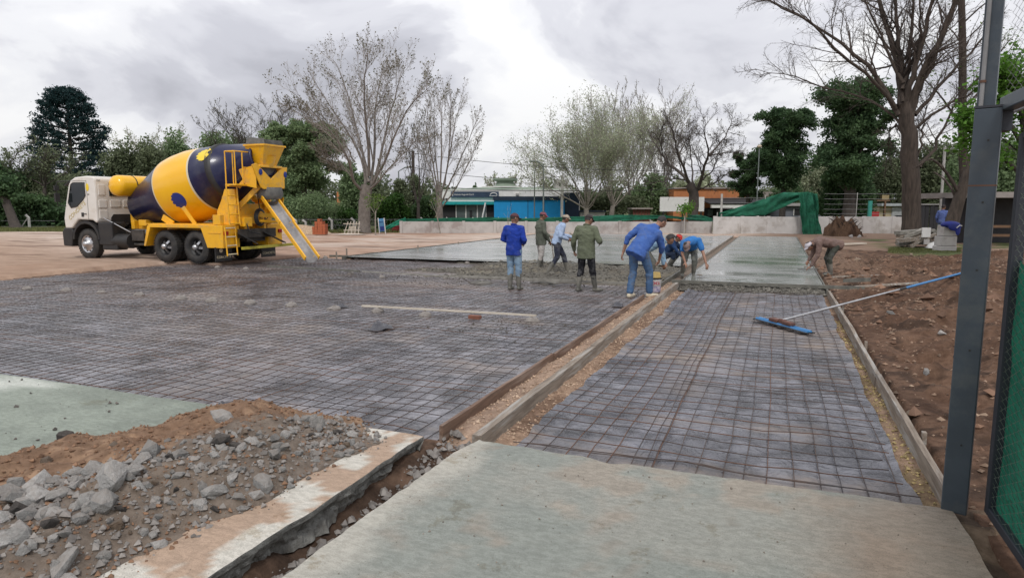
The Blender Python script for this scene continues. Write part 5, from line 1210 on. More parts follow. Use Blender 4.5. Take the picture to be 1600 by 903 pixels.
person(gp(872, 430), facing(82), 'man in a pale blue shirt, navy trousers and beige cap striding through wet concrete', pose(pelvis=(0, -.05, .90), chest=(0, .05, 1.24), neck=(0, .12, 1.40), head=(0, .20, 1.53), shL=(-.18, .09, 1.34), shR=(.18, .09, 1.34), elL=(-.22, .18, 1.08), elR=(.23, .0, 1.06), haL=(-.10, .42, 1.02), haR=(.12, .24, .98), knL=(-.1, .17, .52), knR=(.1, -.05, .5), anL=(-.1, .28, .12), anR=(.1, -.30, .12), look=(0, 1, -.25)), cloth('pale_blue_shirt', (0.42, 0.52, 0.70), (0.34, 0.44, 0.62)), cloth('navy_trousers', (0.045, 0.05, 0.075), (0.03, 0.033, 0.05)), cap=CAPB, group='workers on the rebar mat')
person(gp(915, 457), facing(32), 'man in an olive jacket, black trousers and dark cap seen from behind', pose(elL=(-.30, -.03, 1.10), elR=(.31, .0, 1.13), haL=(-.34, .10, .90), haR=(.20, .30, 1.08), pnR=(-1, 0, .3), head=(.01, .09, 1.57), look=(.45, 1, -.45), knL=(-.13, .03, .5), knR=(.13, .05, .5), anL=(-.16, -.04, .10), anR=(.15, .16, .10), toeR=(.7, .7, 0)), cloth('olive_jacket', (0.155, 0.175, 0.115), (0.12, 0.135, 0.09)), cloth('black_trousers', (0.014, 0.014, 0.018), (0.02, 0.02, 0.024)), cap=CAPD, jacket=.10, group='workers on the rebar mat')
person(gp(998, 466), facing(28), 'big man in a blue sweater and jeans stooping by the paint bucket, bare headed', pose(pelvis=(-.02, -.02, .92), chest=(.10, .22, 1.22), neck=(.19, .38, 1.34), head=(.27, .47, 1.43), shL=(-.07, .27, 1.34), shR=(.27, .24, 1.22), elL=(-.30, .18, 1.12), elR=(.32, .36, .94), haL=(-.38, .16, .84), haR=(.24, .48, .70), look=(.75, .75, -.9), hipside=(1, 0, 0), knL=(-.13, .04, .5), knR=(.16, .12, .5), anL=(-.16, -.06, .10), anR=(.16, .14, .10), toeL=(.2, 1, 0), toeR=(1, .3, 0)), cloth('mid_blue_sweater', (0.07, 0.15, 0.42), (0.05, 0.11, 0.34)), JEANS, skin=SKIN2, boots=False, shoe=pm('cream_sneakers', (0.62, 0.55, 0.42), (0.5, 0.43, 0.32), 8, .7), sleeve='pushed', scale=1.08, jacket=.05, group='workers beside the boards')
person(gp(1020, 442), facing(100), 'worker in a pale denim shirt bending over the paint bucket, dark curly hair', pose(pelvis=(0, -.22, .82), chest=(0, .10, 1.00), neck=(0, .26, 1.03), head=(0, .38, 1.06), shL=(-.18, .18, 1.03), shR=(.18, .18, 1.03), elL=(-.2, .22, .74), elR=(.2, .18, .74), haL=(-.1, .28, .50), haR=(.12, .24, .46), look=(.1, .7, -.9), knL=(-.1, .02, .48), knR=(.1, .0, .48), anL=(-.12, -.12, .1), anR=(.12, -.10, .1)), cloth('pale_denim_shirt', (0.30, 0.44, 0.58), (0.20, 0.33, 0.47)), cloth('grey_muddy_trousers', (0.12, 0.12, 0.105), (0.17, 0.165, 0.14)), group='workers beside the boards', bootmat=BOOT, loose=1.05, hairs=1.28)
person(gp(1045, 420), facing(120), 'crouching worker in dark navy overalls and a red cap', pose(pelvis=(0, -.16, .40), chest=(0, .08, .70), neck=(0, .18, .82), head=(0, .27, .93), shL=(-.18, .12, .77), shR=(.18, .12, .77), elL=(-.22, .3, .58), elR=(.22, .3, .55), haL=(-.12, .46, .40), haR=(.1, .48, .34), look=(.1, 1, -.7), knL=(-.18, .25, .50), knR=(.18, .25, .47), anL=(-.16, .0, .1), anR=(.16, .02, .1)), cloth('navy_overall', (0.02, 0.05, 0.13), (0.015, 0.035, 0.09)), cloth('dark_navy_trousers', (0.018, 0.03, 0.06), (0.014, 0.02, 0.04)), cap=CAPR, group='workers beside the boards')
person(gp(1074, 434, -0.05), facing(190), 'worker in a blue tee and grey cap bending forward to trowel the slab edge', pose(pelvis=(-.08, -.28, .74), chest=(-.04, .10, .92), neck=(.02, .29, .90), head=(.07, .40, .82), shL=(-.23, .14, .95), shR=(.15, .20, .90), elL=(-.33, .28, .66), elR=(.17, .32, .63), haL=(-.40, .40, .40), haR=(.10, .40, .42), pnL=(0, 0, -1), pnR=(0, 0, -1), look=(.1, .5, -1), knL=(-.16, -.02, .43), knR=(.10, .0, .43), anL=(-.16, -.14, .1), anR=(.12, -.12, .1)), cloth('bright_blue_tee', (0.04, 0.19, 0.50), (0.03, 0.145, 0.40)), cloth('grey_wet_trousers', (0.14, 0.145, 0.13), (0.20, 0.20, 0.175)), skin=SKIN2, cap=CAPG, sleeve='short', group='workers beside the boards')
person(gp(1291, 431, -0.06), facing(-92), 'worker in a brown sweater and white cap bending low at the right slab edge', pose(pelvis=(0, -.18, .82), chest=(0, .22, .90), neck=(0, .38, .84), head=(0, .50, .77), shL=(-.18, .32, .86), shR=(.18, .32, .86), elL=(-.20, .36, .56), elR=(.2, .28, .60), haL=(-.14, .50, .26), haR=(.16, .42, .38), pnL=(0, 0, -1), hdL=(0, .7, .2), look=(0, .75, -.7), knL=(-.1, .0, .46), knR=(.1, -.04, .45), anL=(-.1, -.06, .1), anR=(.12, -.16, .1)), cloth('brown_sweater', (0.20, 0.135, 0.115), (0.15, 0.10, 0.085)), cloth('dark_olive_trousers', (0.05, 0.055, 0.045), (0.075, 0.08, 0.065)), cap=CAPW, jacket=.04)
p_ = V(1470, 372, 30.5); person((p_.x, p_.y, 0.14), facing(60), 'distant man in a light blue shirt and dark cap standing behind the lumber pile', pose(look=(.3, 1, -.1)), cloth('distant_blue_shirt', (0.12, 0.17, 0.40), (0.09, 0.13, 0.32)), JEANS, cap=CAPD, scale=.97)
# ------------------------------------------------------------------ hand tools and bucket
p = gp(864, 424)
S = empty('shovel', p, facing(75), 'shovel with a wooden shaft held upright by the man in white trousers', 'shovel')
m = MB(); m.tube([(0, -.06, 1.02), (0, .02, .32)], .017, 8); m.build('shaft', MT['wood'], S)
m = MB(); m.add([(-.12, .03, .30), (.12, .03, .30), (.13, .06, .1), (0.06, .085, -.02), (-.06, .085, -.02), (-.13, .06, .1), (0, .0, .29), (0, .05, .05)], [(0, 6, 7, 5), (6, 1, 2, 7), (5, 7, 4), (7, 2, 3), (7, 3, 4)]); o = m.build('blade', MT['greysteel'], S); o.modifiers.new('s', 'SOLIDIFY').thickness = .006
p = gp(929, 425); S = empty('shovel', (p[0], p[1], .55), facing(80), 'dark shovel blade held low to the right of the olive jacket', 'shovel')
m = MB(); m.tube([(0, -.75, .45), (0, -.1, .02)], .016, 8); m.build('shaft', MT['wood'], S)
m = MB(); m.add([(-.11, -.12, 0), (.11, -.12, 0), (.12, .12, -.06), (0, .18, -.08), (-.12, .12, -.06)], [(0, 1, 2, 3, 4)]); o = m.build('blade', MT['greysteel'], S); o.modifiers.new('s', 'SOLIDIFY').thickness = .006
p = gp(811, 452); m = MB(); m.tube([(0, 0, 0), (0.01, 0, .42)], .008, 6); tag(m.build('marker_rod', MT['rebar'], None, loc=p), 'thin steel rod standing by the right boot of the blue sweater man', 'rod')
p = gp(1021, 459, -.06); B = empty('paint_bucket', p, facing(180), 'white paint bucket with purple label standing by the boards, yellow lid insert', 'bucket')
m = MB(); m.lathe([(0, 0), (0, .135), (.33, .16), (.345, .168), (.345, .15), (.02, .125), (.02, 0)], None, 32); m.build('bucket_body', MT['white'], B)
m = MB(); m.lathe([(.315, .167), (.35, .17)], None, 32); m.build('bucket_rim', MT['blk'], B)
m = MB(); m.lathe([(.34, .15), (.45, .125), (.455, .0)], None, 28); m.build('yellow_lid', pm('dirty_yellow_lid', (0.45, 0.31, 0.08), (0.36, 0.25, 0.08), 8, .6), B)
pur = pm('label_purple', (0.12, 0.10, 0.26), (0.55, 0.5, 0.55), 16, .5)
m = MB(); m.lathe([(.05, .1405), (.17, .1505)], None, 24, a0=PI * .12, a1=PI * .88); m.build('label_picture', pur, B)
for i, ch in enumerate('LOXON'):
    a = R_(90 - (i - 2) * 17) ; rr0 = .1585
    text_mesh('lettering', ch, .085, pm('label_red', (0.5, .05, .08), (.42, .04, .07), 8, .5) if i == 0 else bpy.data.materials['label_red'], B, Matrix.Translation((-rr0 * math.cos(PI - a) if False else rr0 * math.cos(a) * -1 * -1, rr0 * math.sin(a), .235)) @ Matrix.Rotation(a - PI / 2, 4, 'Z') @ Matrix.Rotation(PI, 4, 'Z') @ Matrix.Rotation(PI / 2, 4, 'X'), .001)
# trowels
p = G(1093, 434, 0.0); TR = empty('hand_trowel', (p.x, p.y, .01), facing(140), 'small steel trowel under the hand of the blue tee worker', 'trowel')
m = MB(); m.box((0, 0, .0), (.09, .26, .006)); m.build('blade', MT['greysteel'], TR); m = MB(); m.tube([(0, -.07, .06), (0, .07, .06)], .014, 6); m.tube([(0, 0, .0), (0, 0, .06)], .006, 5); m.build('handle', MT['wood'], TR)
p = G(1262, 421, 0.0); TR = empty('float_trowel', (p.x, p.y, .01), facing(-88), 'long dark float trowel pushed by the brown sweater worker', 'trowel')
m = MB(); m.box((0, 0, .01), (.1, .52, .014)); m.build('blade', MT['rubber'], TR); m = MB(); m.tube([(0, -.08, .07), (0, .1, .07)], .016, 6); m.tube([(0, -.06, .0), (0, -.06, .07)], .008, 5); m.tube([(0, .08, .0), (0, .08, .07)], .008, 5); m.build('handle', MT['wood'], TR)
# bull float
BLUE = pm('float_blue', (0.04, 0.22, 0.48), (0.03, 0.17, 0.40), 6, .35)
a, b_ = Vector(G(1184, 498, -.05)), Vector(G(1265, 520, -.05)); c0 = (a + b_) / 2
BF = empty('bull_float', (c0.x, c0.y, -.055), math.atan2((b_ - a).y, (b_ - a).x), 'blue bull float with long pole lying on the narrow rebar strip', 'bull float')
L = (b_ - a).length
m = MB(); m.prism([(-L / 2, -.09), (L / 2, -.09), (L / 2 + .03, -.07), (L / 2 + .03, .07), (L / 2, .09), (-L / 2, .09), (-L / 2 - .03, .07), (-L / 2 - .03, -.07)], 0, .012, ax='Z'); m.build('float_blade', MT['blk'], BF)
m = MB(); m.prism([(-.045, .012), (-.03, .04), (-.012, .028), (.012, .028), (.03, .04), (.045, .012)], -L / 2, L / 2, ax='X'); m.build('float_body', BLUE, BF)
m = MB(); m.box((-.17, .0, .06), (.2, .1, .05)); m.box((.14, 0, .06), (.2, .1, .05)); m.box((0, 0, .07), (.1, .08, .06)); m.build('rusty_bracket', pm('rusty_bracket', (.16, .07, .05), (.10, .05, .04), 9, .8, .5), BF, .01)
def lp(v): M = BF.matrix_basis.inverted() if False else (Matrix.Translation(BF.location) @ Matrix.Rotation(BF.rotation_euler[2], 4, 'Z')).inverted(); return M @ Vector(v)
P0 = Vector((c0.x, c0.y, .03)); P1 = V(1387, 462, 12.6); P2 = V(1548, 415, 15.4); P1 = P0.lerp(P2, .47)
m = MB(); m.tube([lp(P0), lp(P1)], .021, 8); m.build('pole_section', MT['chrome'], BF)
m = MB(); m.tube([lp(P1 - (P2 - P0).normalized() * .15), lp(P1 + (P2 - P0).normalized() * .12)], .027, 8); m.build('pole_joint', MT['blk'], BF)
m = MB(); m.tube([lp(P1), lp(P2)], .025, 8); m.build('pole_section', BLUE, BF)
# ================================================================== walls, fences, buildings, gate
class Fr:
    """a thing standing at photo column px, distance D, its local x to the photo's right, local y away"""
    def __init__(s, name, px, D, label, cat, group=None, z=0.0, rz=0.0):
        s.px, s.D = px, D; p = V(px, 330, D); s.gz = z
        s.o = empty(name, (p.x, p.y, z), YAW + rz, label, cat, group)
    def x(s, px): return (px - s.px) / F_PX * s.D * math.cos(PHI)
    def z(s, py, dy=0): return V(s.px, py, s.D + dy).z - s.gz
    def box(s, name, x0, x1, z0, z1, y0, y1, mat, bev=0, par=None):
        """x0,x1 photo columns; z0,z1 metres; y metres away from the facade"""
        m = MB(); a, b = s.x(x0), s.x(x1); m.box(((a + b) / 2, (y0 + y1) / 2, (z0 + z1) / 2), (abs(b - a), abs(y1 - y0), abs(z1 - z0)))
        return m.build(name, mat, par or s.o, bev)
    def pbox(s, name, x0, x1, y_top, y_bot, d0, d1, mat, bev=0, par=None):
        return s.box(name, x0, x1, s.z(y_top, d0), s.z(y_bot, d0), d0, d1, mat, bev, par)
MT['wallgrey'] = pm('pale_grey_precast', (0.50, 0.475, 0.45), (0.43, 0.405, 0.385), 2.5, 0.85, 0.3, 20, c3=(0.33, 0.29, 0.27), s3=0.9)
MT['wallwhite'] = pm('dirty_white_precast', (0.60, 0.58, 0.56), (0.50, 0.48, 0.46), 1.6, 0.8, 0.3, 20, c3=(0.40, 0.37, 0.34), s3=1.1)
MT['postc'] = pm('concrete_post', (0.46, 0.45, 0.42), (0.36, 0.35, 0.33), 8, 0.85, 0.3)
MT['net'] = pm('green_shade_net', (0.010, 0.14, 0.075), (0.005, 0.08, 0.045), 2.5, 0.85, 0.9, 7, bdist=0.08)
MT['netd'] = pm('dark_green_net', (0.005, 0.14, 0.085), (0.012, 0.23, 0.135), 3.5, 0.8, 0.8, 9, bdist=0.06)
MT['wire'] = pm('galvanised_wire', (0.30, 0.30, 0.30), (0.22, 0.22, 0.22), 5, 0.45, metal=0.4)
# low grey wall
W = Fr('low_wall', 626, 43.2, 'long low pale grey precast wall running behind the workers', 'wall', z=-0.1)
zt = W.z(346); n = 10; e = np.linspace(626, 1117, n + 1)
for k in range(n):
    W.box('panel', e[k] + 2.5, e[k + 1] - 2.5, 0, zt - 0.01 - 0.012 * (k % 3), 0.03, 0.09, MT['wallgrey'], 0.008)
    W.box('post', e[k] - 2.3, e[k] + 2.3, 0, zt + 0.02, 0, 0.12, MT['wallgrey'], 0.008)
W = Fr('white_wall', 1118, 42.6, 'taller whitish precast wall at the end of the fresh strip, draped by green net', 'wall', z=-0.25)
zt = W.z(338.5); e = [1118, 1161, 1202, 1252, 1300, 1352, 1398, 1440]
for k in range(len(e) - 1):
    W.box('panel', e[k] + 2.5, e[k + 1] - 2.5, 0, zt + 0.02 * (k % 2) - 0.02, 0.03, 0.09, MT['wallwhite'], 0.01)
    W.box('post', e[k] - 2.6, e[k] + 2.6, 0, zt + 0.02, -0.01, 0.13, MT['wallwhite'], 0.01)
# fence posts with cranked tops
def cpost(px, D, ytop, label, group, ybot=362, r=0.05, crank=True, mat=None):
    f = Fr('fence_post', px, D, label, 'fence post', group, z=0)
    h = f.z(ytop); m = MB()
    if crank: m.tube([(0, 0, -0.2), (0, 0, h * 0.8), (-0.22, 0, h)], r, 6, smooth=False)
    else: m.tube([(0, 0, -0.2), (0, 0, h)], r * .8, 6)
    m.build('post_shaft', mat or MT['postc'], f.o); return f
for i, px in enumerate((662, 702, 743, 783, 826, 871, 968, 1017)): cpost(px, 44.0, 340, ORD[i] + ' cranked concrete post from the left above the low grey wall', 'cranked posts along the low wall')
for px, l in [(462, 'cranked concrete post left of the red brick stack'), (477, 'concrete post just left of the red brick stack'), (518, 'cranked concrete post right of the red brick stack'), (553, 'cranked concrete post behind the wooden trestle')]: cpost(px, 44.5, 341 if px != 477 else 344, l, None, r=0.08)
cpost(44, 52, 336, 'pale concrete post with a diagonal brace at the far left grass', None, r=0.1)
f = Fr('fence_brace', 34, 52, 'diagonal brace leaning on the far left concrete post', 'brace'); m = MB(); m.tube([(-0.2, 0, 0), (0.5, 0, 0.95)], 0.04, 6); m.build('brace_bar', MT['postc'], f.o)
for px, yt, l in [(1070, 338, 'thin pale wooden pole rising in front of the low wall'), (1121, 332, 'short white post at the junction of the two walls'), (1127, 303, 'tall twin post over the left end of the white wall'), (1195, 305, 'slim white pole through the raised green net'), (1338, 301, 'tall white post behind the brown root mound')]: cpost(px, 42.2 if px == 1070 else 43.0, yt, l, None, r=0.035 if px != 1127 else 0.09, crank=False)
f = Fr('fence_post', 1360, 43.2, 'teal painted post above the white wall near the red sheet', 'fence post'); f.pbox('post_shaft', 1357.5, 1362.5, 314, 366, 0, 0.15, pm('teal_paint', (0.05, 0.33, 0.27), None, 5, .6))
# wire fences
def wires(px0, px1, D, rows, label, r=0.012, vert=0):
    f = Fr('wire_fence', px0, D, label, 'wire fence')
    L = f.x(px1)
    for py in rows:
        m = MB(); z = f.z(py); m.tube([(L * k / 6, 0, z - 0.02 * (k % 2)) for k in range(7)], r, 4); m.build('strand', MT['wire'], f.o)
    if vert:
        m = MB(); z0, z1 = f.z(rows[-1]), f.z(rows[0]); h = z1 - z0
        x = 0
        while x < L:
            for s in (1, -1): m.beam((x, 0, z0), (x + s * h * 0.5, 0, z1), 0.006, 0.006)
            x += vert
        o = m.build('wire_mesh', MT['wire'], f.o, fix=False); o['kind'] = 'stuff'
wires(1287, 1400, 43.4, (303, 311, 319, 327, 334), 'strands of wire above the white wall behind the root mound', 0.011)
wires(380, 626, 44.6, (343, 352, 361), 'low chain link fence along the dirt yard behind the bricks', 0.012, 0.3)
wires(0, 84, 52, (345, 354), 'thin wire fence on the far left grass', 0.012)
wires(1127, 1195, 43.0, (309, 317, 326), 'wires between the twin post and the slim white pole', 0.01)
# green nets as folded cloth
def cloth_strip(name, D, top, bot, label, folds=9, amp=0.10, mat='net', nx=70, nz=10, dD=0.0):
    px0 = top[0][0]; f = Fr(name, px0, D, label, 'shade net')
    tx = [p[0] for p in top]; bx = [p[0] for p in bot]
    u = np.linspace(0, 1, nx); v = np.linspace(0, 1, nz)
    tpx = np.interp(u, np.linspace(0, 1, len(top)), tx); tpy = np.interp(u, np.linspace(0, 1, len(top)), [p[1] for p in top])
    bpx = np.interp(u, np.linspace(0, 1, len(bot)), bx); bpy = np.interp(u, np.linspace(0, 1, len(bot)), [p[1] for p in bot])
    P = np.zeros((nx, nz, 3))
    for i in range(nx):
        for j in range(nz):
            px = tpx[i] * (1 - v[j]) + bpx[i] * v[j]; py = tpy[i] * (1 - v[j]) + bpy[i] * v[j]
            w_ = float(fbm(np.array([u[i] * folds + v[j] * 1.2]), np.array([v[j] * 2.5 + u[i]]), 3, 1, 7)[0])
            P[i, j] = (f.x(px), w_ * amp * 2.2 + dD * v[j], f.z(py + w_ * 1.2))
    i = np.arange(nx - 1)[:, None] * nz + np.arange(nz - 1)[None, :]
    q = np.stack([i, i + nz, i + nz + 1, i + 1], -1).reshape(-1, 4)
    o = link_mesh('net_sheet', np_mesh('net_sheet', P.reshape(-1, 3), q, True), f.o, [MT[mat]])
    s = o.modifiers.new('s', 'SOLIDIFY'); s.thickness = 0.02
cloth_strip('shade_net', 43.7, [(630, 342), (700, 341), (760, 340), (830, 341), (960, 336), (1040, 337), (1118, 344)], [(630, 346.5), (700, 346.5), (760, 347), (830, 348), (960, 347.5), (1040, 340.5), (1116, 347)], 'long low strip of green shade net sagging along the top of the grey wall', 14, 0.05)
cloth_strip('shade_net', 43.6, [(590, 358), (606, 352), (620, 345), (634, 341)], [(592, 362), (606, 358), (620, 353), (634, 347)], 'end of green net falling to the ground beside the blue sign', 4, 0.1, 'netd')
cloth_strip('shade_net', 42.9, [(1124, 333), (1160, 322), (1195, 310), (1222, 301), (1250, 301), (1271, 302)], [(1124, 338), (1160, 338.5), (1195, 337), (1222, 325), (1250, 311), (1273, 306)], 'big green net rising as a slope over the white wall', 9, 0.16)
cloth_strip('shade_net', 42.0, [(1246, 301), (1256, 300), (1266, 301), (1273, 304)], [(1259, 373), (1268, 374), (1277, 375), (1286, 372)], 'tall green net hanging down the white wall to the soil', 6, 0.22, 'net', 36, 24)
cloth_strip('shade_net', 44.3, [(1075, 336), (1095, 336), (1114, 342)], [(1075, 338), (1096, 344), (1112, 346)], 'small pointed fold of green net left of the white wall', 4, 0.1, 'net', 24, 6)
# ------------------------------------------------------------------ buildings
C_ = lambda n, a, b=None, s=2, r=.8: pm(n, a, b, s, r, 0.1, 20)
offw = C_('plaster_white', (0.78, 0.77, 0.74), (0.70, 0.69, 0.66)); dark = C_('dark_interior', (0.02, 0.02, 0.022)); greenr = C_('green_roof', (0.24, 0.29, 0.23), (0.20, 0.25, 0.19)); teal = C_('teal_awning', (0.01, 0.33, 0.33)); navyw = C_('navy_wall', (0.014, 0.03, 0.06)); bluew = C_('bright_blue_wall', (0.008, 0.27, 0.60), (0.006, 0.24, 0.54)); signn = C_('navy_sign', (0.03, 0.055, 0.10)); wgl = pm('shop_glass', (0.12, 0.14, 0.14), (0.08, 0.1, 0.1), 1, .12)
B = Fr('clinic_building', 690, 72, 'low white public building with teal awning, navy sign and green vented roof', 'building')
B.pbox('wall', 686, 906, 296.5, 345, 0.0, 12, offw)
m = MB(); cx_, z0, z1 = B.x(795), B.z(297.5), B.z(290.5); m.add([(B.x(684), -.06, z0), (B.x(908), -.06, z0), (B.x(908), 13, z0), (B.x(684), 13, z0), (B.x(750), 5, z1), (B.x(840), 5, z1)], [(0, 1, 5, 4), (1, 2, 5), (2, 3, 4, 5), (3, 0, 4), (0, 3, 2, 1)]); rf = m.build('roof', greenr, B.o)
m = MB(); m.lathe([(B.z(291), 1.7), (B.z(287), 1.15), (B.z(281), 0.95), (B.z(280), 1.35), (B.z(276), 1.4), (B.z(275.5), 1.0), (B.z(275), 0)], Matrix.Translation((B.x(789), 5.2, 0)), 20); m.build('roof_vent', greenr, B.o)
B.pbox('ridge_highlight', 752, 812, 291.3, 292.6, 1.0, 1.4, MT['white'])  # white strip paints in the highlight along the roof ridge
sg = B.pbox('sign_board', 705, 779.5, 299.5, 308.5, -0.25, -0.15, signn)
Mt_ = lambda px, py: Matrix.Translation((B.x(px), -0.27, B.z(py))) @ Matrix.Rotation(PI / 2, 4, 'X')
text_mesh('sign_lettering', 'Instituto Hugo del Carril', 0.27, MT['white'], B.o, Mt_(725.5, 304.2), sx=0.78)
m = MB(); m.box((B.x(708), -.26, B.z(302.0)), (.22, .01, .06)); m.box((B.x(708), -.26, B.z(304.4)), (.07, .01, .26)); m.build('sign_symbol', MT['white'], B.o)
m = MB(); xs = [B.x(766 + 10 * k / 12) for k in range(13)]
pts = [(B.x(771.5) + .36 * math.cos(PI * k / 12), -.265, B.z(304.8) + .2 * math.sin(PI * k / 12)) for k in range(13)]; m.tube(pts, .045, 5); m.tube([(B.x(765), -.265, B.z(306.4)), (B.x(777), -.265, B.z(306.4))], .03, 5); m.build('sign_emblem', MT['white'], B.o)
B.pbox('awning', 685, 773, 315, 320, -0.7, 0.0, teal, 0.02); B.pbox('wall_unit', 692, 695, 310, 313, -.3, 0, dark); B.pbox('wall_unit', 696.5, 700, 310, 313, -.3, 0, dark)
B.pbox('dark_doorway', 690, 712, 320, 342, -0.03, 0.02, dark)
for a, b in ((712.5, 727), (728, 745), (746, 759)):
    w_ = B.pbox('window', a, b, 320.5, 342, -0.06, 0.0, wgl); B.pbox('window_frame', a, a + 0.8, 320.5, 342, -0.12, -0.05, MT['white'], par=B.o)
B.pbox('glass_door', 734, 738, 329, 342, -0.09, -0.05, dark); B.pbox('dark_doorway', 760, 772, 320, 342, -0.03, .02, dark)
m = MB(); m.tube([(B.x(755), -2.2, B.z(341)), (B.x(760), -2.2, B.z(317))], .09, 6); m.build('leaning_column', MT['white'], B.o)
B.pbox('ac_unit', 806, 811, 302, 305, -.3, 0, MT['postc'])
B2 = Fr('blue_annex', 771, 66, 'bright blue flat annex with navy parapet in front of the white public building', 'building')
B2.pbox('wall', 772, 882, 313, 345, 0, 6, bluew); B2.pbox('parapet', 770.5, 883, 307, 313, -.15, 6.1, navyw); B2.pbox('side_wall', 882.5, 905, 301, 345, 0.1, 6, navyw); B2.pbox('grey_chimney', 889, 895, 301, 308, 1, 2, MT['postc']); B2.pbox('wall_seam', 824.5, 825.3, 313, 345, -.03, 0.01, navyw)
for q in (798, 851): B2.pbox('wall_seam', q, q + .5, 313, 345, -.02, 0.01, navyw)
f = Fr('grey_tower', 868, 95, 'pale grey block rising behind the pale green tree', 'building'); f.pbox('wall', 868, 888, 281, 340, 0, 5, MT['postc']); f.pbox('window', 873, 877, 287, 291, -.05, .1, dark)
f = Fr('white_shed', 905, 68, 'low white shed with a leaning roof right of the blue annex', 'building'); f.pbox('wall', 906, 945, 331, 345, 0, 4, offw); f.pbox('roof', 904, 947, 329.5, 331.5, -.3, 4.2, navyw)
org = C_('orange_brick_wall', (0.50, 0.19, 0.07), (0.40, 0.15, 0.06)); gr2 = C_('grey_roofing', (0.35, 0.30, 0.27), (0.28, 0.24, 0.22))
B3 = Fr('orange_building', 1052, 72, 'flat orange-walled building with dark awning behind the dark crooked tree', 'building')
B3.pbox('wall', 1052, 1176, 294, 345, 0, 9, org); B3.pbox('roof_edge', 1051, 1177, 293, 295, -.2, 9.2, gr2)
m = MB(); m.add([(B3.x(1087), -.1, B3.z(310)), (B3.x(1225), -.1, B3.z(309)), (B3.x(1225), -3, B3.z(318)), (B3.x(1096), -3, B3.z(318))], [(0, 1, 2, 3)]); o = m.build('awning', dark, B3.o); o.modifiers.new('s', 'SOLIDIFY').thickness = .1
B3.pbox('white_beam', 1099, 1225, 318.5, 325, -2.9, -2.5, offw); B3.pbox('dark_shopfront', 1100, 1225, 325, 345, -.2, -.05, dark)
for q in (1132, 1168, 1214): B3.pbox('pillar', q, q + 3, 325, 345, -2.9, -2.6, offw)
for q in (1105, 1118, 1142, 1152, 1180, 1194): B3.pbox('window', q, q + 8, 328, 338, -.3, -.15, wgl)
B3.pbox('pale_extension', 1177, 1270, 300, 345, 1, 9, gr2); B3.pbox('corner_chimney', 1171, 1175, 300, 309, -.2, 1, org)
f = Fr('blank_billboard', 1031, 62, 'large blank white panel left of the dark crooked tree', 'billboard'); f.pbox('panel_sheet', 1031, 1100, 308, 330.5, 0, .2, MT['white'])
for q in (1036, 1066, 1095): f.pbox('panel_leg', q, q + 2, 330, 347, .05, .2, dark)
f = Fr('brown_shed', 987, 64, 'small reddish brown slatted shed behind the workers', 'shed')
rbw = C_('red_brown_boards', (0.15, 0.05, 0.03), (0.1, 0.035, 0.025))
for k in range(6): f.pbox('wall_board', 989 + k * 4.6, 993 + k * 4.6, 327, 347, 0, .1, rbw)
f.pbox('roof', 986, 1019, 325, 327, -.3, 2, gr2)
B4 = Fr('roadside_house', 1190, 66, 'long low house with pale roof edge seen under the raised green net', 'house')
B4.pbox('wall', 1226, 1335, 322, 345, 0, 7, C_('grey_blue_wall', (0.16, 0.17, 0.20))); B4.pbox('roof', 1224, 1340, 317.5, 322, -.4, 7.3, C_('pale_roof', (0.42, 0.40, 0.39)))
for q in (1240, 1262, 1292, 1310): w_ = B4.pbox('window', q, q + 10, 327, 336, -.06, .02, dark); B4.pbox('window_frame', q - .6, q + .4, 326, 337, -.1, -.03, MT['white'], par=w_)
B5 = Fr('cream_house', 1372, 58, 'cream house with a white shutter window and flat white eave by the big tree', 'house')
B5.pbox('wall', 1374, 1416, 322, 345, 0, 6, C_('cream_wall', (0.50, 0.42, 0.27))); B5.pbox('eave', 1372, 1418, 318, 322, -.5, 6, C_('white_blue_eave', (0.50, 0.54, 0.56)))
w_ = B5.pbox('window', 1393, 1414, 323.5, 341, -.06, 0, C_('shutter', (0.55, 0.57, 0.58)))
for k in range(6): B5.pbox('shutter_slat', 1393.5, 1413.5, 324.2 + k * 2.1, 325.6 + k * 2.1, -.1, -.05, C_('shutter_slat', (0.62, 0.64, 0.65)) if k == 0 else bpy.data.materials['shutter_slat'], par=w_)
B5.pbox('lower_window', 1398, 1412, 337, 341, -.12, -.05, dark)
f = Fr('red_sheet', 1362, 50, 'red metal sheet leaning behind the white wall by the teal post', 'sheet'); f.pbox('sheet', 1362, 1374, 331, 346, 0, .1, pm('red_sheet_paint', (0.36, .02, .02), None, 4, .6))
f = Fr('pergola', 1376, 52, 'small wooden pergola frame in front of the cream house', 'pergola'); wm = C_('pergola_wood', (0.16, 0.09, 0.05))
f.pbox('beam', 1369, 1390, 312.5, 314.5, 0, .15, wm); f.pbox('post', 1381.5, 1384, 314, 346, 0, .15, wm); f.pbox('gable', 1379, 1390, 305, 312, .2, .5, C_('tan_gable', (0.32, 0.25, 0.13)))
f = Fr('corrugated_fence', 1440, 38, 'dark corrugated metal fence behind the lumber pile', 'fence'); cm = C_('dark_corrugated', (0.05, 0.05, 0.055), (0.035, 0.035, 0.04))
for k in range(24): f.pbox('sheet_rib', 1440 + k * 7, 1445.5 + k * 7, 320 + (k % 3) * .5, 372, (k % 2) * .03, .06 + (k % 2) * .03, cm)
f.pbox('cap_rail', 1438, 1608, 318.5, 320.5, -.05, .12, C_('pale_cap', (0.4, .39, .38)))
f = Fr('long_shed', 1530, 30, 'low open shed with pale roof edge behind the gate at the right', 'shed'); f.pbox('roof', 1520, 1680, 300, 309, 0, 5, C_('shed_roof', (0.30, 0.27, 0.25))); f.pbox('back_wall', 1520, 1680, 309, 380, 2, 2.2, cm)
for q in (1538, 1588, 1640): f.pbox('post', q, q + 4, 309, 385, 0, .12, wm)
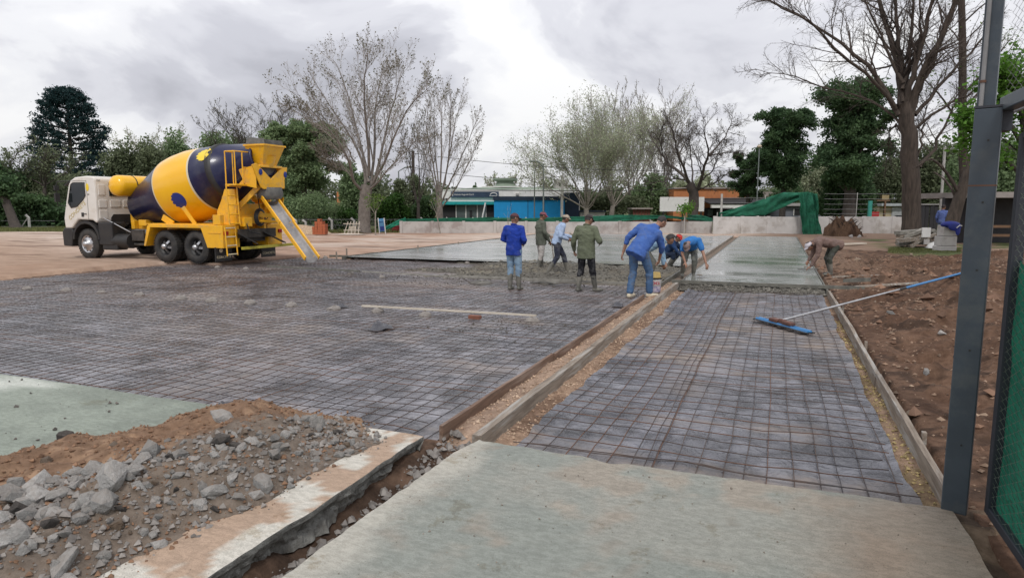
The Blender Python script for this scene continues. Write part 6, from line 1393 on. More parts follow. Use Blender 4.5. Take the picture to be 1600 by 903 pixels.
f.pbox('rail', 1520, 1680, 352, 356, 0.0, .1, wm); f.pbox('rail', 1520, 1680, 366, 370, 0.0, .1, wm)
B6 = Fr('white_shed', -40, 60, 'plain white rendered building at the far left edge', 'building'); B6.pbox('wall', -60, 17, 316, 362, 0, 8, MT['white']); B6.pbox('roof', -62, 18, 314.5, 316, -.2, 8, gr2)
B7 = Fr('far_house', 545, 95, 'white house glimpsed through the trees behind the big bare tree', 'house'); B7.pbox('wall', 536, 552, 285, 335, 0, 6, offw); B7.pbox('window', 541, 545, 292, 298, -.05, .05, dark); B7.pbox('red_wall', 527, 534, 300, 325, 0, 4, org)
# ------------------------------------------------------------------ lamps, poles, power lines
MT['pole'] = pm('grey_lamp_pole', (0.20, 0.23, 0.22), (0.15, 0.17, 0.165), 3, .5); MT['polew'] = pm('dark_wood_pole', (0.085, 0.065, 0.055), (0.06, 0.045, 0.04), 3, .9)
f = Fr('street_lamp', 849, 60, 'taller curved street lamp standing before the blue annex, arm bent to the left', 'street lamp')
z1 = f.z(258); m = MB(); pts = [(0, 0, 0), (0, 0, z1 - .6)] + [(-.75 + .75 * math.cos(a), 0, z1 - .6 + .95 * math.sin(a)) for a in [PI / 2 * k / 6 for k in range(1, 8)]]; m.tube(pts, .07, 8); m.build('pole', MT['pole'], f.o); m = MB(); m.ell((-1.05, 0, z1 + .32), (.28, .12, .08)); m.build('lamp_head', MT['pole'], f.o)
f = Fr('street_lamp', 835, 62, 'shorter curved street lamp left of the taller one, arm bent right', 'street lamp')
z1 = f.z(262); m = MB(); m.tube([(0, 0, 0), (0, 0, z1 - .4), (.1, 0, z1), (.35, 0, z1 + .25), (.7, 0, z1 + .3)], .055, 8); m.build('pole', MT['pole'], f.o); m = MB(); m.ell((.85, 0, z1 + .3), (.25, .12, .07)); m.build('lamp_head', MT['pole'], f.o)
f = Fr('street_lamp', 624, 62, 'street lamp with an angled arm beside the utility pole in the bare trees', 'street lamp'); m = MB(); m.tube([(0, 0, 0), (0, 0, f.z(268)), (.6, 0, f.z(262)), (.9, 0, f.z(261))], .06, 8); m.build('pole', MT['pole'], f.o); m = MB(); m.ell((1.05, 0, f.z(261)), (.3, .14, .1)); m.build('lamp_head', MT['postc'], f.o)
f = Fr('street_lamp', 1182, 56, 'straight lamp post with a pale globe between the two dark green trees', 'street lamp'); m = MB(); m.tube([(0, 0, 0), (0, 0, f.z(232))], .05, 8); m.build('pole', MT['pole'], f.o); m = MB(); m.ell((0, 0, f.z(229)), (.2, .2, .14)); m.build('lamp_head', pm('lamp_globe', (.6, .5, .38), None, 4, .4), f.o)
f = Fr('utility_pole', 647, 60, 'dark wooden utility pole between the big bare tree and the thin bare trees', 'utility pole'); m = MB(); m.tube([(0, 0, 0), (0, 0, f.z(236))], .13, 8); m.build('pole', MT['polew'], f.o); m = MB(); m.box((0, 0, f.z(243)), (.1, .12, .12)); m.build('insulator', MT['polew'], f.o)
f = Fr('utility_pole', 878, 62, 'short grey utility pole right of the curved street lamps', 'utility pole'); m = MB(); m.tube([(0, 0, 0), (0, 0, f.z(274))], .13, 8); m.build('pole', MT['postc'], f.o)
f = Fr('utility_pole', 1470, 36, 'slim grey pole behind the lumber pile and big tree', 'utility pole'); m = MB(); m.tube([(0, 0, 0), (-.05, 0, f.z(230))], .07, 8); m.build('pole', MT['postc'], f.o)
def cable(a, b, sag, label):
    m = MB(); a, b = Vector(a), Vector(b); pts = [a.lerp(b, k / 14) - Vector((0, 0, sag * 4 * (k / 14) * (1 - k / 14))) for k in range(15)]; m.tube(pts, .022, 4); tag(m.build('power_line', MT['blk'], None), label, 'power line')
cable(V(647, 240, 60), V(1240, 262, 58), .8, 'upper power line crossing the sky from the utility pole to the right trees')
cable(V(560, 283, 60), V(1240, 283, 60), .9, 'lower power line passing in front of the pale green tree')
cable(V(647, 262, 60), V(878, 276, 62), .5, 'short power line between the wooden pole and the grey pole')
# ------------------------------------------------------------------ things in the yard
MT['brickm'] = pm('stacked_brick', (0.42, 0.12, 0.05), (0.30, 0.085, 0.04), 9, 0.9, 0.3, 30)
f = Fr('brick_stack', 498, 41, 'stepped stack of red hollow bricks in the dirt yard', 'brick stack'); bm_ = None
cols = [(0, 4), (1, 6), (2, 5)]
for c, h in [(-2, 3), (-1, 5), (0, 6), (1, 5), (2, 4)]:
    for k in range(h):
        for dd in (0, 1):
            if bm_ is None: m = MB(); m.box((0, 0, 0), (.155, .3, .155)); first = m.build('brick', MT['brickm'], f.o, 0.008); bm_ = first.data; o = first
            else: o = bpy.data.objects.new('brick', bm_); COL.objects.link(o); o.parent = f.o
            o.location = (c * .16 + random.uniform(-.01, .01), dd * .31, .08 + k * .16); o.rotation_euler = (0, 0, random.uniform(-.05, .05))
f = Fr('wooden_trestle', 549, 41.5, 'weathered wooden frame of slats standing on a white spill by the big trunk', 'trestle')
for k in range(5): m = MB(); m.beam((-.45 + k * .22, -.2, 0), (-.25 + k * .18, .1, .78), .05, .03); m.build('slat', MT['wood_pale'], f.o)
for z in (.25, .65): m = MB(); m.beam((-.5, -.1, z), (.55, -.1, z), .05, .05); m.build('cross_bar', MT['wood_pale'], f.o)
m = MB(); m.box((.05, .0, .3), (.45, .04, .4)); m.build('infill_board', MT['wood_pale'], f.o)
f = Fr('sand_spill', 546, 41, 'pale spill of lime or sand around the wooden trestle', 'sand')
m = MB(); m.lathe([(0.0, 1.0), (.05, .6), (.08, 0)], Matrix.Diagonal((1, .5, 1, 1)), 20); m.build('spill', pm('lime', (.60, .52, .44), (.5, .42, .35), 4, .9, .4), f.o)
f = Fr('information_sign', 597, 42, 'blue and white information board leaning on its frame under the sapling', 'sign', rz=-.2)
m = MB(); m.box((0, 0, .55), (.34, .05, .82), 0, Matrix.Rotation(-.08, 4, 'Y')); m.build('sign_board', pm('sign_sky_blue', (.10, .30, .52), (.07, .22, .42), 4, .5), f.o, .01)
m = MB(); m.box((.02, -.03, .33), (.26, .02, .28), 0, Matrix.Rotation(-.08, 4, 'Y')); m.build('sign_picture', MT['logo_b'], f.o); m = MB(); m.box((-.02, -.03, .75), (.26, .02, .09), 0, Matrix.Rotation(-.08, 4, 'Y')); m.build('sign_band', pm('sign_dark_band', (.03, .13, .3), None, 4, .5), f.o)
m = MB(); 
for s in (-1, 1): m = MB(); m.beam((s * .2 + .0, 0, 0), (s * .2 - .08, 0, 1.0), .035, .05); m.build('frame_leg', MT['white'], f.o)
f = Fr('red_crate', 618, 44, 'low red box on the ground beside the end of the grey wall', 'box'); f.pbox('box_side', 612, 625, 354.5, 362, 0, .5, pm('faded_red', (.28, .03, .03), None, 4, .6), .02); f.pbox('box_lid', 611.5, 625.5, 353.4, 354.6, -.03, .53, pm('faded_red_lid', (.24, .03, .03), None, 4, .6))
m_ = np.linspace(-1, 1, 40); f = Fr('sand_heap', 470, 43, 'tan sand heap behind the lowered chute', 'sand heap')
me = grid_mesh('heap', m_ * 2.1, m_ * 1.2, lambda x, y: np.maximum(0, 1 - (x / 1.9) ** 2 - (y / 1.1) ** 2) ** .8 * .55 * (1 + .3 * fbm(x, y, 4, 1.5, 3)) - .03, lambda x, y, z: np.ones((len(x), 3)) * np.array([.55, .41, .28])); link_mesh('heap', me, f.o, [MT['soil']])
f = Fr('water_drum', 72, 56, 'white plastic drum standing at the grass edge left of the truck', 'drum'); m = MB(); m.lathe([(0, .42), (.9, .45), (1.2, .44), (1.28, .3), (1.28, 0)], None, 20); m.build('drum_body', MT['white'], f.o); m = MB(); m.lathe([(.6, .455), (.66, .455)], None, 20); m.build('drum_hoop', MT['postc'], f.o)
f = Fr('parked_van', 96, 60, 'small white van parked far behind the front of the truck', 'van')
m = MB(); m.prism([(-.5, .35), (-.5, .95), (-.35, 1.55), (1.9, 1.6), (2.0, .9), (2.0, .35)], 0, 1.6); m.build('body', MT['white'], f.o, .05)
m = MB(); m.box((.1, -.01, 1.15), (.75, .03, .42)); m.build('side_window', MT['glass'], f.o); m = MB(); m.box((1.0, -.01, 1.15), (.7, .03, .42)); m.build('side_window', MT['glass'], f.o)
for x in (.0, 1.5): m = MB(); m.lathe([(0, .3), (.2, .3), (.2, 0)], Matrix.Translation((x, -.02, .32)) @ Matrix.Rotation(-PI / 2, 4, 'X'), 18); m.build('wheel', MT['tyre'], f.o)
m = MB(); m.box((.75, -.02, .55), (2.4, .03, .16)); m.build('teal_stripe', pm('pale_teal', (.35, .48, .46), None, 4, .5), f.o)
# root mound
f = Fr('root_mound', 1322, 39, 'dark brown mound of roots and earth against the white wall', 'earth mound', z=-0.05)
def rm(x, y): return np.maximum(-.05, np.maximum(0, 1 - np.hypot((x + .1) / 1.1, y / .8) ** 2.4) ** .7 * .85 - .05 + .75 * fbm(x, y, 5, 2.2, 61) * (np.hypot(x / 1.15, y / .8) < 1.05) + .25 * np.exp(-((x - .85) / .3) ** 2 - (y / .4) ** 2))
me = grid_mesh('mound_earth', np.linspace(-1.6, 1.7, 70), np.linspace(-1, 1, 45), rm, lambda x, y, z: mixc(np.array([.075, .045, .03]), np.array([.16, .10, .065]), sstep(-.3, .3, fbm(x, y, 4, 5, 62))), smooth=False); link_mesh('mound_earth', me, f.o, [MT['soil']])
rg = random.Random(5); m = MB()
for k in range(70):
    a = rg.uniform(0, 6.28); r = rg.uniform(0, .9); x, y = r * math.cos(a) * .9, r * math.sin(a) * .6; z = float(rm(np.array([x]), np.array([y]))[0]); d = Vector((math.cos(a), math.sin(a), rg.uniform(.2, 1))) * rg.uniform(.15, .4); m.tube([(x, y, z - .05), Vector((x, y, z)) + d * .6, Vector((x, y, z)) + d + Vector((0, 0, -.05))], [.022, .014, .005], 4)
o = m.build('roots', MT['polew'], f.o, fix=False); o['kind'] = 'stuff'
for px, s in ((1332, .18), (1345, .13)): p = V(px, 340, 37.5); rock('stone', 'grey_conc', (p.x, p.y, .03), s, 'pale boulder at the foot of the root mound, %s' % ('larger one' if s > .15 else 'smaller right one'), None, 'stone')
# lumber pile
rg = random.Random(9)
LG = 'old timbers of the lumber pile'
def timber(px0, py0, px1, py1, D0, D1, w_, label, mat='wood'):
    a, b = V(px0, py0, D0), V(px1, py1, D1); m = MB(); c = (a + b) / 2; m.beam(a - c, b - c, w_, w_ * .55); return tag(m.build('timber', MT[mat], None, .008, loc=c), label, 'timber', LG)
TL = [(1402, 382, 1470, 378, 'lowest front timber of the lumber pile'), (1404, 376, 1450, 372, 'second front timber at the left of the lumber pile'), (1401, 364, 1438, 361, 'topmost left timber of the lumber pile'), (1410, 371, 1446, 358, 'timber slanting up to the right across the lumber pile'), (1426, 382, 1462, 366, 'timber slanting up behind the white square board'), (1455, 360, 1478, 376, 'timber sloping down to the right past the white board'), (1403, 369, 1440, 368, 'middle left timber of the lumber pile'), (1420, 386, 1440, 372, 'short end of timber standing at the front of the pile'), (1440, 380, 1476, 382, 'low right timber behind the white cloth')]
for a in TL: timber(*a[:4], 27.8 + rg.uniform(-.4, .4), 27.8 + rg.uniform(-.4, .4), rg.uniform(.2, .3), a[4], rg.choice(['wood', 'wood', 'wood_grey']))
for k in range(16): timber(1400 + rg.uniform(0, 20), rg.uniform(366, 385), 1440 + rg.uniform(0, 34), rg.uniform(362, 384), 28.3 + rg.uniform(-.3, .8), 28.3 + rg.uniform(-.3, .8), rg.uniform(.1, .2), 'grey timber jumbled inside the lumber pile')
for q, (a, b, c, d, l) in enumerate([(1444, 1458, 356, 371, 'pale square board propped on top of the lumber pile'), (1448, 1457, 374, 382, 'small pale board under the square one')]):
    f = Fr('pale_board', a, 27.3, l, 'board', rz=.1); f.pbox('board_sheet', a, b, c, d, 0, .05, MT['white'] if q == 0 else MT['wallgrey'], .005)
p = V(1465, 384, 27.2); me = grid_mesh('white_cloth', np.linspace(-.45, .45, 24), np.linspace(-.3, .3, 16), lambda x, y: np.maximum(0, 1 - (x / .45) ** 2 - (y / .32) ** 2) ** .7 * .26 * (1 + .5 * fbm(x, y, 3, 5, 3)), smooth=False)
o = link_mesh('white_cloth', me, None, [MT['white']]); o.location = (p.x, p.y, 0.04); o.rotation_euler = (0, 0, YAW); tag(o, 'white cloth heap in the grass before the lumber pile', 'cloth')
f = Fr('concrete_pier', 1488, 25.5, 'stacked pale concrete block pier between the leaning trunk and the steel post', 'pier', z=-.1)
f.pbox('lower_block', 1474, 1500, 385, 404, 0, .5, MT['wallgrey'], .02); f.pbox('middle_block', 1475.5, 1500, 369.5, 384.5, .02, .48, MT['wallgrey'], .02); f.pbox('upper_block', 1478, 1500, 352, 369, .04, .45, MT['wallgrey'], .02)
f2 = Fr('blue_sack', 1490, 25.4, 'royal blue sack lying on top of the concrete pier', 'sack', z=f.z(352) - .1)
m = MB(); m.ell((.05, .2, .02), (.36, .26, .14)); m.ell((.1, .0, -.06), (.26, .06, .16)); m.ell((.22, -.01, -.2), (.1, .04, .2)); remesh(m, 'sack_body', .02, pm('sack_blue', (.015, .03, .26), (.01, .02, .18), 5, .6, .4), f2.o, 4)
m = MB(); m.tube([(.1, -.1, -.1), (.2, -.12, 0), (.3, -.1, -.02)], .018, 5); m.build('white_cord', MT['white'], f2.o)
board('plank', tuple(G(1303, 383, .04)), tuple(G(1350, 381, .04)), .3, .05, MT['wood_pale'], 'pale plank behind the back of the bending worker in brown')
board('plank', tuple(G(1322, 441, .05)), tuple(G(1356, 440, .12)), .2, .08, MT['wood_wet'], 'short dark timber offcut on the soil beside the screed bar')
board('plank', tuple(G(1300, 434, .06)), tuple(G(1385, 431, .08)), .05, .03, MT['wood'], 'thin stick lying on the soil above the timber offcut', bow=.03)
# ------------------------------------------------------------------ steel gate at the right
MT['steelp'] = pm('slate_steel_paint', (0.055, 0.075, 0.095), (0.042, 0.058, 0.075), 5, 0.42, 0.15, 40, c3=(0.075, 0.09, 0.10), s3=3, bdist=0.003)
MT['steeld'] = pm('dark_steel_paint', (0.03, 0.034, 0.045), (0.04, 0.045, 0.055), 5, 0.5, 0.15, 40, bdist=0.003)
PP = empty('steel_gate_post', (1.035, 4.37, 0), R_(-16), 'slate blue square steel post standing at the corner of the foreground slab', 'gate post')
m = MB(); m.box((0, 0, 1.13), (.125, .125, 2.28)); m.build('post_tube', MT['steelp'], PP, .006)
m = MB(); m.box((0, 0, 2.278), (.128, .128, .012)); m.build('post_cap', MT['steeld'], PP)
for z in (.35, .9, 1.35, 1.72, 2.05): m = MB(); m.tube([(-.063, -.03, z), (-.066, -.03, z)], .006, 6); m.tube([(.01, -.0625, z + .05), (.01, -.066, z + .05)], .006, 6); m.build('bolt_hole', MT['blk'], PP)
m = MB(); m.box((0, -.0, 1.86), (.127, .127, .008)); m.build('weld_bead', MT['rebar_rust'], PP)
q = V(1489, 760, 5.35)
CP = empty('tall_fence_column', (q.x, q.y, 0), R_(-16), 'tall thin slate steel column rising behind the gate post, with a conduit', 'fence column')
m = MB(); m.box((0, 0, 2.6), (.12, .14, 5.4)); m.build('column_tube', MT['steelp'], CP, .006); m = MB(); m.tube([(-.03, -.09, 2.2), (-.03, -.09, 5.3)], .016, 8); m.build('conduit', MT['wire'], CP)
for z in (2.7, 3.4, 4.2): m = MB(); m.lathe([(z, .022), (z + .02, .022)], Matrix.Translation((-.03, -.09, 0)), 8); m.build('conduit_clip', MT['rebar_rust'], CP)
TB = empty('top_beam', (1.11, 4.33, 2.29), 0, 'slate steel beam running from the gate post top toward the right edge', 'beam')
m = MB(); m.box((0, -1.85, .0), (.07, 3.75, .07)); m.build('beam_tube', MT['steelp'], TB, .005)
m = MB(); m.box((0, .06, -.08), (.05, .12, .12)); m.build('beam_bracket', MT['steeld'], TB)
GX = 1.19
GT = empty('mesh_gate', (GX, 4.28, 0.03), 0, 'dark steel framed gate with chain link and green net at the right edge', 'gate')
def gb(name, a, b, w_=.05, mat='steeld'): m = MB(); m.beam(a, b, w_, w_); m.build(name, MT[mat], GT, .004)
gb('upright', (0, 0, 0), (0, 0, 2.10), .055); gb('upright', (0, -3.6, 0), (0, -3.6, 2.10), .055)
gb('top_rail', (0, -.03, 2.10), (0, -3.57, 2.10), .055); gb('bottom_rail', (0, -.03, .02), (0, -3.57, .02), .05)
for z in (.6, 1.78): m = MB(); m.tube([(-.01, .045, z - .04), (-.01, .045, z + .04)], .011, 6); m.build('hinge', MT['rebar_rust'], GT)
def chain(name, par, y0, y1, z0, z1, x, cell, r, mat):
    """woven diamonds: zig-zag wires in the x plane"""
    V_, Q_ = [], []; n = 0; cols = int(abs(y1 - y0) / cell); rows = int((z1 - z0) / (cell / 2))
    for c in range(cols + 1):
        yb = y0 + (y1 - y0) * c / cols; sg = 1 if y1 > y0 else -1
        P = np.zeros((rows + 1, 3)); k = np.arange(rows + 1)
        P[:, 0] = x + np.where((k + c) % 2, .004, -.004); P[:, 1] = yb + sg * cell * .5 * np.where((k + c) % 2, 1, -1); P[:, 2] = z0 + k * cell / 2
        a = np.arange(3) * 2 * PI / 3; off = np.stack([np.cos(a), np.sin(a), a * 0], -1) * r
        v = P[:, None, :] + off[None]; i = np.arange(rows)[:, None] * 3 + np.arange(3)[None, :]; j = np.arange(rows)[:, None] * 3 + (np.arange(3)[None, :] + 1) % 3
        Q_.append(np.stack([i, j, j + 3, i + 3], -1).reshape(-1, 4) + n); V_.append(v.reshape(-1, 3)); n += (rows + 1) * 3
    o = link_mesh(name, np_mesh(name, np.concatenate(V_), np.concatenate(Q_), True), par, [mat]); o['kind'] = 'stuff'; return o
chain('chain_link', GT, -.03, -3.57, .04, 2.08, -.012, .055, .0018, pm('dull_wire', (.22, .26, .22), (.13, .16, .13), 3, .5, metal=.3))
def netz(y, z): return .012 * fbm(y, z, 3, 3, 77) + .02 * fbm(y * 2.2, z * .5, 2, 2, 78)
ys_, zs_ = np.linspace(-.02, -3.55, 90), np.linspace(.04, 1.43, 40); Y, Z = np.meshgrid(ys_, zs_, indexing='ij'); Zt = Z + (Z > 1.3) * fbm(Y, Z * 0, 3, 3, 79) * .05
v = np.stack([.014 + netz(Y, Z), Y, Zt], -1).reshape(-1, 3); i = np.arange(89)[:, None] * 40 + np.arange(39)[None, :]
link_mesh('green_net', np_mesh('green_net', v, np.stack([i, i + 40, i + 41, i + 1], -1).reshape(-1, 4), True), GT, [MT['netd']])
HF = empty('high_mesh_panel', (q.x + .12, q.y - .05, 2.45), 0, 'high chain link panel above the gate at the top right corner', 'mesh panel')
chain('chain_link', HF, 0, -4.2, 0.0, 2.9, 0.0, .07, .0016, MT['wire'])
m = MB(); m.tube([(0, 0, 0), (0, -4.2, 0)], .012, 6); m.build('bottom_wire', MT['wire'], HF)
# dirt and debris strip under the gate
me = grid_mesh('gate_soil', np.arange(.96, 1.9, .03), np.arange(.5, 4.5, .03), lambda x, y: -.055 + fbm(x, y, 5, 4, 83) * .06, lambda x, y, z: mixc(np.array([.10, .07, .05]), np.array([.22, .16, .11]), sstep(-.3, .3, fbm(x, y, 4, 6, 84)))); tag(link_mesh('gate_soil', me, None, [MT['soil']]), kind='structure')
# ================================================================== trees
BARKM = {k: pm(*v) for k, v in dict(grey=('bark_grey', (0.20, 0.175, 0.155), (0.12, 0.105, 0.092), 5, .9, .8, 12), dark=('bark_dark', (0.055, 0.045, 0.04), (0.085, 0.07, 0.06), 5, .9, .8, 12), pale=('bark_pale', (0.30, 0.27, 0.23), (0.20, 0.175, 0.15), 5, .9, .6, 12), brown=('bark_brown', (0.045, 0.036, 0.03), (0.09, 0.07, 0.057), 3, .9, 1.0, 6, 0, 0, 5, None, False, (3, 3, .5), 0, .3, .05)).items()}
TWIGM = {'grey': pm('twig_grey', (0.38, 0.35, 0.325), (0.30, 0.275, 0.255), 1, .9), 'dark': pm('twig_dark', (0.075, 0.062, 0.055), (0.055, 0.045, 0.04), 1, .9), 'pale': pm('twig_pale', (0.40, 0.37, 0.33), (0.32, 0.29, 0.26), 1, .9), 'brown': pm('twig_brown', (0.085, 0.066, 0.056), (0.065, 0.05, 0.043), 1, .9)}
def leafm(n, a, b, s=.6): 
    m = pm(n, a, b, s, .6, isl=.38); bs = m.node_tree.nodes['Principled BSDF']; bs.inputs['Subsurface Weight'].default_value = 0; bs.inputs['Specular IOR Level'].default_value = .25
    t = m.node_tree; tr = t.nodes.new('ShaderNodeBsdfTranslucent'); mx = t.nodes.new('ShaderNodeMixShader'); mx.inputs[0].default_value = .42; src = bs.inputs['Base Color'].links[0].from_socket
    t.links.new(src, tr.inputs[0]); t.links.new(bs.outputs[0], mx.inputs[1]); t.links.new(tr.outputs[0], mx.inputs[2]); t.links.new(mx.outputs[0], t.nodes['Material Output'].inputs[0]); return m
LEAF = dict(dark=leafm('leaf_dark', (0.10, 0.165, 0.07), (0.055, 0.105, 0.048)), mid=leafm('leaf_mid', (0.22, 0.30, 0.15), (0.155, 0.225, 0.11)), pale=leafm('leaf_pale', (0.42, 0.45, 0.31), (0.33, 0.37, 0.24)), spring=leafm('leaf_spring', (0.14, 0.22, 0.05), (0.09, 0.16, 0.035)), araucaria=leafm('leaf_bluegreen', (0.025, 0.06, 0.06), (0.017, 0.043, 0.045)), bud=leafm('bud', (0.20, 0.17, 0.13), (0.15, 0.16, 0.09)), olive=leafm('leaf_olive', (0.18, 0.21, 0.12), (0.125, 0.155, 0.085)), vivid=leafm('leaf_vivid', (0.13, 0.27, 0.04), (0.09, 0.2, 0.03)), hedge=leafm('leaf_hedge', (0.055, 0.12, 0.022), (0.03, 0.075, 0.016)))
def nrm(v): return v / (np.linalg.norm(v, axis=-1, keepdims=True) + 1e-9)
def grow(start, dirs, lens, rads, n, up, wob, taper, rng):
    """vectorised polylines [N,n,3] with radii [N,n]"""
    N_ = len(start); P = np.zeros((N_, n, 3)); P[:, 0] = start; d = dirs.copy(); st = (lens / (n - 1))[:, None]
    for k in range(1, n):
        d = nrm(d + rng.normal(0, wob, (N_, 3)) + np.array([0, 0, up]) / (n - 1)); P[:, k] = P[:, k - 1] + d * st
    t = np.linspace(0, 1, n)[None, :]; return P, rads[:, None] * (1 - t * (1 - taper))
def tubes(P, Rr, sides):
    N_, n, _ = P.shape; t = np.gradient(P, axis=1); t = nrm(t); ref = np.where(np.abs(t[..., 2:3]) < .9, np.array([0, 0, 1.0]), np.array([1.0, 0, 0])); u = nrm(np.cross(ref, t)); w_ = np.cross(t, u)
    a = np.arange(sides) * 2 * PI / sides; v = P[:, :, None, :] + Rr[:, :, None, None] * (np.cos(a)[None, None, :, None] * u[:, :, None, :] + np.sin(a)[None, None, :, None] * w_[:, :, None, :])
    base = (np.arange(N_) * n * sides)[:, None, None]; i = base + (np.arange(n - 1) * sides)[None, :, None] + np.arange(sides)[None, None, :]; j = base + (np.arange(n - 1) * sides)[None, :, None] + ((np.arange(sides) + 1) % sides)[None, None, :]
    return v.reshape(-1, 3), np.stack([i, j, j + sides, i + sides], -1).reshape(-1, 4)
def children(P, Rr, cnt, t0, ang, lenr, rr, rng, lens, upb=0.0, t1=1.0, flat=None):
    N_, n, _ = P.shape; M_ = N_ * cnt; idx = np.repeat(np.arange(N_), cnt); t = (t0 + (t1 - t0) * ((np.tile(np.arange(cnt), N_) + rng.random(M_)) / cnt)) * (n - 1)
    k = np.clip(t.astype(int), 0, n - 2); f = (t - k)[:, None]; s = P[idx, k] * (1 - f) + P[idx, k + 1] * f; d = nrm(P[idx, k + 1] - P[idx, k]); rad = Rr[idx, k] * (1 - f[:, 0]) + Rr[idx, k + 1] * f[:, 0]
    rv = nrm(rng.normal(0, 1, (M_, 3))); pr = nrm(rv - d * (rv * d).sum(-1, keepdims=True)); a = rng.normal(ang, ang * .25, M_)[:, None]; nd = nrm(d * np.cos(a) + pr * np.sin(a) + np.array([0, 0, upb]))
    L = lens[idx] * lenr * rng.uniform(.7, 1.2, M_) * (1.15 - .45 * t / (n - 1)); return s, nd, L, np.minimum(rad * rr, rad * .9)
def leaf_quads(C, size, rng, flat=0.0):
    n = len(C); a = nrm(rng.normal(0, 1, (n, 3)) * np.array([1, 1, 1 - flat])); b = nrm(np.cross(a, rng.normal(0, 1, (n, 3)))); s = (size * rng.uniform(.6, 1.3, n))[:, None]
    v = np.stack([C - a * s - b * s * .6, C + a * s - b * s * .45, C + a * s * 1.1 + b * s * .5, C - a * s * .8 + b * s * .6], 1).reshape(-1, 3); return v, (np.arange(n)[:, None] * 4 + np.arange(4)[None, :])
def join(parts):
    V_, Q_, n = [], [], 0
    for v, q in parts: V_.append(v); Q_.append(q + n); n += len(v)
    return np.concatenate(V_), np.concatenate(Q_)
def tree(px, D, ytop, label, seed, bark='grey', trunk_h=2.5, r=.3, limbs=6, spread=.55, up=.35, lv=(5, 5, 5), lens=(1, .45, .4, .35), twig=.012, leaf=None, nleaf=0, lsize=.15, lspread=.35, lean=(0, 0), group=None, name='tree', crown_w=None, zb=-.1, wob=.10, pbase=None, gnarl=1.0, limb_t=(.8, 1.0), cat='tree', fit=True):
    rng = np.random.default_rng(seed); p = pbase or V(px, 340, D); root = empty(name, (p[0], p[1], zb), 0, label, cat, group)
    H = V(px, ytop, D).z - zb; ln = np.array([lean[0] * RV[0], lean[0] * RV[1], 0]) + np.array([lean[1] * FV[0], lean[1] * FV[1], 0])
    tP, tR = grow(np.zeros((1, 3)), nrm(np.array([[ln[0], ln[1], 1.0]])), np.array([trunk_h * 1.05]), np.array([r]), 8, 0, wob * .4, .72, rng); tR[0, 0] *= 1.35; tR[0, 1] *= 1.08
    az = np.arange(limbs) * 2.4 + rng.uniform(0, .6, limbs); incl = rng.uniform(.25, 1, limbs) * spread; ld = np.stack([np.cos(az) * np.sin(incl), np.sin(az) * np.sin(incl), np.cos(incl)], -1) + ln * .4
    t = rng.uniform(limb_t[0], limb_t[1], limbs) * 7; k = np.clip(t.astype(int), 0, 6); s = tP[0, k] * (1 - (t - k))[:, None] + tP[0, k + 1] * (t - k)[:, None]
    L = (H - s[:, 2]) * rng.uniform(.78, 1.02, limbs) * lens[0]; lr = np.full(limbs, r * .62 / math.sqrt(limbs) * 1.25) * rng.uniform(.7, 1.25, limbs)
    P1, R1 = grow(s, nrm(ld), L, lr, 10, up, wob * gnarl, .12, rng)
    ar = [(P1, R1, 6, L)]; cur = (P1, R1, L)
    for lev, cnt in enumerate(lv):
        s, d, l2, r2 = children(cur[0], cur[1], cnt, .2 if lev == 0 else .12, .58 if lev else .5, lens[lev + 1], .46, rng, cur[2], upb=.16)
        r2 = np.maximum(r2, twig); P2, R2 = grow(s, d, l2, r2, 8 if lev == 0 else (6 if lev == 1 else 4), up * .9, wob * gnarl * .95, .25, rng)
        ar.append((P2, np.maximum(R2, twig * .6), 4 if lev == 0 else 3, l2)); cur = (P2, R2, l2)
    # fit the crown height to the photograph's
    if fit:
        zz = np.concatenate([a[0][..., 2].ravel() for a in ar]); top = np.quantile(zz, .998); f = (H - trunk_h) / max(.1, top - trunk_h)
        for a in ar: a[0][..., 2] = np.where(a[0][..., 2] > trunk_h, trunk_h + (a[0][..., 2] - trunk_h) * f, a[0][..., 2])
    if crown_w:
        ax_ = np.concatenate([(a[0] @ RV).ravel() for a in ar]); hw = max(.1, (np.quantile(ax_, .992) - np.quantile(ax_, .008)) / 2); f = crown_w / 2 / hw; c0 = tP[0, -1]
        for a in ar:
            hgt_ = np.clip((a[0][..., 2:3] - trunk_h * .8) / 1.5, 0, 1); a[0][..., :2] = a[0][..., :2] * (1 - hgt_) + (c0[:2] + (a[0][..., :2] - c0[:2]) * f) * hgt_
    v, q = join([tubes(tP, tR, 12), tubes(ar[0][0], ar[0][1], 8)]); link_mesh('trunk', np_mesh('trunk', v, q, True), root, [BARKM[bark]])
    v, q = join([tubes(a[0], a[1], a[2]) for a in ar[1:]]); o = link_mesh('branches', np_mesh('branches', v, q, True), root, [TWIGM[bark]])
    if leaf:
        E_ = np.concatenate([a[0][:, 1:].reshape(-1, 3) for a in ar[-2:]]); C = E_[rng.integers(0, len(E_), nleaf)] + rng.normal(0, lspread, (nleaf, 3)); v, q = leaf_quads(C, np.full(nleaf, lsize), rng)
        link_mesh('crown', np_mesh('crown', v, q), root, [LEAF[leaf]])
    return root, ar
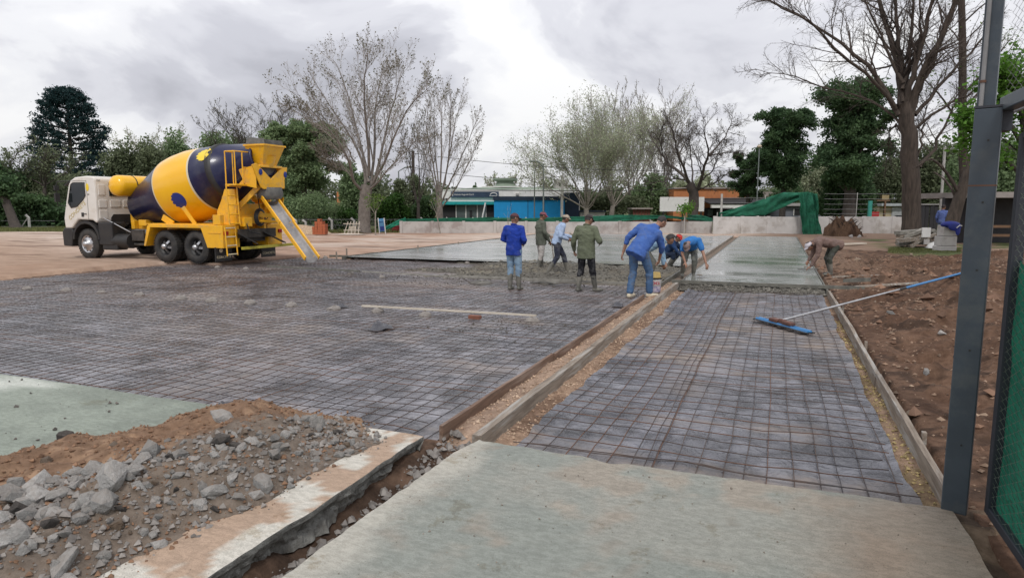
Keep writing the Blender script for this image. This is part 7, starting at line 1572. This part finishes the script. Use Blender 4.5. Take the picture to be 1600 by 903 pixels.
def bush(px0, px1, ytop, D, label, leaf, n, seed, ls=.16, lumps=9, depth=1.6, cat='bush', group=None, z=-.1, name='bush', ybot=None, stems=True):
    """leafy mass: many clumps of small leaf faces round uneven lumps, with stems inside"""
    rng = np.random.default_rng(seed); pc = (px0 + px1) / 2; p = V(pc, 340, D); root = empty(name, (p.x, p.y, z), YAW, label, cat, group)
    W_ = (px1 - px0) / F_PX * D; H = V(pc, ytop, D).z - z; z0 = 0 if ybot is None else V(pc, ybot, D).z - z
    cx_ = rng.uniform(-.42, .42, lumps) * W_; top = z0 + (H - z0) * rng.uniform(.72, 1.0, lumps) * (1 - .3 * np.abs(cx_ / W_ * 2) ** 2); top[0] = H * .97; cx_[0] *= .3
    rx = W_ * rng.uniform(.13, .26, lumps); rz_ = rng.uniform(.16, .34, lumps) * (H - z0); cz = top - rz_; cy_ = rng.uniform(-.5, .5, lumps) * depth
    C = []
    w_ = rx * rz_; cnt = (n * w_ / w_.sum()).astype(int)
    for k in range(lumps):
        c = cnt[k]; g = rng.normal(0, 1, (c, 3)); g = nrm(g) * (rng.random((c, 1)) ** .35); sub = nrm(rng.normal(0, 1, (26, 3))); lab = rng.integers(0, 26, c)
        pos = g * .55 + sub[lab] * rng.uniform(.35, .62, (c, 1)); C.append(pos * np.array([rx[k], depth * .7, rz_[k]]) + np.array([cx_[k], cy_[k], cz[k]]))
        low = rng.random((c // 3, 3)) - .5; low[:, 2] = rng.random(c // 3) ** 1.3; C.append(low * np.array([rx[k] * 1.5, depth, max(.2, cz[k] - z0)]) + np.array([cx_[k], cy_[k], z0]))
    C = np.concatenate(C); v, q = leaf_quads(C, np.full(len(C), ls), rng); link_mesh('foliage', np_mesh('foliage', v, q), root, [LEAF[leaf]])
    if stems:
        s = np.stack([cx_ * .5, cy_ * .5, cx_ * 0], -1); e = np.stack([cx_, cy_, cz], -1); t = np.linspace(0, 1, 6)[None, :, None]; P = s[:, None] * (1 - t) + e[:, None] * t + rng.normal(0, .05, (lumps, 6, 3)) * t; Rr = np.full((lumps, 6), .05 + H * .012) * np.linspace(1, .5, 6)[None]
        v, q = tubes(P, Rr, 6); link_mesh('stems', np_mesh('stems', v, q, True), root, [BARKM['dark']])
    return root
def tuft_tree(px, D, ytop, ycrown, w_px, label, seed, leaf, n, ls, lumps, bark='dark', r=.25, lean=0, name='tree', group=None):
    """solid evergreen: trunk, limbs out to rounded clumps of leaves"""
    rng = np.random.default_rng(seed); p = V(px, 340, D); root = empty(name, (p.x, p.y, -.1), YAW, label, 'tree', group)
    H = V(px, ytop, D).z; zc = V(px, ycrown, D).z; W_ = w_px / F_PX * D; C = []; L = []
    for k in range(lumps):
        t = (k + .5) / lumps; zz = zc + (H - zc) * t; ww = W_ / 2 * (math.sin(PI * min(1, .18 + .74 * (1 - t))) ** .6); a = k * 2.4 + rng.uniform(-.5, .5); q = rng.uniform(.1, 1.0); rx = W_ * rng.uniform(.12, .24)
        L.append((np.array([math.cos(a) * (ww - rx * .5) * q * 1.15 + lean * t, math.sin(a) * ww * q * .8, min(zz, H - rx * .55)]), rx, rx * rng.uniform(.5, .75)))
    per = n // lumps
    for c, rx, rz_ in L:
        sub = nrm(rng.normal(0, 1, (22, 3))); lab = rng.integers(0, 22, per); g = nrm(rng.normal(0, 1, (per, 3))) * rng.random((per, 1)) ** .5 * .42; C.append(c + (sub[lab] * rng.uniform(.35, 1.0, (per, 1)) + g) * np.array([rx, rx, rz_]))
    C = np.concatenate(C); v, q = leaf_quads(C, np.full(len(C), ls), rng); link_mesh('crown', np_mesh('crown', v, q), root, [LEAF[leaf]])
    tP = np.stack([np.zeros(7) + lean * np.linspace(0, .6, 7), np.zeros(7), np.linspace(0, zc + (H - zc) * .6, 7)], -1)[None]; parts = [tubes(tP, (r * np.linspace(1.2, .4, 7))[None], 9)]
    for c, rx, rz_ in L:
        s = tP[0, min(6, max(1, int(c[2] / (tP[0, -1, 2] + .1) * 5)))]; t = np.linspace(0, 1, 5)[:, None]; parts.append(tubes((s * (1 - t) + c * t)[None], (r * .3 * np.linspace(1, .4, 5))[None], 5))
    v, q = join(parts); link_mesh('trunk', np_mesh('trunk', v, q, True), root, [BARKM[bark]]); return root
# ---- left and centre
tree(655, 52, 175, 'thin bare tree just left of the utility pole', 26, 'dark', 2.0, .16, 5, .5, .4, (6, 5, 4), (1, .42, .4, .4), .013, 'bud', 600, .05, .1, crown_w=3.6)
tree(402, 62, 145, 'leafless twiggy tree rising behind the mixer hopper', 31, 'dark', 3.5, .28, 9, .7, .35, (8, 7, 6), (1, .45, .42, .42), .014, 'bud', 1500, .06, .1, crown_w=9.0)
tree(262, 78, 196, 'faint bare tree above the green trees behind the drum', 33, 'pale', 4, .25, 7, .6, .4, (6, 6, 5), (1, .45, .42, .42), .018, 'pale', 1500, .08, .2, crown_w=9)
tuft_tree(478, 50, 190, 285, 122, 'dense mid green tree right of the mixer hopper', 41, 'mid', 46000, .075, 30, 'brown', .2)
bush(405, 475, 232, 52, 'lower green foliage behind the hopper and chute', 'mid', 12000, 42, .08, 10, 1.6, 'tree', name='tree')
for k, (a, b, y, D, lf, n, sd) in enumerate([(165, 270, 205, 68, 'olive', 17000, 51), (228, 340, 196, 72, 'mid', 18000, 52), (300, 420, 194, 70, 'mid', 18000, 53), (262, 300, 238, 60, 'olive', 6000, 54)]):
    bush(a, b, y, D, ['olive green tree above the truck cab', 'soft green tree above the yellow water tank', 'fresh green tree directly behind the drum top', 'small olive tree low behind the drum'][k], lf, n, sd, .12, 14, 2.5, 'tree', name='tree')
for k, (a, b, y, D, lf, n, sd) in enumerate([(-60, 38, 240, 56, 'dark', 15000, 61), (20, 96, 262, 58, 'olive', 15000, 62), (80, 180, 262, 62, 'olive', 15000, 63), (-40, 120, 300, 55, 'dark', 9000, 64)]):
    bush(a, b, y, D, ['dark green tree at the far left edge', 'brownish olive tree left of the truck cab', 'olive thicket directly behind the truck cab', 'dark undergrowth along the far left grass'][k], lf, n, sd, .12, 14, 2.2, 'tree' if k < 3 else 'bush', name='tree' if k < 3 else 'bush')
tree(20, 57, 215, 'twiggy leafless tree over the far left thicket', 65, 'dark', 3.5, .2, 6, .8, .3, (6, 6, 6), (1, .45, .42, .42), .014, 'olive', 1200, .08, .2, crown_w=8)
tree(75, 57, 228, 'second twiggy leafless tree, just left of the truck cab', 66, 'dark', 3.5, .2, 6, .8, .3, (6, 6, 6), (1, .45, .42, .42), .014, 'olive', 1500, .08, .2, crown_w=6.5)
tree(25, 51, 280, 'leaning dark trunk beside the white building at the far left', 67, 'dark', 2.6, .36, 4, .7, .2, (4, 4, 3), (1, .45, .42, .42), .014, 'dark', 2500, .1, .3, lean=(-.35, 0))
# araucaria
def araucaria(px, D, ytop, w_px, label):
    rng = np.random.default_rng(71); p = V(px, 340, D); root = empty('araucaria_tree', (p.x, p.y, 0), 0, label, 'tree'); H = V(px, ytop, D).z; W_ = w_px / F_PX * D
    tP = np.stack([np.zeros(10), np.zeros(10), np.linspace(0, H * .97, 10)], -1)[None]; v, q = tubes(tP, (.42 * np.linspace(1, .25, 10))[None], 10); link_mesh('trunk', np_mesh('trunk', v, q, True), root, [BARKM['dark']])
    S, Dd, LL = [], [], []
    for k in range(17):
        t = k / 16; z = H * (.36 + .62 * t); rad = W_ / 2 * math.sqrt(max(0, 1 - (t * .98) ** 1.9)) * (0.92 + .08 * math.sin(k)); nb = 10
        for j in range(nb):
            a = 2 * PI * (j + .5 * (k % 2)) / nb + rng.normal(0, .12); S.append((0, 0, z)); Dd.append((math.cos(a), math.sin(a), .05 + .35 * t)); LL.append(rad * rng.uniform(.85, 1.1))
    P, Rr = grow(np.array(S, float), nrm(np.array(Dd)), np.array(LL), np.full(len(S), .06), 8, -.1, .03, .5, rng); P[:, :, 2] += -.25 * np.linspace(0, 1, 8)[None] ** 2 * np.array(LL)[:, None] * .4 + .5 * np.linspace(0, 1, 8)[None] ** 4
    v, q = tubes(P, Rr, 4); link_mesh('branches', np_mesh('branches', v, q, True), root, [BARKM['dark']])
    n = 30000; i = rng.integers(0, len(S), n); t = 1 - rng.random(n) ** 2.0 * .5; k = np.clip((t * 7).astype(int), 0, 6); f = (t * 7 - k)[:, None]; C = P[i, k] * (1 - f) + P[i, k + 1] * f + rng.normal(0, 1, (n, 3)) * np.array([.30, .30, .17])
    v, q = leaf_quads(C, np.full(n, .11), rng); link_mesh('crown', np_mesh('crown', v, q), root, [LEAF['araucaria']])
araucaria(119, 92, 144, 118, 'tall dark domed araucaria rising behind the left thicket')
# undergrowth centre
for k, (a, b, y, D, lf, n, ls, l) in enumerate([(508, 562, 318, 47, 'hedge', 12000, .06, 'bright green bamboo like bush behind the brick stack'), (590, 640, 300, 52, 'hedge', 10000, .08, 'green bush behind the blue information sign'), (612, 668, 268, 58, 'olive', 9000, .09, 'olive tree mass beside the utility pole'), (640, 692, 305, 54, 'dark', 9000, .08, 'dark green bush left of the white public building'), (560, 602, 268, 60, 'olive', 7000, .1, 'olive scrub behind the big bare trunk'), (528, 575, 250, 62, 'mid', 9000, .1, 'green tree behind the left limbs of the big bare tree'), (380, 420, 320, 58, 'dark', 4000, .1, 'dark bush behind the rear of the truck')]):
    bush(a, b, y, D, l, lf, n, 80 + k, ls, 10, 1.5, 'bush' if y > 290 else 'tree', name='bush' if y > 290 else 'tree')
r_, _ = tree(586, 40.5, 303, 'thin staked sapling with yellow green leaves left of the blue sign', 91, 'pale', 1.5, .045, 4, .5, .4, (3, 3), (1, .5, .4), .006, 'spring', 320, .05, .12, crown_w=.9, name='sapling')
tree(688, 42.4, 300, 'bare sapling in front of the low grey wall', 92, 'pale', 1.3, .04, 4, .35, .5, (3, 3), (1, .5, .4), .006, 'spring', 60, .04, .1, crown_w=1.0, name='sapling')
tree(793, 42.6, 318, 'pair of twiggy stems in front of the blue annex', 93, 'pale', .6, .03, 3, .2, .5, (2, 2), (1, .5, .4), .006, crown_w=.5, name='sapling')
tree(1071, 42.3, 318, 'sapling with yellow leaves on the thin pole by the dark crooked tree', 94, 'pale', 1.3, .03, 4, .5, .4, (3, 3), (1, .5, .4), .006, 'vivid', 420, .06, .16, crown_w=.8, name='sapling')
for px, yt, D, l in [(773, 268, 100, 'distant twiggy tree left of the green roof vent'), (802, 266, 100, 'distant twiggy tree right of the green roof vent')]: tree(px, D, yt, l, px, 'pale', 2, .15, 6, .6, .4, (5, 5, 4), (1, .45, .4, .4), .03, 'pale', 500, .12, .2, crown_w=3)
bush(735, 753, 283, 98, 'small dark treetop over the roof of the public building', 'dark', 1800, 95, .12, 5, 1, 'tree', name='tree')
# ---- right of centre
tree(916, 62, 158, 'pale green budding tree right of the blue annex', 101, 'pale', 1.6, .30, 12, .95, .30, (9, 7, 6), (1, .46, .42, .42), .014, 'pale', 24000, .05, .38, crown_w=9.8)
tree(955, 66, 150, 'pale silvery green tree behind the group of workers', 102, 'pale', 1.8, .30, 11, .6, .4, (8, 7, 6), (1, .42, .42, .42), .014, 'pale', 19000, .05, .40, crown_w=9)
tree(985, 78, 136, 'tall fan of leafless poplar stems, left one', 103, 'grey', 2, .30, 12, .38, .6, (7, 5, 5), (1, .38, .4, .4), .022, 'bud', 1500, .06, .1, crown_w=7)
tree(1030, 78, 137, 'tall fan of leafless poplar stems, right one', 104, 'grey', 2, .30, 12, .38, .6, (7, 5, 5), (1, .38, .4, .4), .022, 'bud', 1500, .06, .1, crown_w=7)
bush(865, 1000, 288, 74, 'hazy green undergrowth under the pale green trees', 'olive', 9000, 106, .12, 12, 2, 'bush')
bush(985, 1062, 268, 76, 'green thicket left of the orange building', 'mid', 8000, 107, .12, 9, 2, 'bush')
bush(1058, 1130, 262, 80, 'pale green thicket behind the dark crooked tree', 'pale', 8000, 108, .12, 9, 2, 'tree', name='tree')
tuft_tree(1222, 58, 168, 285, 92, 'dark evergreen tree between the lamp post and the big shaggy evergreen', 111, 'dark', 40000, .08, 34)
tuft_tree(1168, 60, 238, 305, 62, 'small dark evergreen left of the lamp post', 112, 'dark', 20000, .07, 18)
tuft_tree(1326, 52, 124, 285, 132, 'big shaggy dark evergreen behind the root mound', 113, 'dark', 50000, .085, 40, 'dark', .45)
bush(415, 545, 296, 47, 'green scrub along the fence behind the chute', 'mid', 9000, 96, .06, 12, 1.4)
bush(1285, 1370, 255, 54, 'lower dark foliage around the big shaggy evergreen trunk', 'dark', 14000, 114, .1, 12, 1.8, 'bush')
for k, (a, b, y, D, lf, n) in enumerate([(1240, 1330, 214, 70, 'pale', 15000), (1125, 1180, 285, 74, 'olive', 5000), (1355, 1440, 222, 66, 'olive', 14000), (1415, 1500, 205, 60, 'olive', 14000), (1468, 1560, 225, 52, 'mid', 14000), (1200, 1270, 280, 70, 'dark', 6000)]):
    bush(a, b, y, D, ['silvery tree between the two dark evergreens', 'olive shrubs left of the small evergreen', 'hazy tree left of the big bare trunk', 'grey green trees right of the big bare trunk', 'green trees behind the steel gate post', 'dark shrubs under the middle evergreen'][k], lf, n, 120 + k, .1, 11, 2, 'tree' if y < 250 else 'bush', name='tree' if y < 250 else 'bush')
# trees whose limbs are laid out one by one
def limb_tree(px, D, LM, label, bark, seed, kids=(13, 7, 5), kl=(.30, .42, .45), ang=(.7, .75, .8), up=(.15, .05, -.05), rmin=(.02, .009, .005), nbud=900, bud=.03, base=None, leaf='bud', wob=.12, z0=0, name='bare_tree'):
    p = V(px, 340, D); root = empty(name, (p.x, p.y, z0), 0, label, 'tree'); rng = np.random.default_rng(seed)
    def W_(px, py, dd=0): q = V(px, py, D + dd); return np.array([q.x - p.x, q.y - p.y, q.z - z0])
    big = []; L = []
    for i, (pts, r0, r1) in enumerate(LM):
        k_ = 0 if i == 0 else rng.choice([-1, 1]) * rng.uniform(.3, .8) * D / 40
        P = np.array([W_(a[0], a[1], k_ * k * (1 if k else 0)) for k, a in enumerate(pts)]); t = np.linspace(0, len(P) - 1, 12); k = np.clip(t.astype(int), 0, len(P) - 2); f = (t - k)[:, None]; Q = P[k] * (1 - f) + P[k + 1] * f
        for _ in range(2): Q[1:-1] = (Q[:-2] + 2 * Q[1:-1] + Q[2:]) / 4
        Q[1:-1] += rng.normal(0, wob * .35, Q[1:-1].shape); R = np.linspace(r0, r1, 12)
        if i == 0 and base: R[0] = base; R[1] = base * .85
        big.append((Q, R)); L.append(np.linalg.norm(np.diff(Q, axis=0), axis=1).sum())
    P = np.stack([b[0] for b in big]); Rr = np.stack([b[1] for b in big]); v, q = tubes(P, Rr, 12); link_mesh('trunk', np_mesh('trunk', v, q, True), root, [BARKM[bark]])
    P, Rr, L = P[1:], Rr[1:], np.array(L[1:]); parts = []
    s, d, l, r = children(P, Rr, kids[0], .2, ang[0], kl[0], .42, rng, L, .15); l = np.maximum(l, L.mean() * kl[0] * .5); P2, R2 = grow(s, d, l, np.maximum(r, rmin[0]), 8, up[0], wob, .25, rng); parts.append((P2, R2, 5))
    s, d, l, r = children(P2, R2, kids[1], .12, ang[1], kl[1], .5, rng, l, .05); P3, R3 = grow(s, d, l, np.maximum(r, rmin[1]), 6, up[1], wob * 1.1, .35, rng); parts.append((P3, R3, 3))
    s, d, l, r = children(P3, R3, kids[2], .1, ang[2], kl[2], .6, rng, l, .0); P4, R4 = grow(s, d, l, np.maximum(r, rmin[2]), 4, up[2], wob * 1.2, .5, rng); parts.append((P4, R4, 3))
    v, q = join([tubes(*a) for a in parts]); link_mesh('branches', np_mesh('branches', v, q, True), root, [TWIGM[bark]])
    C = P4[rng.integers(0, len(P4), nbud), -1]; v, q = leaf_quads(C, np.full(nbud, bud), rng); link_mesh('buds', np_mesh('buds', v, q), root, [LEAF[leaf]])
LM_BIG = [([(1424, 372), (1426, 300), (1420, 230), (1416, 190), (1410, 160)], .46, .38), ([(1412, 175), (1408, 130), (1395, 70), (1375, 10), (1360, -60)], .34, .12), ([(1412, 160), (1410, 120), (1402, 50), (1398, -40)], .24, .1),
          ([(1414, 165), (1428, 110), (1450, 40), (1462, -50)], .25, .10), ([(1418, 180), (1440, 120), (1475, 50), (1500, -30)], .32, .12), ([(1424, 178), (1450, 110), (1490, 20), (1530, -80)], .22, .08),
          ([(1405, 180), (1385, 140), (1350, 95), (1300, 60), (1250, 22), (1205, 2)], .22, .05), ([(1400, 170), (1370, 125), (1320, 90), (1270, 40), (1230, 10), (1190, 0)], .15, .03), ([(1408, 195), (1380, 165), (1330, 150), (1275, 130), (1225, 118), (1180, 108)], .11, .02),
          ([(1414, 155), (1420, 90), (1426, 20), (1424, -60)], .18, .08), ([(1430, 180), (1470, 130), (1520, 80), (1570, 20)], .16, .05), ([(1432, 200), (1480, 160), (1530, 140), (1590, 110)], .12, .03),
          ([(1436, 262), (1460, 240), (1478, 190), (1500, 150), (1540, 110)], .15, .04), ([(1434, 245), (1442, 200), (1450, 150)], .10, .03), ([(1412, 210), (1398, 190), (1388, 215), (1386, 250)], .08, .02), ([(1412, 130), (1390, 90), (1375, 50), (1350, 0), (1330, -40)], .14, .04), ([(1410, 140), (1440, 60), (1436, -20)], .14, .06)]
LM_BIG = [(LM_BIG[0][0], .42, .30)] + [(a, b * .58, c * .5) for a, b, c in LM_BIG[1:]]
limb_tree(1424, 31, LM_BIG, 'huge dark bare tree with thick forked trunk behind the lumber pile', 'brown', 131, base=.47, kids=(15, 8, 5))
def squash(LM, y0, fy, px0, fx, fr):
    return [(pts if k == 0 else [(px0 + (a[0] - px0) * (1 if a[1] > y0 else fx), a[1] if a[1] > y0 else y0 - (y0 - a[1]) * fy) for a in pts], r0 * (1 if k == 0 else fr), r1 * (1 if k == 0 else fr * .7)) for k, (pts, r0, r1) in enumerate(LM)]
limb_tree(568, 42.5, squash([([(568, 362), (569, 340), (570, 315), (573, 290)], .40, .36),
 ([(571, 298), (553, 295), (547, 264), (539, 235), (517, 202), (481, 158), (441, 118)], .17, .03), ([(570, 300), (572, 264), (561, 235), (546, 202), (524, 169), (503, 140), (470, 78)], .17, .03), ([(576, 285), (568, 235), (557, 194), (546, 150), (525, 74), (514, 58)], .17, .03),
 ([(577, 275), (576, 213), (572, 169), (568, 121), (572, 74), (576, 46)], .16, .03), ([(580, 290), (587, 235), (588, 187), (587, 140), (598, 96), (605, 58)], .16, .03), ([(582, 292), (601, 235), (609, 191), (620, 140), (632, 96), (640, 74)], .16, .03),
 ([(578, 295), (609, 245), (620, 205), (641, 161), (660, 129), (686, 108)], .14, .03), ([(575, 300), (590, 286), (612, 264), (638, 235), (662, 210)], .12, .02), ([(520, 206), (490, 190), (455, 160), (436, 148)], .06, .02), ([(553, 250), (535, 215), (505, 180), (480, 130)], .08, .02), ([(585, 250), (575, 180), (600, 130), (620, 80)], .08, .02), ([(546, 270), (520, 262), (495, 235)], .05, .015)], 270, .83, 568, .88, .62),
 'big bare spreading tree behind the wooden trestle, centre left', 'grey', 221, kids=(15, 10, 7), kl=(.30, .42, .42), ang=(.55, .55, .6), up=(.35, .25, .1), rmin=(.012, .0065, .0045), nbud=7000, bud=.045, base=.50, wob=.07)
limb_tree(688, 47, squash([([(688, 360), (688, 345), (687, 325), (686, 305)], .24, .2), ([(687, 320), (680, 293), (674, 264), (660, 235), (649, 205), (641, 178)], .10, .02), ([(687, 310), (690, 230), (690, 160), (692, 133)], .11, .02), ([(688, 312), (702, 250), (713, 180), (722, 140)], .10, .02), ([(689, 318), (712, 270), (735, 215), (750, 175)], .10, .02), ([(690, 325), (716, 290), (742, 240), (752, 215)], .08, .02), ([(684, 300), (672, 235), (663, 190), (668, 145)], .09, .02), ([(686, 300), (680, 240), (676, 180), (678, 136)], .09, .02), ([(695, 290), (704, 220), (706, 160), (708, 136)], .08, .02)], 280, .86, 690, .9, .65),
 'slim multi stemmed bare tree left of the white public building', 'grey', 225, kids=(12, 8, 6), kl=(.28, .40, .42), ang=(.45, .5, .55), up=(.4, .3, .15), rmin=(.013, .0075, .005), nbud=2500, bud=.04, wob=.05)
limb_tree(1083, 51, squash([([(1083, 350), (1083, 331), (1085, 304), (1077, 287)], .44, .34), ([(1080, 290), (1068, 273), (1046, 260), (1029, 237), (1015, 212), (1006, 196)], .22, .04), ([(1072, 282), (1052, 278), (1035, 284), (1008, 290)], .09, .02), ([(1078, 292), (1071, 270), (1057, 240), (1052, 215), (1046, 193), (1043, 174)], .17, .03), ([(1059, 240), (1068, 212), (1087, 194)], .08, .02), ([(1084, 300), (1098, 282), (1107, 248), (1112, 232), (1101, 204), (1104, 172)], .20, .03),
 ([(1111, 236), (1134, 212), (1148, 185), (1151, 166)], .11, .02), ([(1090, 298), (1120, 284), (1140, 273)], .10, .02), ([(1110, 238), (1140, 232), (1166, 229)], .09, .02), ([(1034, 245), (1024, 215), (1030, 185)], .07, .02), ([(1082, 290), (1080, 250), (1076, 215), (1075, 180)], .10, .02), ([(1098, 282), (1118, 262), (1128, 240), (1130, 200)], .09, .02)], 280, .86, 1083, .9, .72),
 'dark crooked leafless tree in front of the orange building', 'dark', 305, kids=(13, 8, 6), kl=(.34, .42, .42), ang=(.7, .75, .75), up=(.15, .1, .0), rmin=(.022, .011, .008), nbud=1500, bud=.04, base=.5, wob=.13)
def poly_tree(px, D, lines, label, bark, kids, seed, leaf=None, nleaf=0, ls=.08, name='tree', spr=.25):
    p = V(px, 340, D); root = empty(name, (p.x, p.y, 0), 0, label, 'tree'); rng = np.random.default_rng(seed); P, Rr = [], []
    for pts, r0, r1 in lines:
        Q = np.array([[*(V(a[0], a[1], D + (a[2] if len(a) > 2 else 0)) - Vector((p.x, p.y, 0)))] for a in pts]); t = np.linspace(0, len(Q) - 1, 10); k = np.clip(t.astype(int), 0, len(Q) - 2); f = (t - k)[:, None]; Q = Q[k] * (1 - f) + Q[k + 1] * f; Q[1:-1] = (Q[:-2] + 2 * Q[1:-1] + Q[2:]) / 4; P.append(Q); Rr.append(np.linspace(r0, r1, 10))
    P, Rr = np.stack(P), np.stack(Rr); v, q = tubes(P, Rr, 10); link_mesh('trunk', np_mesh('trunk', v, q, True), root, [BARKM[bark]]); L = np.linalg.norm(np.diff(P, axis=1), axis=2).sum(1)
    s, d, l, r = children(P, Rr, kids, .35, .8, .28, .3, rng, L, .15); P2, R2 = grow(s, d, l, np.maximum(r, .012), 7, .1, .13, .25, rng); s, d, l, r = children(P2, R2, 6, .15, .75, .42, .5, rng, l, .0); P3, R3 = grow(s, d, l, np.maximum(r, .006), 5, .0, .15, .4, rng)
    v, q = join([tubes(P2, R2, 4), tubes(P3, R3, 3)]); link_mesh('branches', np_mesh('branches', v, q, True), root, [TWIGM[bark]])
    if leaf: C = P3[rng.integers(0, len(P3), nleaf), rng.integers(1, 5, nleaf)] + rng.normal(0, spr, (nleaf, 3)) * np.array([1, 1, .45]); v, q = leaf_quads(C, np.full(nleaf, ls), rng, .6); link_mesh('crown', np_mesh('crown', v, q), root, [LEAF[leaf]])
poly_tree(1484, 27, [([(1478, 395), (1486, 350), (1502, 300), (1522, 240), (1560, 170)], .32, .1), ([(1500, 305), (1480, 270), (1455, 245), (1432, 262)], .08, .02), ([(1508, 285), (1540, 250), (1580, 230)], .1, .03)], 'leaning grey trunk between the lumber pile and the concrete pier', 'brown', 6, 141)
poly_tree(1503, 34, [([(1512, 380), (1506, 280), (1503, 180), (1505, 80), (1500, -60)], .24, .14), ([(1504, 150), (1540, 110), (1580, 60)], .08, .02), ([(1504, 200), (1470, 150), (1440, 120)], .06, .02)], 'straight slender trunk just left of the steel column', 'brown', 10, 142, 'spring', 500, .05)
poly_tree(1600, 22, [([(1640, 400), (1620, 300), (1600, 200), (1590, 120)], .2, .06), ([(1625, 300), (1560, 240), (1505, 200)], .08, .02), ([(1620, 280), (1650, 200), (1640, 130)], .1, .03), ([(1610, 250), (1570, 180), (1560, 120)], .08, .02)], 'leafy fresh green tree behind the gate at the right edge', 'dark', 16, 143, 'vivid', 9000, .06, spr=.2)
bush(1520, 1680, 190, 36, 'dark green trees filling the view behind the gate mesh', 'mid', 22000, 144, .09, 16, 2, 'tree', name='tree')
# a continuous far belt of wood closing the horizon
def belt(x0, x1, yt, D, n, leaf, seed, label):
    rng = np.random.default_rng(seed); xs = np.linspace(x0, x1, int((x1 - x0) / 26)); C = []
    for x in xs:
        q = V(x, 340, D + rng.uniform(-6, 6)); H = max(3, V(800, yt + rng.uniform(-14, 18), D).z); c = n // len(xs); g = nrm(rng.normal(0, 1, (c, 3))) * rng.random((c, 1)) ** .45; C.append(np.array([q.x, q.y, H * .5]) + g * np.array([2.6, 2.6, H * .5]))
    C = np.concatenate(C); v, q = leaf_quads(C, np.full(len(C), .24), rng); o = link_mesh('far_wood', np_mesh('far_wood', v, q), None, [LEAF[leaf]]); tag(o, label, 'woodland', kind='stuff')
belt(-700, 700, 280, 112, 42000, 'olive', 151, 'distant belt of mixed woodland closing the left horizon')
belt(860, 2300, 284, 112, 42000, 'olive', 152, 'distant belt of mixed woodland closing the right horizon')
belt(690, 900, 312, 125, 6000, 'dark', 153, 'low distant tree line behind the public building')
# grass at the yard edges
GRM = leafm('grass_blades', (0.20, 0.21, 0.08), (0.13, 0.15, 0.055))
def grass(name, pts, n, seed, label, h=.16):
    rng = np.random.default_rng(seed); C = []
    (a, b, D0, D1) = pts; px = rng.uniform(a, b, n); D = rng.uniform(D0, D1, n); X = (px - CX) / F_PX * D; P = FV[None] * D[:, None] + RV[None] * X[:, None]; P[:, 2] = .0 + hz_ground(P[:, 0], P[:, 1]); u = nrm(np.stack([rng.normal(0, 1, n), rng.normal(0, 1, n), np.zeros(n)], -1)) * .025; tip = np.stack([rng.normal(0, .06, n), rng.normal(0, .06, n), h * rng.uniform(.5, 1.2, n)], -1)
    v = np.stack([P - u, P + u, P + u * .3 + tip, P - u * .3 + tip], 1).reshape(-1, 3); o = link_mesh(name, np_mesh(name, v, np.arange(n * 4).reshape(-1, 4)), None, [GRM]); tag(o, label, 'grass', kind='stuff')
grass('grass', (-80, 110, 46, 58), 14000, 161, 'rough grass along the far left yard edge'); grass('grass', (1390, 1500, 24.5, 27.5), 9000, 162, 'grass patch in front of the lumber pile', .05); grass('grass', (380, 640, 43.5, 46), 5000, 163, 'weeds along the fence behind the bricks', .2)
